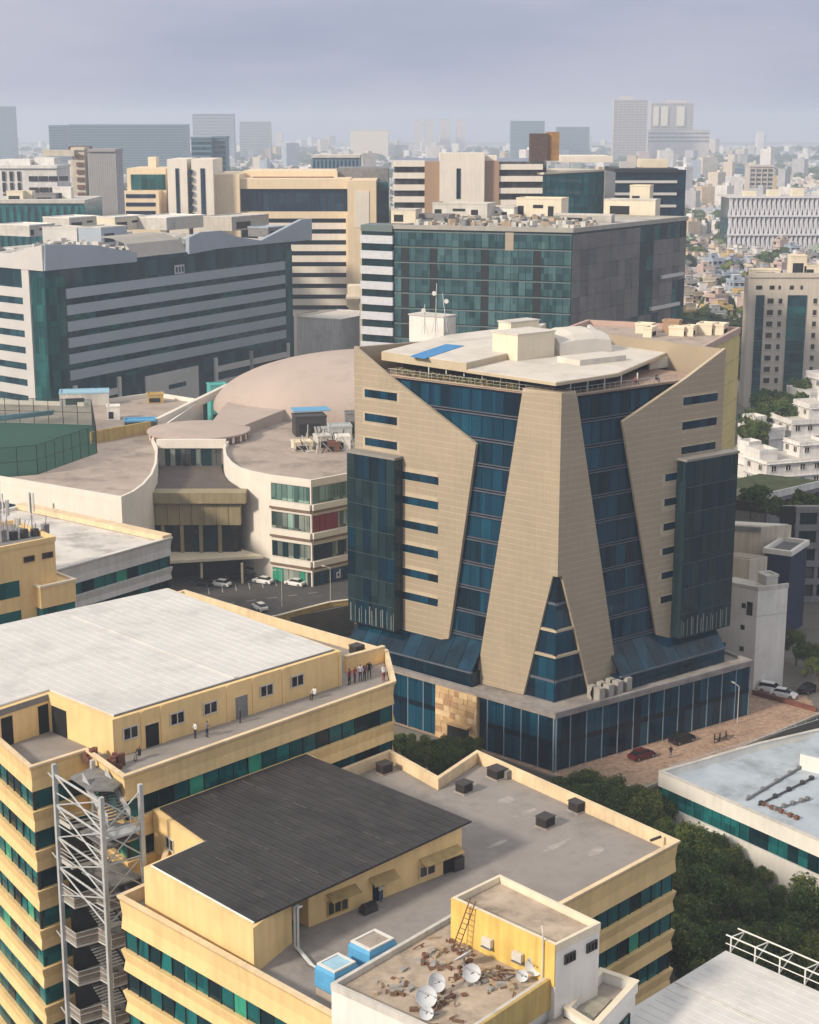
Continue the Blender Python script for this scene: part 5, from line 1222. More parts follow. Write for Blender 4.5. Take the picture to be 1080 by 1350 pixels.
t1, aL, aR = slab_tower('cream_end_block', 'cream end wall block with a broad white roof right beside the tower glass box', (62.87,276.00,8.31)[:2], 165, 18, 15, 6, 0, 18.2, CREAMD, WHITE)
fpart(t1, aL, 'eaves_band', STEELD, 0, 18, 17.3, 18.15, .02, .3)
t1, aL, aR = slab_tower('navy_block', 'narrow navy clad block with a white rimmed grey roof', (66.43,268.00,9.24)[:2], 150, 4.6, 58, 9, 0, 15.0, mat('navy_cladding',(.012,.022,.06),.6,.15,.5), mat('grey_pad',(.15,.15,.16),.9,.2,1))
rim = [aR.xy(0),aR.xy(9),(aR.xy(9)[0]+aL.d.x*4.6,aR.xy(9)[1]+aL.d.y*4.6),aL.xy(4.6)]
b = MB(); b.ring(off(rim,.3), off(rim,-.35), 15.0, 15.9); b.build('white_rim', WHITE, t1)
t1, aL, aR = slab_tower('grey_framed_flats', 'grey concrete framed flats with dark recessed bays at the right edge', (72.54,290.00,-6.27)[:2], 170, 3, 2, 22, 0, 18.6, DARK, WHITED)
GCON = mat('grey_concrete', (.22,.22,.235), .9, .15, .4, streak=.2)
for k in range(6): fpart(t1, aR, 'floor_slab', GCON, -.3, 22, 18.3-k*3.5-.7, 18.3-k*3.5+.4, -.2, .8)
for k in range(6): fpart(t1, aR, 'column', GCON, -.2+k*4, .5+k*4, 0, 18.2, .1, .6)
for k in range(5):
    for j in range(5): fpart(t1, aR, 'bay_window', random.choice([P_GREY,P_DARK]), .7+j*4, 3.7+j*4, 15.4-k*3.5, 17.2-k*3.5, .01, .06)
t1, aL, aR = slab_tower('roof_garden_block', 'low grey flats with a planted roof garden between tower and white houses', (72.76,315.00,7.52)[:2], 150, 16, 40, 22, 0, 14.6, GCON, mat('green_roof',(.10,.12,.05),.95,.4,.5))
fpart(t1, aL, 'parapet', HOUSEW, 0, 16, 14.2, 15.6, 0, .4); fpart(t1, aR, 'parapet', HOUSEW, 0, 22, 14.2, 15.6, 0, .4); fpart(t1, aL, 'window_band', WINB, .5, 15, 11.2, 13.2, .02, .1)
fpart(t1, aR, 'window_band', WINB, .5, 21, 11.2, 13.2, .02, .1)

# white terraced houses
def white_house(label, c, ang, parts, extra=()):
    t = thing('white_house', label, 'house', (c[0],c[1],0), 'white terraced houses on the right')
    a = R(ang); dx = Vector((math.cos(a),math.sin(a))); dy = Vector((-dx.y,dx.x))
    for i, (u, v, lx, ly, z0, z1) in enumerate(parts):
        pts = sq((c[0]+dx.x*u+dy.x*v, c[1]+dx.y*u+dy.y*v), ang, lx, ly)
        b = MB(); b.prism(pts, z0, z1); b.build('wall', HOUSEW, t)
        b = MB(); b.ring(off(pts,.08), off(pts,-.2), z1+.002, z1+.9); b.build('parapet', HOUSEW, t)
        b = MB(); b.prism(off(pts,-.2), z1+.003, z1+.1); b.build('roof_deck', WHITED, t)
        for e in (0,3):
            f_, L_ = edge_face(pts, e); n = max(1, int(L_/3.4)); z = z0+1.2
            while z+1.5 < z1:
                for k in range(n):
                    if random.random() < .82: window(t, f_, (k+.5)*L_/n, z, 1.5, 1.5, WINB, HOUSEW, bars=1)
                q = MB(); f_.box(q, .2, L_-.2, z+1.9, z+2.05, 0, .6); q.build('sunshade', HOUSEW, t)
                z += 3.3
    return t
white_house('white stepped house with a row of dark windows nearest the roof garden', (92.41,378.02), 20, [(0,0,20,10,0,9.5),(6,3,8,7,9.5,12.5),(-7,2,5,6,9.5,11.5)])
white_house('long white house with stacked terraces higher up the row', (111.89,430.59), 15, [(0,0,22,12,0,10),(3,2,14,9,10,13.5),(6,3,6,6,13.5,16)])
white_house('tall white house with a broad flat lid at the right edge', (126.46,466.66), 18, [(0,0,26,13,0,12),(2,3,16,9,12,16)])
white_house('small white house tucked beside the glass box of the tower', (84.84,390.63), 30, [(0,0,9,9,0,8),(1,1,4,4,8,10.5)])
white_house('narrow white house at the foot of the green trees', (95.09,423.40), 25, [(0,0,8,10,0,8.5),(-1,2,4,5,8.5,11)])

# ------------------------------------------------------------------ left and far blocks
def far_block(name, label, tl, br, dep, m, bands=None, cap=None, ribs=0, cat='building'):
    """frontal block: wall with real band or rib pieces on the front"""
    t = thing(name, label, cat, (tl[0]*.5+br[0]*.5, tl[1], 0))
    b = MB(); b.box(tl[0], br[0], tl[1], tl[1]+dep, 0, tl[2]); b.build('wall', m, t)
    if bands:
        bm_, step, h = bands; z = tl[2]-step*.5; k = 0
        while z > max(4, br[2]) and k < 40:
            b = MB(); b.box(tl[0]+.3, br[0]-.3, tl[1]-.5, tl[1]+.2, z-h, z); b.build('band', bm_, t); z -= step; k += 1
    if ribs:
        for k in range(ribs+1):
            x = tl[0]+(br[0]-tl[0])*k/ribs; b = MB(); b.box(x-.5, x+.5, tl[1]-.9, tl[1]-.55, max(2,br[2]), tl[2]-1); b.build('rib', m, t)
    b = MB(); b.box(tl[0]-.4, br[0]+.4, tl[1]-1.0, tl[1]+dep+.4, tl[2]+.01, tl[2]+1.4); b.build('roof', cap or m, t)
    return t
HZB = mat('slate_blue_cladding', (.10,.18,.25), .6, .1, .05); HZG = mat('mid_grey_cladding', (.32,.31,.31), .7, .1, .1); HZT = mat('tan_grey_cladding', (.52,.46,.42), .8, .1, .1)
far_block('grey_gridded_tower', 'grey tower with fine horizontal lines, between the left block and the cream complex', (-163.09,830.00,74.89), (-149.80,830.00,25.29), 22, HZG, (P_GREY, 3.2, 1.3), None, 12)
t = far_block('cream_stair_slab', 'cream slab with one column of dark windows, next to the grey gridded tower', (-173.18,838.00,75.52), (-167.04,838.00,24.68), 20, CREAMD, None)
for k in range(9): b = MB(); z = (-171.15,837.00,73.26)[2]-k*3.8; b.box((-171.15,837.00,73.26)[0], (-167.65,837.00,73.26)[0], 837.2, 838.3, z-2, z); b.build('window', RUST, t)
b = MB(); fb(b, (-188.30,836.00,75.55), (-171.76,836.00,72.52), 8); b.build('beam', CREAMD, t)
b = MB(); fb(b, (-177.54,850.00,77.27), (-166.60,850.00,74.96), 8); b.build('roof_room', RUST, t)
t = far_block('low_teal_glass_block', 'low teal glass block with cluttered roof at the left edge', (-193.75,690.00,55.68), (-138.51,690.00,35.87), 40, KG, None, WHITED, 18)
for k, px in enumerate((20,34,62,78)):
    c = [(-169.64,700.00,56.18), (-166.24,705.00,55.95), (-156.99,702.00,56.08), (-151.01,708.00,56.46)][k]
    simple_box('roof_cabin', ['cream cabin with an orange door on the low teal block roof','small cream cabin right of the orange doored one on the low teal block','grey cabin in the middle of the low teal block roof','white cabin at the right end of the low teal block roof'][k], 'rooftop room', c[:2], 0, (7,6,9,8)[k], 6, c[2]-1, c[2]+(4,4,3,5)[k], (CREAM,CREAM,STEELD,WHITE)[k], None, None, 1)
t = far_block('white_slotted_block', 'white block with slotted windows behind the low teal glass block', (-215.12,770.00,68.14), (-166.88,770.00,51.22), 30, HOUSEW, None)
for k in range(3):
    for j in range(7):
        tl = (-192.73,769.00,66.77); b = MB(); x = tl[0]+(j if j < 3 else j+.5)*3.6+(0 if j < 3 else (j-3)*1.2); wd = 1.4 if j < 3 else 4.2
        b.box(x, x+wd, 769.4, 770.2, tl[2]-4.4-k*5.2, tl[2]-(0 if j<3 else 2.2)-k*5.2); b.build('window', WINB, t)
b = MB(); fb(b, (-194.86,776.00,72.22), (-180.67,776.00,67.99), 14); b.build('roof_room', HOUSEW, t); b = MB(); fb(b, (-179.51,780.00,72.85), (-169.98,780.00,67.88), 14); b.build('roof_room', HOUSEW, t)
far_block('long_blue_slab', 'long slate blue office slab fading into haze on the left', (-539.00,2600.00,88.00), (-354.21,2600.00,-0.41), 40, HZB, (HG, 4, 2.2))
far_block('blue_side_slab', 'shorter blue slab at the left end of the long hazy one', (-583.76,2650.00,86.81), (-556.37,2650.00,-2.11), 40, HZB, (HG, 4, 2.2))
far_block('hazy_blue_tower', 'hazy blue tower cut off by the left edge', (-973.37,3700.00,127.83), (-893.23,3700.00,-20.92), 30, HZB, (HG, 5, 2.5))
far_block('hazy_ribbed_tower', 'hazy blue grey ribbed tower right of the long slab', (-488.92,3700.00,111.26), (-396.61,3700.00,-20.92), 30, HZB, (HZG, 7, 3), HZB, 10)
far_block('hazy_low_tower', 'lower hazy tower right of the ribbed one', (-414.43,4000.00,95.19), (-339.28,4000.00,-29.75), 30, HZG, (HZB, 6, 3), None, 6)
far_block('blue_step_block', 'blue stepped block in front of the hazy ribbed tower', (-166.91,1250.00,77.86), (-151.63,1250.00,45.50), 24, HZB, (HG, 4, 2)); far_block('blue_box_block', 'small blue box block beside the stepped one', (-150.71,1260.00,78.35), (-141.68,1260.00,45.16), 24, HZB, (HG, 4, 2))
far_block('low_blue_hall', 'long low blue hall behind the cream complex', (-53.56,900.00,70.52), (-27.67,900.00,63.15), 40, HZB, None, WHITED, 12)
far_block('teal_office_block', 'hazy teal block behind the rusty roof tower', (229.30,3700.00,96.31), (305.21,3700.00,-20.92), 40, HZB, (HGT, 5, 2.5)); far_block('grey_blue_office_block', 'hazy grey blue block right of the rusty roof tower', (343.00,3800.00,82.87), (417.95,3800.00,-23.86), 40, HZB, (HG, 5, 2.5))
t = far_block('tall_pale_tower', 'taller hazy residential tower with two shaded faces, right of centre on the skyline', (460.62,3700.00,142.71), (536.28,3700.00,-20.92), 30, HZT, (P_GREY, 3.6, 1.5), None, 8)
b = MB(); fb(b, (475.29,3710.00,151.13), (506.39,3710.00,141.20), 14); b.build('crown_room', HZT, t)
t = far_block('twin_pale_tower', 'broad hazy residential tower with vertical bays beside the taller one', (573.88,3900.00,138.70), (674.32,3900.00,-26.81), 30, HZT, (P_GREY, 3.6, 1.5), None, 10)
b = MB(); fb(b, (612.96,3910.00,145.81), (658.39,3910.00,137.08), 14); b.build('crown_room', HZT, t)
for k in range(3): b = MB(); fb(b, [(578.78,3895.00,131.67), (596.76,3895.00,131.67), (634.50,3895.00,131.67)][k], [(591.24,3895.00,86.25), (612.87,3895.00,86.25), (652.53,3895.00,86.25)][k], 2); b.build('pale_bay', CREAM, t)
far_block('white_tower_pair', 'white hazy apartment tower beyond the houses', (676.64,3700.00,2.67), (723.18,3700.00,-71.72), 22, HOUSEW, (P_GREY, 4, 2), None, 4); far_block('blue_mid_block', 'blue glass block between two pale hazy apartment towers', (515.79,2650.00,19.65), (555.12,2650.00,-26.39), 22, HZB, (HG, 4, 2)); far_block('grey_twin_block', 'grey hazy apartment tower right of the blue glass block', (307.27,1470.00,51.42), (328.63,1470.00,23.20), 22, HZT, (P_GREY, 4, 2), None, 4)
far_block('white_spire_tower', 'slim white tower far off on the right of the skyline', (894.70,4200.00,74.77), (910.10,4200.00,40.66), 14, HOUSEW, None)
far_block('white_low_row_block', 'pale blue low slab row under the twin hazy tower', (554.32,3800.00,76.03), (696.47,3800.00,45.16), 30, HZT, (P_GREY, 9, 4), None, 8)
for k in range(4):
    far_block('distant_tower', ['faint distant tower at the left of the small skyline cluster','second faint distant tower of the small skyline cluster','broader faint distant tower in the small skyline cluster','faint low tower at the right of the small skyline cluster','single faint tower above the pale hangars','last faint tower on the far skyline'][k], [(16.83,5200.00,99.69), (48.09,5200.00,104.36), (98.02,5300.00,107.05), (151.94,5300.00,104.67), (-109.83,3400.00,126.12), (-81.55,3400.00,132.20)][k], [(38.61,5200.00,29.38), (77.21,5200.00,29.38), (132.80,5300.00,28.26), (181.98,5300.00,28.26), (-94.66,3400.00,49.67), (-63.10,3400.00,49.67)][k], 40, HZT, None)
far_block('pale_hangar', 'long pale hangar roof gleaming far off left of centre', (-151.71,4200.00,74.77), (-54.54,4200.00,48.25), 120, CREAM, None, CREAM)

# ------------------------------------------------------------------ district of small houses
HM = [mat('house_'+n, c, .88, .12, .15, streak=.2, grime=.2) for n, c in (('cream',(.62,.54,.43)),('white',(.70,.68,.66)),('rose',(.52,.40,.36)),('grey',(.42,.42,.44)),('sand',(.55,.43,.30)),('blue',(.36,.42,.52)),('ochre',(.58,.42,.18)),('green',(.30,.38,.30)))]
HR_ = [mat('roof_'+n, c, .92, .2, .2, grime=.35) for n, c in (('pale',(.50,.46,.42)),('terracotta',(.38,.24,.17)),('grey',(.33,.32,.31)),('white',(.64,.62,.60)))]
TANKB = mat('black_tank', (.03,.03,.035), .6, .2)
def house_mesh(rng, i):
    lx, ly = rng.uniform(6.5,12), rng.uniform(6.5,11.5); h = rng.choice([6.5,7,9.5,10,12.8])
    b = MB(); b.box(-lx/2,lx/2,-ly/2,ly/2,0,h,0)
    o_ = sq((0,0),0,lx+.3,ly+.3); b.ring(o_, off(o_,-.4), h, h+.9, 0); b.prism(off(o_,-.4), h+.01, h+.15, 1)
    a, c = rng.uniform(-lx/2+2.5,lx/2-2.5), rng.uniform(-ly/2+2.5,ly/2-2.5)
    b.box(a-1.8,a+1.8,c-1.6,c+1.6,h+.1,h+2.8,0); b.box(a-2.0,a+2.0,c-1.8,c+1.8,h+2.801,h+3.0,1)
    for k in range(rng.randrange(1,3)):
        a2, c2 = rng.uniform(-lx/2+1,lx/2-1), rng.uniform(-ly/2+1,ly/2-1); b.lathe([(.7,0),(.7,1.3),(.2,1.5)], (a2,c2,h+.15), 7, 2)
    z = 1.1
    while z+1.5 < h:
        for n, face in ((int(lx/3.2),'f'),(int(ly/3.2),'l')):
            for k in range(n):
                if rng.random() < .2: continue
                w_ = rng.choice([1.2,1.6,2.2])
                if face == 'f': x = -lx/2+(k+.5)*lx/n; b.box(x-w_/2,x+w_/2,-ly/2-.06,-ly/2+.1,z,z+1.5,3)
                else: y = -ly/2+(k+.5)*ly/n; b.box(-lx/2-.06,-lx/2+.1,y-w_/2,y+w_/2,z,z+1.5,3)
        b.box(-lx/2-.5,lx/2+.5,-ly/2-.7,-ly/2-.07,z+1.75,z+1.9,1 if rng.random() < .3 else 0); z += 3.1
    me = bpy.data.meshes.new('small_house'); me.from_pydata(b.v, [], b.f)
    for mm in (HM[i % 8], HR_[rng.randrange(4)], TANKB, WINB): me.materials.append(mm)
    me.polygons.foreach_set('material_index', b.m); me.update(); return me
rng = random.Random(31); HMESH = [house_mesh(rng, i) for i in range(16)]
nm = ['cream','white','rose pink','grey','sand coloured','pale blue','ochre','grey green']
def blocked(x, y):
    if 110 < x < 150 and 470 < y < 560: return True
    if 225 < x < 345 and 1070 < y < 1140: return True
    return False
houses = 0
cand = []
y = 560.0
while y < 1500:
    x = .155*y
    while x < .285*y:
        cand.append((x, y)); x += rng.uniform(11.5,15)
    y += 13.5
def grove(x, y):  # irregular green belts left between the houses
    return math.sin(x*.013+y*.021)+math.sin(y*.0095+1.3)*1.1 > 1.25
for x, y in cand:
    x += rng.uniform(-3,3); y_ = y+rng.uniform(-3,3)
    if blocked(x, y_) or grove(x, y_) or houses >= 300 or rng.random() < .06: continue
    k = rng.choices(range(16), [4,9,1.6,3,2,1.6,.6,.4]*2)[0]
    o = bpy.data.objects.new('small_house', HMESH[k]); COL.objects.link(o); o.location = (x, y_, 0); o.rotation_euler = (0,0,R(rng.choice([15,20,28,-62,12])))
    o.scale = (1,1,rng.uniform(.85,1.2))
    tag(o, 'small %s flat roofed house in the dense district right of the tower' % nm[k % 8], 'house', 'small houses in the dense district', 'thing'); houses += 1; last_y = y
# the rest of the city beyond, too small to tell apart
b = MB(); rng = random.Random(77)
for k in range(13000):
    y = 950+5700*rng.random()**1.4; x = rng.uniform(-.34,.34)*y
    if y < last_y and .15*y < x < .29*y: continue
    if grove(x*.5, y*.5) or (y < 1150 and x < .15*y): continue
    far = max(0, y-1500)/3000
    lx, ly, h = rng.uniform(8,17)*(1+far*.7), rng.uniform(8,17)*(1+far*.7), rng.uniform(6,13)
    if rng.random() < .03: h = rng.uniform(18,38)
    if rng.random() < .004: h = rng.uniform(38,62); lx *= 1.4
    a = rng.uniform(0,90); m_ = rng.choices(range(8),[4,8,1.5,3,2,1.6,.4,.2])[0]
    b.obox((x,y), a, lx, ly, 0, h, m_)
    if y < 3000: b.obox((x+lx*.2,y), a, lx*.3, ly*.3, h, h+2.6, m_)
tag(b.build('distant_city', HM), 'hazy mass of small buildings filling the plain to the horizon', 'city', kind='stuff')

# ------------------------------------------------------------------ vegetation
LEAF = []
for n_, c in (('deep',(.056,.10,.026)),('mid',(.105,.16,.04)),('olive',(.19,.21,.05)),('fresh',(.27,.30,.075))):
    LEAF.append(mat('leaf_'+n_, c, .75, .35, 1.2, spec=.25))
for m_ in LEAF:   # thin leaves let some light through
    t_ = m_.node_tree; pb = t_.nodes['Principled BSDF']; tl_ = t_.nodes.new('ShaderNodeBsdfTranslucent'); mx_ = t_.nodes.new('ShaderNodeMixShader'); mx_.inputs[0].default_value = .45
    src = pb.inputs['Base Color'].links[0].from_socket; t_.links.new(src, tl_.inputs['Color']); t_.links.new(pb.outputs[0], mx_.inputs[1]); t_.links.new(tl_.outputs[0], mx_.inputs[2])
    t_.links.new(mx_.outputs[0], [n_ for n_ in t_.nodes if n_.type == 'OUTPUT_MATERIAL'][0].inputs['Surface'])
BARK = mat('bark', (.10,.075,.055), .95, .3, 2)
def crown_mesh(rng, rx, rz, n, leaf, mix):
    """leaf sprays spread through a lumpy crown volume"""
    b = MB(); lumps = []
    for k in range(int(13+rng.random()*6)):
        a = rng.uniform(0,2*math.pi); r = rx*rng.uniform(.25,.85); lumps.append((Vector((r*math.cos(a), r*math.sin(a), rz*rng.uniform(-.35,.75))), rx*rng.uniform(.22,.40)))
    lm = [rng.choice([(7,3,.6,.1),(4,5,1.5,.3),(2,5,3,1),(1,3,4,2.5)]) for _ in lumps]
    for k in range(n):
        li = rng.randrange(len(lumps)); c, r = lumps[li]; d = Vector((rng.gauss(0,1),rng.gauss(0,1),rng.gauss(0,.8)+.15)).normalized()
        p = c+d*r*rng.uniform(.55,1.05); s_ = leaf*rng.uniform(.6,1.4)
        nrm = (d+Vector((rng.gauss(0,.5),rng.gauss(0,.5),rng.gauss(.3,.5)))).normalized(); u = nrm.orthogonal().normalized(); v = nrm.cross(u)
        a = rng.uniform(0,6.3); u, v = u*math.cos(a)+v*math.sin(a), v*math.cos(a)-u*math.sin(a)
        b.add([p-u*s_, p-v*s_*.45+nrm*s_*.12, p+u*s_, p+v*s_*.45+nrm*s_*.12], [(0,1,2,3)], rng.choices(range(4), [p_*q_ for p_, q_ in zip(mix, lm[li])])[0])
    me = bpy.data.meshes.new('crown'); me.from_pydata(b.v, [], b.f)
    for mm in LEAF: me.materials.append(mm)
    me.polygons.foreach_set('material_index', b.m); me.update(); return me
def trunk_mesh(rng, h, r):
    b = MB(); b.tube((0,0,0),(0,0,h),r,7,r*.6)
    for k in range(5):
        a = k*1.26+rng.random(); b.tube((0,0,h*.75),(1.6*math.cos(a)*r*6,1.6*math.sin(a)*r*6,h*1.35),r*.5,5,r*.2)
    me = bpy.data.meshes.new('trunk'); me.from_pydata(b.v, [], b.f); me.materials.append(BARK); me.update(); return me
rng = random.Random(13)
CR = [crown_mesh(rng, 4.6, 3.6, 11000, .21, mx_) for mx_ in ((6,4,1.2,.3),(4,5,2,.6),(2,4,4,1.5),(5,4,2,.4))]
TRK = [trunk_mesh(rng, 6.0, .32), trunk_mesh(rng, 7.0, .4)]
FARC = [crown_mesh(rng, 4.6, 3.2, 700, .95, mx_) for mx_ in ((6,4,1,.2),(4,5,2,.4),(5,4,1.5,.3))]
def tree(x, y, z, s_, k, label, group, far=False, trunk=True):
    t = thing('tree', label, 'tree', (x,y,z), group)
    th_ = 6.0*s_
    o = bpy.data.objects.new('crown', (FARC if far else CR)[k % (3 if far else 4)]); COL.objects.link(o); o.parent = t; o.location = (0,0,th_*1.05+1.2*s_); o.scale = (s_*rng.uniform(.9,1.15), s_*rng.uniform(.9,1.15), s_*rng.uniform(.85,1.2)); o.rotation_euler = (0,0,rng.uniform(0,6.28))
    if trunk:
        o = bpy.data.objects.new('trunk', TRK[k % 2]); COL.objects.link(o); o.parent = t; o.scale = (s_,s_,s_)
    return t
G1 = 'trees between the yellow wing and the low white building'
spots = [(905,1085),(932,1110),(960,1120),(990,1135),(1018,1160),(1046,1180),(1075,1200),(915,1150),(945,1165),(975,1180),(1005,1200),(1035,1222),(1068,1240),(905,1205),(935,1225),(965,1240),(1000,1255),(1040,1275),(1075,1290),(900,1255),(930,1275),(880,1098),(850,1085),(820,1060),(790,1048),(765,1036),(870,1062),(1095,1225),(1100,1275),(890,1130)]
ks = ['dark green','mid green','olive green','deep green']
pos5 = [(35.11,187.00), (36.71,181.50), (38.92,179.38), (41.06,176.28), (42.52,171.33), (44.12,167.54), (45.75,163.90), (33.69,173.28), (35.84,170.37), (37.93,167.54), (39.76,163.90), (41.45,160.05), (43.47,157.02), (31.06,163.01), (32.98,159.54), (34.99,157.02), (37.35,154.57), (39.86,151.41), (42.09,149.12), (29.23,154.57), (31.09,151.41), (32.25,184.10), (29.82,187.00), (27.69,192.80), (25.06,195.71), (22.86,198.69), (32.56,192.33), (46.34,159.54), (44.65,151.41), (32.10,177.30)]
where = ['beside the corner of the yellow wing','just below the low white wall','touching the low white wall near its corner','against the low white facade','under the window band of the low white building','along the middle of the low white facade','against the low white facade at the right edge','close to the yellow wing, second row','in the second row from the white wall','in the middle of the grove','in the middle of the grove right of centre','in the right half of the grove','at the right edge of the grove','close to the yellow wing, third row','in the third row of the grove','in the heart of the lower grove','in the lower grove right of centre','behind the pipe railing, right part','behind the pipe railing at the right edge','low beside the yellow wing windows','just behind the corner white roof tip','at the wing corner by the plaza column','under the plaza column','below the plaza edge','against the podium foot','at the left end of the podium hedge line','between plaza column and low white building','at the far right edge, upper','at the far right edge, lower','tight against the yellow wing corner']
for i, (x, y) in enumerate(pos5):
    k = i % 4
    if i in (8,10,14,16): continue
    if 21 <= i <= 26: tree(x, y, -6, .82+.2*rng.random(), k, '%s tree %s' % (ks[k], where[i]), G1)
    else: tree(x, y, -6, (.62 if i < 7 else .78)+.42*rng.random()*(.5 if i < 7 else 1), k, '%s tree %s' % (ks[k], where[i]), G1)
for i, (x, y) in enumerate([(-2.59,212.63), (-1.07,211.22), (0.43,209.82), (1.91,208.16), (3.37,206.79), (4.84,206.52), (6.36,208.16), (7.91,210.09), (2.15,211.50), (4.83,210.93)]):
    tree(x, y+1.0, -2.3, .46+.08*(i%2), 2+i%2, 'low bushy tree %s of the yellow parapet notch' % ['at the far left','second from the left','third from the left','left of the corner','at the inner corner','right of the corner','third from the right','at the far right','in the rear row, left','in the rear row, right'][i], 'small trees behind the parapet notch')
for i, (x, y) in enumerate([(96.98,435.22), (104.51,450.14), (110.54,457.36), (106.08,467.34), (91.93,419.14), (103.73,435.22), (117.15,471.19)]):
    tree(x, y, 0, 1.0+.3*rng.random(), i, 'dark tree %s of the clump below the beige apartment block' % ['at the left','in the middle','at the upper right','at the top','at the lower left','at the lower right','at the far right'][i], 'trees below the beige apartment block', far=True)
for i, (x, y) in enumerate([(69.64,302.47), (71.75,298.73), (73.82,295.07), (77.60,297.50), (69.81,310.23), (77.66,305.02), (67.21,305.02)]):
    tree(x, y, 11.5 if i < 4 else 12.5, .5+.1*rng.random(), i+2, 'roof garden shrub %s of the planted flats' % ['left of the middle','in the middle','right of the middle','at the right end','at the left rear','at the right rear','nearest the tower'][i], 'roof garden shrubs', far=True, trunk=True)
for i in range(16):
    p = Vector((-74.18,541.62)).lerp(Vector((-30.63,714.70)), i/15)
    tree(p.x+rng.uniform(-5,5), p.y+rng.uniform(-6,6), 0, 1.2+.5*rng.random(), i, 'dark tree in the row between the dome and the blue grey block', 'trees behind the dome', far=True)
for i, (x, y) in enumerate([(64.91,247.59), (66.61,249.47), (64.77,253.30), (65.09,240.32)]):
    tree(x, y, 0, .5, i, 'small street tree %s by the grey framed flats' % ['in the middle','on the right','on the left','nearest'][i], 'street trees by the grey flats')
# belts of trees in the city beyond: one mass
b = MB(); rng2 = random.Random(55)
def clump(x, y, s_):
    for k in range(26):
        d = Vector((rng2.gauss(0,1),rng2.gauss(0,1),abs(rng2.gauss(.3,.8)))).normalized(); p = Vector((x,y,s_*.75))+d*s_*rng2.uniform(.55,1.0); u = d.orthogonal().normalized(); v = d.cross(u); q = s_*rng2.uniform(.28,.5)
        b.add([p-u*q, p-v*q, p+u*q, p+v*q], [(0,1,2,3)], rng2.choices(range(4),(6,4,1,.2))[0])
cnt = 0
while cnt < 4200:
    y = 560+4800*rng2.random()**1.5; x = rng2.uniform(-.33,.33)*y
    g = grove(x, y) if (y < 1500 and x > .15*y) else grove(x*.5, y*.5)
    if not g and rng2.random() > .10: continue
    if y < 1100 and x < .16*y: continue
    if blocked(x, y): continue
    clump(x, y, rng2.uniform(4.5,8)*(1+y/6000)); cnt += 1
tag(b.build('tree_belts', LEAF), 'hazy belts of trees running through the far city', 'trees', kind='stuff')

# ------------------------------------------------------------------ cars
CGL = mat('car_glass', (.012,.014,.017), .12, .1, 1, spec=.6); TYRE = mat('tyre', (.018,.018,.018), .9, .2, 3); RIM = mat('rim', (.35,.35,.36), .4, .1, 3, metal=.6)
HL = mat('headlamp', (.6,.62,.65), .2, .05, 3); TLM = mat('tail_lamp', (.35,.012,.012), .3, .05, 3)
def car(label, c, z, ang, paint, group=None, suv=False):
    t = thing('parked_car', label, 'car', (0,0,0), group); h = 1.15 if suv else 1.0
    secs = [(-2.15,.30,.62,.72),(-2.05,.24,.86,.80),(-1.2,.20,.92*h,.86),(0,.2,.94*h,.88),(1.0,.2,.90*h,.86),(1.9,.24,.74*h,.80),(2.15,.32,.56,.68)]
    b = MB(); b.loft([[(x,-w_,z0),(x,-w_*1.02,(z0+z1)/2),(x,-w_*.93,z1),(x,w_*.93,z1),(x,w_*1.02,(z0+z1)/2),(x,w_,z0)] for x,z0,z1,w_ in secs], cap=True); b.build('body', paint, t, smooth=False)
    q = [(-1.75,.80,.72),(-1.1,1.40*h,.58),(.35,1.43*h,.58),(1.15,.92*h,.72)] if not suv else [(-2.0,.9,.74),(-1.7,1.62,.62),(.45,1.64,.62),(1.2,1.05,.74)]
    b = MB(); b.loft([[(x,-w_,.85),(x,-w_*.98,z1-.06),(x,w_*.98,z1-.06),(x,w_,.85)] for x,z1,w_ in q], cap=True); b.build('window_band', CGL, t)
    b = MB(); x0, x1 = q[1][0], q[2][0]; b.box(x0-.05, x1+.05, -.56, .56, q[1][1]-.05, q[1][1]+.03); b.build('roof', paint, t)
    for x in (-1.35,1.35):
        for s_ in (-1,1):
            b = MB(); b.tube((x,s_*.70,.32),(x,s_*.90,.32),.32,14); w_ = b.build('wheel', TYRE, t)
            b = MB(); b.tube((x,s_*.89,.32),(x,s_*.915,.32),.2,10); b.build('rim', RIM, w_)
    for s_ in (-1,1):
        b = MB(); b.box(2.03,2.14,s_*.55-.17,s_*.55+.17,.56,.68); b.build('headlight', HL, t)
        b = MB(); b.box(-2.13,-2.03,s_*.6-.14,s_*.6+.14,.62,.76); b.build('tail_light', TLM, t)
        b = MB(); b.box(.75,.9,s_*.88-.08,s_*.88+.08,.92,1.05); b.build('mirror', paint, t)
    for x, nm_ in ((2.16,'front_plate'),(-2.2,'rear_bumper')):
        b = MB(); b.box(x-.03,x+.03,-.55,.55,.34,.46); b.build('bumper', ACD, t)
    t.location = (c[0],c[1],z); t.rotation_euler = (0,0,R(ang)); return t
CW = mat('white_car_paint', (.74,.74,.74), .25, .04, 1, spec=.6); CK = mat('black_car_paint', (.012,.012,.014), .2, .1, 1, spec=.7); CRD = mat('maroon_car_paint', (.10,.012,.014), .25, .1, 1, spec=.6); CS = mat('silver_car_paint', (.40,.41,.42), .3, .05, 1, metal=.5)
GC = 'cars parked before the shopping hall'
car('white saloon car parked nearest the mint glass corner of the hall', (-22.53,301.03), .06, 150, CW, GC)
car('white saloon car parked in the middle before the hall porch', (-28.94,302.63), .06, 152, CW, GC)
car('white saloon car parked left of the two by the porch', (-37.09,300.50), .06, 158, CW, GC)
car('black car parked right behind the middle white saloon', (-26.39,306.43), .06, 152, CK, GC)
car('black car under the edge of the porch canopy', (-34.41,304.79), .06, 150, CK, GC)
car('dark car parked between the left white saloon and the block', (-40.58,301.03), .06, 160, CK, GC)
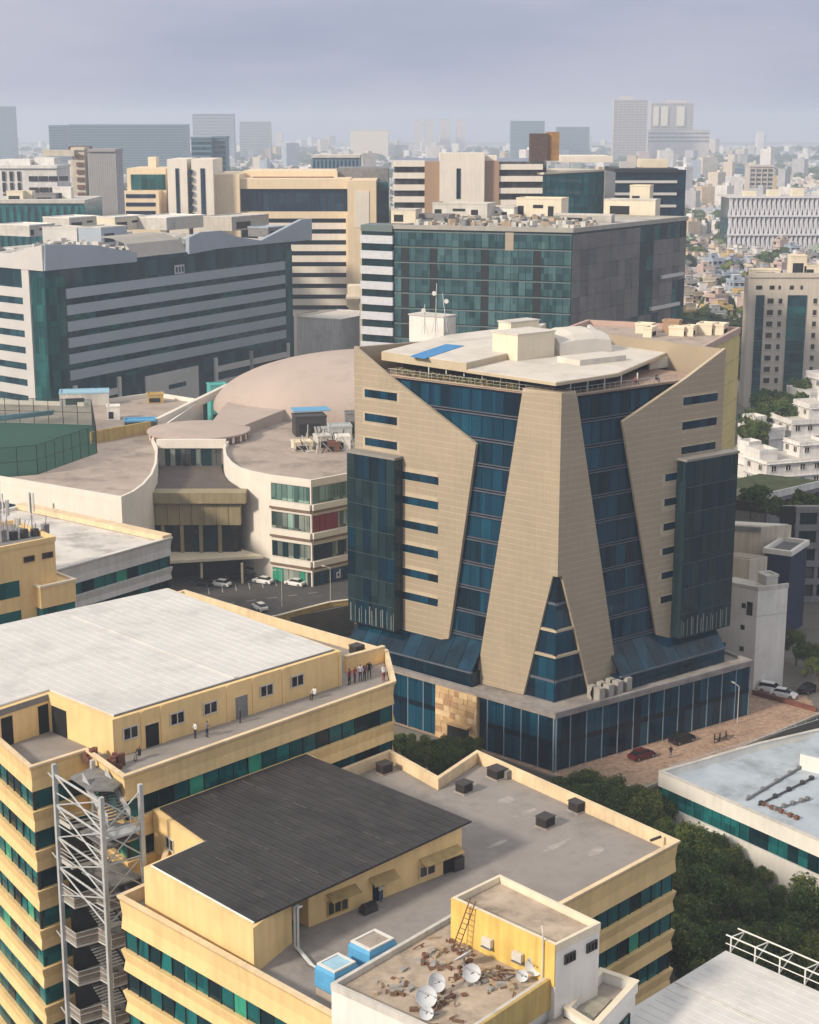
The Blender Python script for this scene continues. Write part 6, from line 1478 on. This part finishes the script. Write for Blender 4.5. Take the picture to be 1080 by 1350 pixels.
car('silver car deep in the porch shade', (-32.12,309.20), .06, 150, CS, GC, True)
car('white car standing at the parapet near the white shed roof', (-27.92,284.89), .06, 120, CW, GC)
car('maroon car parked at the podium wall on the brick plaza', (33.19,213.00), .09, 35, CRD)
car('black estate car parked at the podium wall right of the maroon car', (39.94,219.05), .09, 35, CK, None, True)
car('white van like car beyond the red plaza wall', (57.75,240.26), .06, -30, CW, 'cars beyond the red wall', True); car('white saloon beyond the red plaza wall, right one', (59.21,238.18), .06, -30, CW, 'cars beyond the red wall')
car('black car parked by the trees at the right edge', (63.77,240.61), .06, 40, CK, 'cars beyond the red wall')
# lamp posts and lane paint
def lamp(label, c, z, h, ang, group=None):
    t = thing('street_lamp', label, 'street lamp', (c[0],c[1],z), group); a = R(ang); e = (c[0]+1.4*math.cos(a), c[1]+1.4*math.sin(a))
    b = MB(); b.tube((*c,z),(*c,z+h),.09,6,.06); b.build('post', METAL, t)
    b = MB(); b.tube((*c,z+h),(*e,z+h+.25),.05,5); b.build('arm', METAL, t)
    b = MB(); b.obox(e, ang, .7, .25, z+h+.18, z+h+.32); b.build('lamp_head', ACW, t)
lamp('slim street lamp on the hall forecourt below the mint glass corner', (-23.96,286.82), .06, 7, 200); lamp('slim street lamp at the tower end of the hall forecourt', (-14.93,288.77), .06, 7, 160)
lamp('slim street lamp on the brick plaza beyond the motorbikes', (49.52,226.35), .06, 6, 120)
b = MB(); p_, q_ = Vector((-38.79,286.82)), Vector((-14.03,297.88)); d_ = (q_-p_).normalized(); n_ = Vector((-d_.y,d_.x)); a_ = math.degrees(math.atan2(d_.y,d_.x))
for k in range(int((q_-p_).length/4.2)): b.obox(p_+d_*(k*4.2+1), a_, 2.0, .14, .064, .068)
for k in range(11): b.obox(p_+d_*(4+k*2.75)+n_*9.5, a_+75, 4.4, .12, .064, .068)
tag(b.build('lane_paint', mat('road_paint',(.55,.55,.53),.8,.3,2)), kind='structure')
# motorbikes on the plaza
def bike(label, c, ang):
    t = thing('motorbike', label, 'motorbike', (0,0,0), 'motorbikes on the plaza')
    for x in (-.62,.62):
        b = MB(); b.lathe([(.30,-.05),(.30,.05)], (0,0,0), 14); b.v = [(x+p[0], p[2], .3+p[1]) for p in b.v]; b.build('wheel', TYRE, t)
    b = MB(); b.hexa([(-.45,-.12,.4),(.35,-.12,.4),(.35,.12,.4),(-.45,.12,.4)],[(-.55,-.10,.75),(.3,-.12,.8),(.3,.12,.8),(-.55,.10,.75)]); b.build('engine', CK, t)
    b = MB(); b.hexa([(-.75,-.12,.74),(-.05,-.14,.76),(-.05,.14,.76),(-.75,.12,.74)],[(-.78,-.1,.84),(-.05,-.12,.82),(-.05,.12,.82),(-.78,.1,.84)]); b.build('saddle', ACD, t)
    b = MB(); b.tube((.62,0,.3),(.38,0,1.0),.04,6); b.build('fork', METAL, t)
    b = MB(); b.tube((.38,-.35,1.02),(.38,.35,1.02),.025,6); b.build('handlebar', FRAME, t)
    b = MB(); b.hexa([(.0,-.13,.76),(.36,-.11,.8),(.36,.11,.8),(.0,.13,.76)],[(.02,-.1,.98),(.32,-.08,.98),(.32,.08,.98),(.02,.1,.98)]); b.build('tank', CRD, t)
    t.location = (c[0],c[1],.09); t.rotation_euler = (0,0,R(ang))
bike('dark motorbike standing nearest the podium cars', (44.78,219.34), 80); bike('dark motorbike standing between the other two', (45.67,219.93), 75); bike('dark motorbike farthest from the podium cars', (46.68,220.53), 85)

# ------------------------------------------------------------------ people
SKIN = mat('skin', (.28,.16,.10), .7, .1, 4); HAIR = mat('black_hair', (.012,.010,.010), .7, .2, 6)
def person_mesh(pose, top, bottom):
    """one continuous body grown over a posed skeleton; clothing follows as face materials"""
    if pose == 'stand': hip, J = .92, dict(kl=(.10,.02,.50),al=(.11,-.02,.06),tl=(.12,.14,.03),kr=(-.10,.05,.50),ar=(-.11,.0,.06),tr=(-.13,.16,.03),el=(.27,.02,1.13),hl=(.26,.16,.90),er=(-.27,.0,1.13),hr=(-.25,.12,.88))
    elif pose == 'arms': hip, J = .92, dict(kl=(.12,.05,.50),al=(.13,.0,.06),tl=(.14,.15,.03),kr=(-.11,.0,.49),ar=(-.12,-.06,.06),tr=(-.14,.09,.03),el=(.30,.10,1.16),hl=(.12,.28,1.22),er=(-.28,.02,1.12),hr=(-.26,.20,.98))
    else: hip, J = .45, dict(kl=(.13,.44,.47),al=(.13,.46,.07),tl=(.14,.60,.03),kr=(-.14,.42,.47),ar=(-.15,.50,.07),tr=(-.16,.64,.03),el=(.26,.08,.70),hl=(.16,.34,.56),er=(-.26,.06,.70),hr=(-.15,.32,.56))
    d = hip-.92
    P = [(0,0,hip),(0,-.01,hip+.2),(0,0,hip+.42),(0,.01,hip+.56),(0,.03,hip+.66),(0,.035,hip+.78),
         (.09,0,hip-.04),J['kl'],J['al'],J['tl'],(-.09,0,hip-.04),J['kr'],J['ar'],J['tr'],
         (.18,0,hip+.48),J['el'],J['hl'],(-.18,0,hip+.48),J['er'],J['hr'],(0,.11,hip+.69)]
    E_ = [(0,1),(1,2),(2,3),(3,4),(4,5),(0,6),(6,7),(7,8),(8,9),(0,10),(10,11),(11,12),(12,13),(2,14),(14,15),(15,16),(2,17),(17,18),(18,19),(4,20)]
    Rd = [.14,.125,.15,.06,.095,.085,.095,.065,.045,.04,.095,.065,.045,.04,.07,.045,.035,.07,.045,.035,.02]
    me = bpy.data.meshes.new('person'); me.from_pydata(P, E_, []); ob = bpy.data.objects.new('person', me); COL.objects.link(ob)
    sk = ob.modifiers.new('skin', 'SKIN'); ss = ob.modifiers.new('sub', 'SUBSURF'); ss.levels = 1; ss.render_levels = 1
    for i, v in enumerate(me.skin_vertices[0].data): v.radius = (Rd[i]*1.05, Rd[i]*.85); v.use_root = (i == 0)
    dg = bpy.context.evaluated_depsgraph_get(); m2 = bpy.data.meshes.new_from_object(ob.evaluated_get(dg)); bpy.data.objects.remove(ob)
    for mm in (top, bottom, SKIN, HAIR, ACD): m2.materials.append(mm)
    for p in m2.polygons:
        c = p.center; z = c.z-hip
        if z > .60: p.material_index = 3 if (c.y < .045 and z > .62) or z > .79 else 2
        elif z > .52 and abs(c.x) < .08: p.material_index = 2
        elif abs(c.x) > .2 and (c.z < J['hl'][2]+.10) and c.z > .5 and pose == 'stand': p.material_index = 2
        elif z > .0 and not (pose == 'sit' and c.y > .2 and abs(c.x) > .05 and c.z < .54): p.material_index = 0
        elif c.z < .09: p.material_index = 4
        else: p.material_index = 1
        p.use_smooth = True
    m2.name = 'person'; return m2
CLO = {n: mat('cloth_'+n, c, .9, .15, 5) for n, c in dict(maroon=(.20,.03,.04), plum=(.09,.03,.07), white=(.62,.62,.63), navy=(.02,.025,.06), black=(.015,.015,.017), grey=(.16,.16,.17), red=(.30,.04,.03), blue=(.08,.14,.30)).items()}
PM = {}
def person(label, c, z, ang, pose, top, bottom, s_=1.0, group=None):
    s_ *= 1.12; k = (pose, top, bottom)
    if k not in PM: PM[k] = person_mesh(pose, CLO[top], CLO[bottom])
    o = bpy.data.objects.new('person', PM[k]); COL.objects.link(o); o.location = (c[0],c[1],z); o.rotation_euler = (0,0,R(ang)); o.scale = (s_,s_,s_)
    return tag(o, label, 'person', group, 'thing')
GP = 'people standing together on the roof corner'; zd = A_deck
person('person in a maroon top standing at the left of the rooftop group', (-6.38,160.41), zd, 60, 'stand', 'maroon', 'black', 1, GP)
person('person in a red top beside the maroon one in the rooftop group', (-5.84,161.12), zd, -120, 'arms', 'red', 'plum', .97, GP)
person('person in a white top in the middle of the rooftop group', (-5.28,161.60), zd, 200, 'stand', 'white', 'navy', 1.03, GP)
person('person in a plum top right of the white one in the rooftop group', (-4.80,161.84), zd, 150, 'stand', 'plum', 'black', 1, GP)
person('person in black with arms folded at the right of the rooftop group', (-4.33,162.57), zd, 170, 'arms', 'black', 'black', 1.04, GP)
person('person in white leaning at the far right end of the rooftop group', (-2.76,161.64), zd, 220, 'arms', 'white', 'maroon', .98, GP)
person('person in white and navy standing by the parapet below the shed windows', (-20.80,145.30), zd, 130, 'stand', 'white', 'navy', .9)
person('person in grey beside the one in white below the shed windows', (-19.71,145.49), zd, -60, 'arms', 'grey', 'navy', .92)
person('person sitting in white and black near the middle of the long parapet', (-9.85,156.26), zd, 140, 'sit', 'white', 'black')
person('person in navy alone at the parapet left of the grey door', (-16.86,149.34), zd, 100, 'stand', 'navy', 'black', .8)
person('person in black crouching near the shed corner', (-25.37,139.96), zd, 140, 'sit', 'black', 'grey')
person('person in pale blue standing in the doorway of the black roofed shed', (-2.55,125.52), B_deck, -50, 'stand', 'white', 'blue', 1.0)
person('person in navy standing by the right hand door of the black roofed shed', (3.33,130.97), B_deck, -40, 'arms', 'navy', 'black', 1.0)
person('person in black sitting at the tower terrace edge, left of two', FRt.xy(15.2,-1.3), ZT, -50, 'sit', 'maroon', 'black', 1, 'people on the tower terrace')
person('person in navy sitting at the tower terrace edge, right of two', FRt.xy(19.5,-1.4), ZT, -50, 'sit', 'navy', 'navy', 1, 'people on the tower terrace')
person('person walking past the motorbikes on the brick plaza', (37.31,213.00), .09, 20, 'stand', 'black', 'grey')

# ------------------------------------------------------------------ rooftop units
def vent_box(label, c, z, ang, s_=1.0, tall=1.0):
    t = thing('roof_ventilator', label, 'ventilator', (c[0],c[1],z), 'dark box ventilators on the yellow roofs')
    b = MB(); b.obox(c, ang, 1.5*s_, 1.4*s_, z+.002, z+.12); b.build('base', DECK2, t)
    b = MB(); b.obox(c, ang, 1.25*s_, 1.15*s_, z+.122, z+1.0*tall); b.build('housing', ACD, t)
    for k in range(5):
        b = MB(); b.obox(c, ang, 1.33*s_, 1.23*s_, z+.24+k*.14*tall, z+.30+k*.14*tall); b.build('louvre', GRILL, t)
    b = MB(); b.obox(c, ang, 1.42*s_, 1.32*s_, z+1.0*tall+.002, z+1.1*tall); b.build('cap', ACD, t)
vent_box('dark ventilator box at the far left corner of the grey deck', (-2.6,153.6), B_deck, 40)
vent_box('dark ventilator box standing free left of the middle of the grey deck', (5.48,148.66), B_deck, 46)
vent_box('dark ventilator box against the parapet with a side duct', (8.94,152.30), B_deck, -50, 1.15)
b = MB(); c = (9.94,152.10); b.obox(c, -50, .8, .7, B_deck+.1, B_deck+.9); tag(b.build('fan_unit', STEELD), 'dull grey fan unit beside the parapet ventilator', 'fan unit', kind='thing')
vent_box('dark ventilator box in the open middle of the grey deck', (12.96,140.65), B_deck, 46, 1.05)
vent_box('dark ventilator box leaning on the right hand parapet', (16.35,144.12), B_deck, -50)
vent_box('dark ventilator box on the roof corner behind the rooftop people', (-5.98,170.68), A_deck, 46, .95)
b = MB(); b.tube((*(22.09,134.65),24.35),(*(23.12,135.44),24.35),.14,6); tag(b.build('pipe_stub', ACD), 'dark pipe stub lying on the coping at the wing corner', 'pipe', kind='thing')
def ac_unit(label, c, z, ang, w_=.95, d_=.4, h_=.75, group=None, casing=None):
    t = thing('ac_unit', label, 'air conditioner', (c[0],c[1],z), group); F = Face(c, ang, 1)
    b = MB(); F.box(b, -w_/2, w_/2, z+.08, z+.08+h_, -d_/2, d_/2); b.build('casing', casing or ACW, t)
    b = MB(); p = F.p(0, z+.08+h_/2, d_/2+.002); q = F.p(0, z+.08+h_/2, d_/2+.03); b.tube(p, q, h_*.4, 14); b.build('fan_grille', GRILL, t)
    b = MB(); F.box(b, -w_/2, -w_/2+.08, z, z+.079, -d_/2, d_/2); F.box(b, w_/2-.08, w_/2, z, z+.079, -d_/2, d_/2); tag(b.build('feet', STEELD, t), kind='stuff')
    return t
for i in range(4):
    c = Vector((26.88,213.16)).lerp(Vector((31.33,217.54)), i/3)
    t = ac_unit(['pale grey condenser nearest the front corner of the podium roof','second pale grey condenser from the front corner on the podium roof','third pale grey condenser from the front corner on the podium roof','pale grey condenser farthest from the front corner on the podium roof'][i], c, ZP+.01, 37, 1.05, 1.2, 2.0, 'condensers on the podium roof', mat('grey_casing',(.36,.34,.31),.6,.15,1,grime=.2))
    t = ac_unit(['rear condenser behind the first on the podium roof','rear condenser behind the second on the podium roof','rear condenser behind the third on the podium roof','rear condenser behind the fourth on the podium roof'][i], c+Vector((-.9,1.2)), ZP+.01, 217, 1.05, .9, 1.9, 'condensers on the podium roof', MATS['grey_casing'])
# C roof: ladder, condensers, dishes, tanks, debris
zc = 27.5
fpY, _L = edge_face(PP, 0)
t = thing('ladder', 'rusty metal ladder leaning on the yellow penthouse wall', 'ladder', fpY.p(1.9,zc,1.2))
for s_ in (-.28,.28): b = MB(); b.tube(fpY.p(1.6+s_,zc,1.5), fpY.p(2.3+s_,31.6,.2), .045, 6); b.build('rail', RUST, t)
for k in range(10): u = (k+.6)/10.4; b = MB(); b.tube(fpY.p(1.6-.28+.7*u, zc+4.1*u, 1.5-1.3*u), fpY.p(1.6+.28+.7*u, zc+4.1*u, 1.5-1.3*u), .03, 5); b.build('rung', RUST, t)
for k, tt in enumerate((3.9, 6.9)):
    p = fpY.p(tt, 28.3, .36); ac_unit(['white air conditioner on the yellow wall nearest the ladder','white air conditioner on the yellow wall toward the white end'][k], p[:2], 28.35, fpY.ang, .9, .34, .65, 'air conditioners on the yellow wall').rotation_euler = (0,0,0)
    b = MB(); fpY.box(b, tt-.5, tt+.5, 28.29, 28.35, .15, .6); tag(b.build('wall_bracket', STEELD), ['steel bracket under the air conditioner nearest the ladder','steel bracket under the air conditioner toward the white end'][k], 'bracket', kind='thing')
b = MB(); b.tube(fpY.p(9.2,27.5,.3), fpY.p(9.2,31.5,.3), .06, 6); b.tube(fpY.p(9.2,31.5,.3), fpY.p(8.9,31.9,.1), .06, 6); tag(b.build('vent_pipe', ACW), 'pale vent pipe climbing the yellow wall near the white end', 'pipe', kind='thing')
DISHM = mat('dish_white', (.56,.58,.60), .55, .1, 1.5, grime=.2)
def dish(label, c, z, r, az, el, mast=.9):
    t = thing('satellite_dish', label, 'satellite dish', (c[0],c[1],z), 'satellite dishes on the service block')
    b = MB(); b.tube((c[0],c[1],z),(c[0],c[1],z+mast),.06,6); b.tube((c[0],c[1],z),(c[0]+.5,c[1]+.3,z+.02),.05,5); b.build('mast', STEELD, t)
    ax_ = Vector((math.cos(R(az))*math.cos(R(el)), math.sin(R(az))*math.cos(R(el)), math.sin(R(el)))); u = ax_.orthogonal().normalized(); v = ax_.cross(u); o_ = Vector((c[0],c[1],z+mast))
    b = MB(); loops = []
    for i in range(6):
        rr_ = r*i/5+.001; loops.append([tuple(o_+ax_*(.32*rr_*rr_/r)+(u*math.cos(6.2832*k/20)+v*math.sin(6.2832*k/20))*rr_) for k in range(20)])
    loops += [[tuple(Vector(p)+ax_*(-.05)) for p in lp] for lp in loops[::-1]]
    b.loft(loops); b.build('reflector', DISHM, t, smooth=False)
    b = MB(); f_ = o_+ax_*r*.85; b.tube(o_+ax_*(.32*r)-v*r*.95, f_, .025, 5); b.tube(f_-ax_*.12, f_+ax_*.08, .07, 8); b.build('feed_arm', STEELD, t)
dish('large tilted white dish lowest of the left group', (1.12,100.82), zc, .78, -70, 38)
dish('grey white dish leaning behind the lowest one in the left group', (1.85,102.75), zc, .7, -60, 32)
dish('white dish facing forward in the middle of the service roof', (4.45,104.11), zc, .68, -75, 30)
dish('dark weathered dish lying back behind the middle one', (4.03,106.29), zc, .75, 140, 50)
dish('white dish nearest the yellow wall end', (9.13,105.07), zc, .7, -100, 28)
dish('small white dish in front of the one near the yellow wall', (8.14,104.25), zc, .45, -90, 30, .6)
dish('small pale dish at the front edge of the left group', (1.16,99.38), zc, .5, -80, 40, .5)
def tank(label, c, z, ang, lx, ly, h, m, top=None):
    t = thing('water_tank', label, 'water tank', (c[0],c[1],z), 'blue water tanks')
    def lp(k, zz): return [(x,y,zz) for x,y in sq(c, ang, lx*k, ly*k)]
    b = MB(); b.loft([lp(.94,z+.002), lp(1,z+.12), lp(1,z+h*.85), lp(.9,z+h)], cap=True); b.build('body', m, t)
    if z < 24.5: b = MB(); b.obox(c, ang, lx*.96, ly*.96, B_deck, z); b.build('stand', DECK2, t)
    for k in range(3): 
        b = MB(); b.ring(sq(c,ang,lx*1.03,ly*1.03), sq(c,ang,lx*.99,ly*.99), z+h*(.22+.22*k), z+h*(.27+.22*k)); b.build('rib', m, t)
    b = MB(); b.ring(sq(c,ang,lx*.9,ly*.9), sq(c,ang,lx*.72,ly*.72), z+h+.002, z+h+.12); b.build('rim', RAILW, t)
    b = MB(); b.obox(c, ang, lx*.7, ly*.7, z+h+.003, z+h+.06); b.build('lid', top or BLUEL, t); return t
tank('open topped blue water tank with white rim behind the service block parapet', (-2.9,113.2), B_deck+.9, 46, 3.0, 2.4, 2.1, BLUEP, DECK2)
tank('closed pale blue water tank left of the open topped one', (-5.6,110.4), B_deck+.7, 46, 2.5, 2.2, 1.9, BLUEP)
tank('blue water tank low in front of the ochre parapet', (7.4,98.8), 25.0, 50, 2.6, 2.0, 1.3, BLUEP)
tank('pale blue water tank left of the one before the ochre parapet', (5.2,96.6), 25.0, 50, 2.4, 1.8, 1.2, BLUEL)
b = MB(); b.prism([(3.6,95.9),(6.6,92.5),(14.8,101.6),(11.0,104.4)], -6, 24.9); tag(b.build('tank_platform', DECK2), 'low cluttered ledge in front of the ochre parapet carrying two tanks', 'ledge', kind='thing')
b = MB(); b.obox((-34.91,151.02), 45, .9, .9, A_deck+.002, A_deck+1.9); tag(b.build('water_drum', BLUEP), 'upright blue water drum in the shaded doorway of the white shed', 'drum', kind='thing')
rng = random.Random(8); b = MB()
poly_c = off(PC,-.8)
for k in range(230):
    cx_, cy_ = rng.choice([(2.2,101.5),(4.4,105.2),(6.2,104.6),(1.4,107.5),(7.8,106.6),(-1.5,103.8),(4.0,109.4)]); x, y = rng.gauss(cx_,.9), rng.gauss(cy_,.9)
    if not in_poly(x, y, poly_c) or in_poly(x, y, off(PP,.4)): continue
    if rng.random() < .45 and x < 1: continue
    b.obox((x,y), rng.uniform(0,180), rng.uniform(.12,.9), rng.uniform(.1,.4), zc, zc+rng.uniform(.04,.28), rng.randrange(4))
for k in range(12):
    x, y = rng.uniform(0,9), rng.uniform(98,110)
    if in_poly(x, y, poly_c) and not in_poly(x, y, off(PP,.4)): b.tube((x,y,zc+.1),(x+rng.uniform(-1.6,1.6),y+rng.uniform(-1.6,1.6),zc+rng.uniform(.1,.5)),.05,5,m=3)
tag(b.build('roof_debris', [mat('debris_brown',(.16,.10,.06),.95,.4,2), mat('debris_tan',(.40,.31,.22),.95,.3,2), mat('debris_grey',(.30,.29,.28),.9,.3,2), RUST]), 'loose rubble, boards and pipes strewn over the service block roof', 'debris', kind='stuff')
b = MB(); rng = random.Random(18)
for k in range(26):
    c = Vector((-4.4,106.4)).lerp(Vector((1.4,112.4)), k/25)+Vector((rng.uniform(-.3,.3),rng.uniform(0,.6))); b.obox(c, rng.uniform(0,90), rng.uniform(.3,.9), rng.uniform(.2,.5), B_deck, B_deck+rng.uniform(.2,1.0), rng.randrange(3))
tag(b.build('piled_scrap', [MATS['debris_tan'], WHITED, MATS['debris_brown']]), 'scrap piled between the blue tanks and the service block wall', 'scrap', kind='stuff')
for i, (lab, c) in enumerate((('black seat like box by the shed door under the second awning', (-3.48,123.61)), ('dark machine box beside the right hand shed door', (4.23,131.56)))):
    t = thing('machine_box', lab, 'machine', (c[0],c[1],B_deck)); b = MB(); b.obox(c, 42, 1.5 if i == 0 else 1.2, .8, B_deck+.002, B_deck+(.55 if i == 0 else 1.2)); b.build('housing', ACD, t)
    b = MB(); b.obox(c, 42, 1.3 if i == 0 else 1.0, .6, B_deck+(.552 if i == 0 else 1.202), B_deck+(.75 if i == 0 else 1.35)); b.build('cover', FRAME, t)
# parapet pots and small things along the white shed
for i, (px, lab) in enumerate(((0,'red brown clutter heap by the stair landing left of the opening'),(1,'red brown clutter heap by the stair landing right of the opening'))):
    c = (-30.0+i*2.6, 139.5-i*1.6); b = MB(); rng = random.Random(i)
    for k in range(9): b.obox((c[0]+rng.uniform(-.6,.6),c[1]+rng.uniform(-.6,.6)), rng.uniform(0,90), rng.uniform(.3,.8), .4, A_deck, A_deck+rng.uniform(.4,1.3), rng.randrange(2))
    tag(b.build('clutter_heap', [RUST, MATS['red_paint']]), lab, 'clutter', kind='stuff')
# hall roof plant
rng = random.Random(44)
HP_L = ['dark frame of pipes under a blue sheet on the hall roof','tan crate at the front of the hall roof plant','pale tank beside the tan crate on the hall roof','grey chiller at the right of the hall roof plant','white chiller box nearest the tower on the hall roof','tall dark cooling tower by the hall lawn','low silver duct at the back of the hall roof plant','brown box between the chillers on the hall roof']
for i, (c, lx, ly, h, m_) in enumerate((((-22.49,351.91),7,5,4.2,ACD),((-23.07,334.66),4,3,1.6,CREAM),((-18.77,336.31),3,3,2.6,WHITED),((-15.38,344.81),5,4,3.2,METAL),((-14.29,334.66),3,3,2.8,WHITE),((-12.92,351.00),3,3,5.0,STEELD),((-18.61,349.21),5,2,1.8,METAL),((-16.17,333.02),2.5,2,1.8,RUST))):
    t = simple_box('chiller_unit', HP_L[i], 'roof plant', c, 15+rng.uniform(-10,10), lx, ly, 20.52, 20.52+h, m_, None, 'plant units on the hall roof', 1)
b = MB(); c = (-22.49,357.42); b.obox(c, 12, 8.5, 5.5, 25.2, 25.35); tag(b.build('tarpaulin', BLUEP), 'blue sheet spread over the pipe frame on the hall roof', 'tarpaulin', kind='thing')
b = MB()
for k in range(40):
    c = Vector((-22.29,340.51)).lerp(Vector((-11.89,340.51)), rng.random()); c = c+Vector((rng.uniform(-3,3), rng.uniform(-12,8)))
    b.tube((c.x,c.y,20.55),(c.x+rng.uniform(-2,2),c.y+rng.uniform(-2,2),20.6+rng.uniform(.5,4)),.12,5,m=rng.randrange(3))
tag(b.build('plant_pipework', [METAL, ACD, WHITED]), 'tangle of pipes between the plant units on the hall roof', 'pipework', kind='stuff')
for i, (c, lab) in enumerate((((-61.56,358.35),'dark blue sheeted plant on the left hall roof'),((-69.90,370.94),'white tank at the far left hall roof edge'),((-63.66,394.28),'yellow crate on the far left hall roof'),((-80.89,392.05),'long pale shed with blue roof by the court'))):
    simple_box('chiller_unit', lab, 'roof plant', c, 10, (7,3,4,12)[i], (4,3,3,6)[i], 20.52, 20.52+(2,3,2,3)[i], (ACD,WHITE,OCHRE,WHITED)[i], (BLUEP,None,None,BLUEL)[i], 'plant units on the left hall roof', 1)
simple_box('turquoise_shed', 'small turquoise roofed shed at the foot of the dome', 'shed', (-50.44,413.14), 20, 4.5, 4, 0, 22, mat('turquoise_paint',(.10,.42,.40),.7,.1,.8), None, None, 1)
simple_box('white_low_block', 'plain white windowless block behind the dome and beside the gridded glass block', 'building', (-25.29,569.76), 60, 26, 18, 0, 22, HOUSEW, HOUSEW, None, 0)
simple_box('grey_low_block', 'plain grey block left of the white windowless one behind the dome', 'building', (-31.84,580.45), 60, 16, 14, 0, 21, HZG, HZG, None, 0)
simple_box('brown_low_block', 'brown tiled low block behind the dome at the foot of the cream complex', 'building', (-28.56,667.72), 60, 20, 30, 0, 24, BRK, RUST, None, 3)
# slim cream stair tower with a wide cap beside the gridded block
t = thing('cream_water_tower', 'slim cream shaft with a wide cream box head left of the gridded glass block', 'water tower', (*(-12.61,440.00,29.80)[:2],0))
b = MB(); fb(b, (-13.78,440.00,41.32), (-11.70,440.00,6.32), 3); b.build('shaft', CREAMD, t)
b = MB(); fb(b, (-17.05,439.00,45.16), (-11.46,439.00,42.26), 6); b.build('head', CREAM, t)
b = MB(); fb(b, (-17.48,438.50,42.27), (-11.03,438.50,41.69), 7); b.build('ledge', CREAMD, t)

# ------------------------------------------------------------------ haze over the whole city
HZM = bpy.data.materials.new('haze'); HZM.use_nodes = True; t_ = HZM.node_tree; t_.nodes.clear()
vo = t_.nodes.new('ShaderNodeVolumePrincipled'); om = t_.nodes.new('ShaderNodeOutputMaterial')
vo.inputs['Color'].default_value = (.74,.84,1.0,1); vo.inputs['Density'].default_value = HAZE_DENSITY; vo.inputs['Anisotropy'].default_value = .15
t_.links.new(vo.outputs[0], om.inputs['Volume'])
b = MB(); b.box(-6200, 6200, -300, 9300, -8.0, 150); o = b.build('haze', HZM); tag(o, kind='stuff')
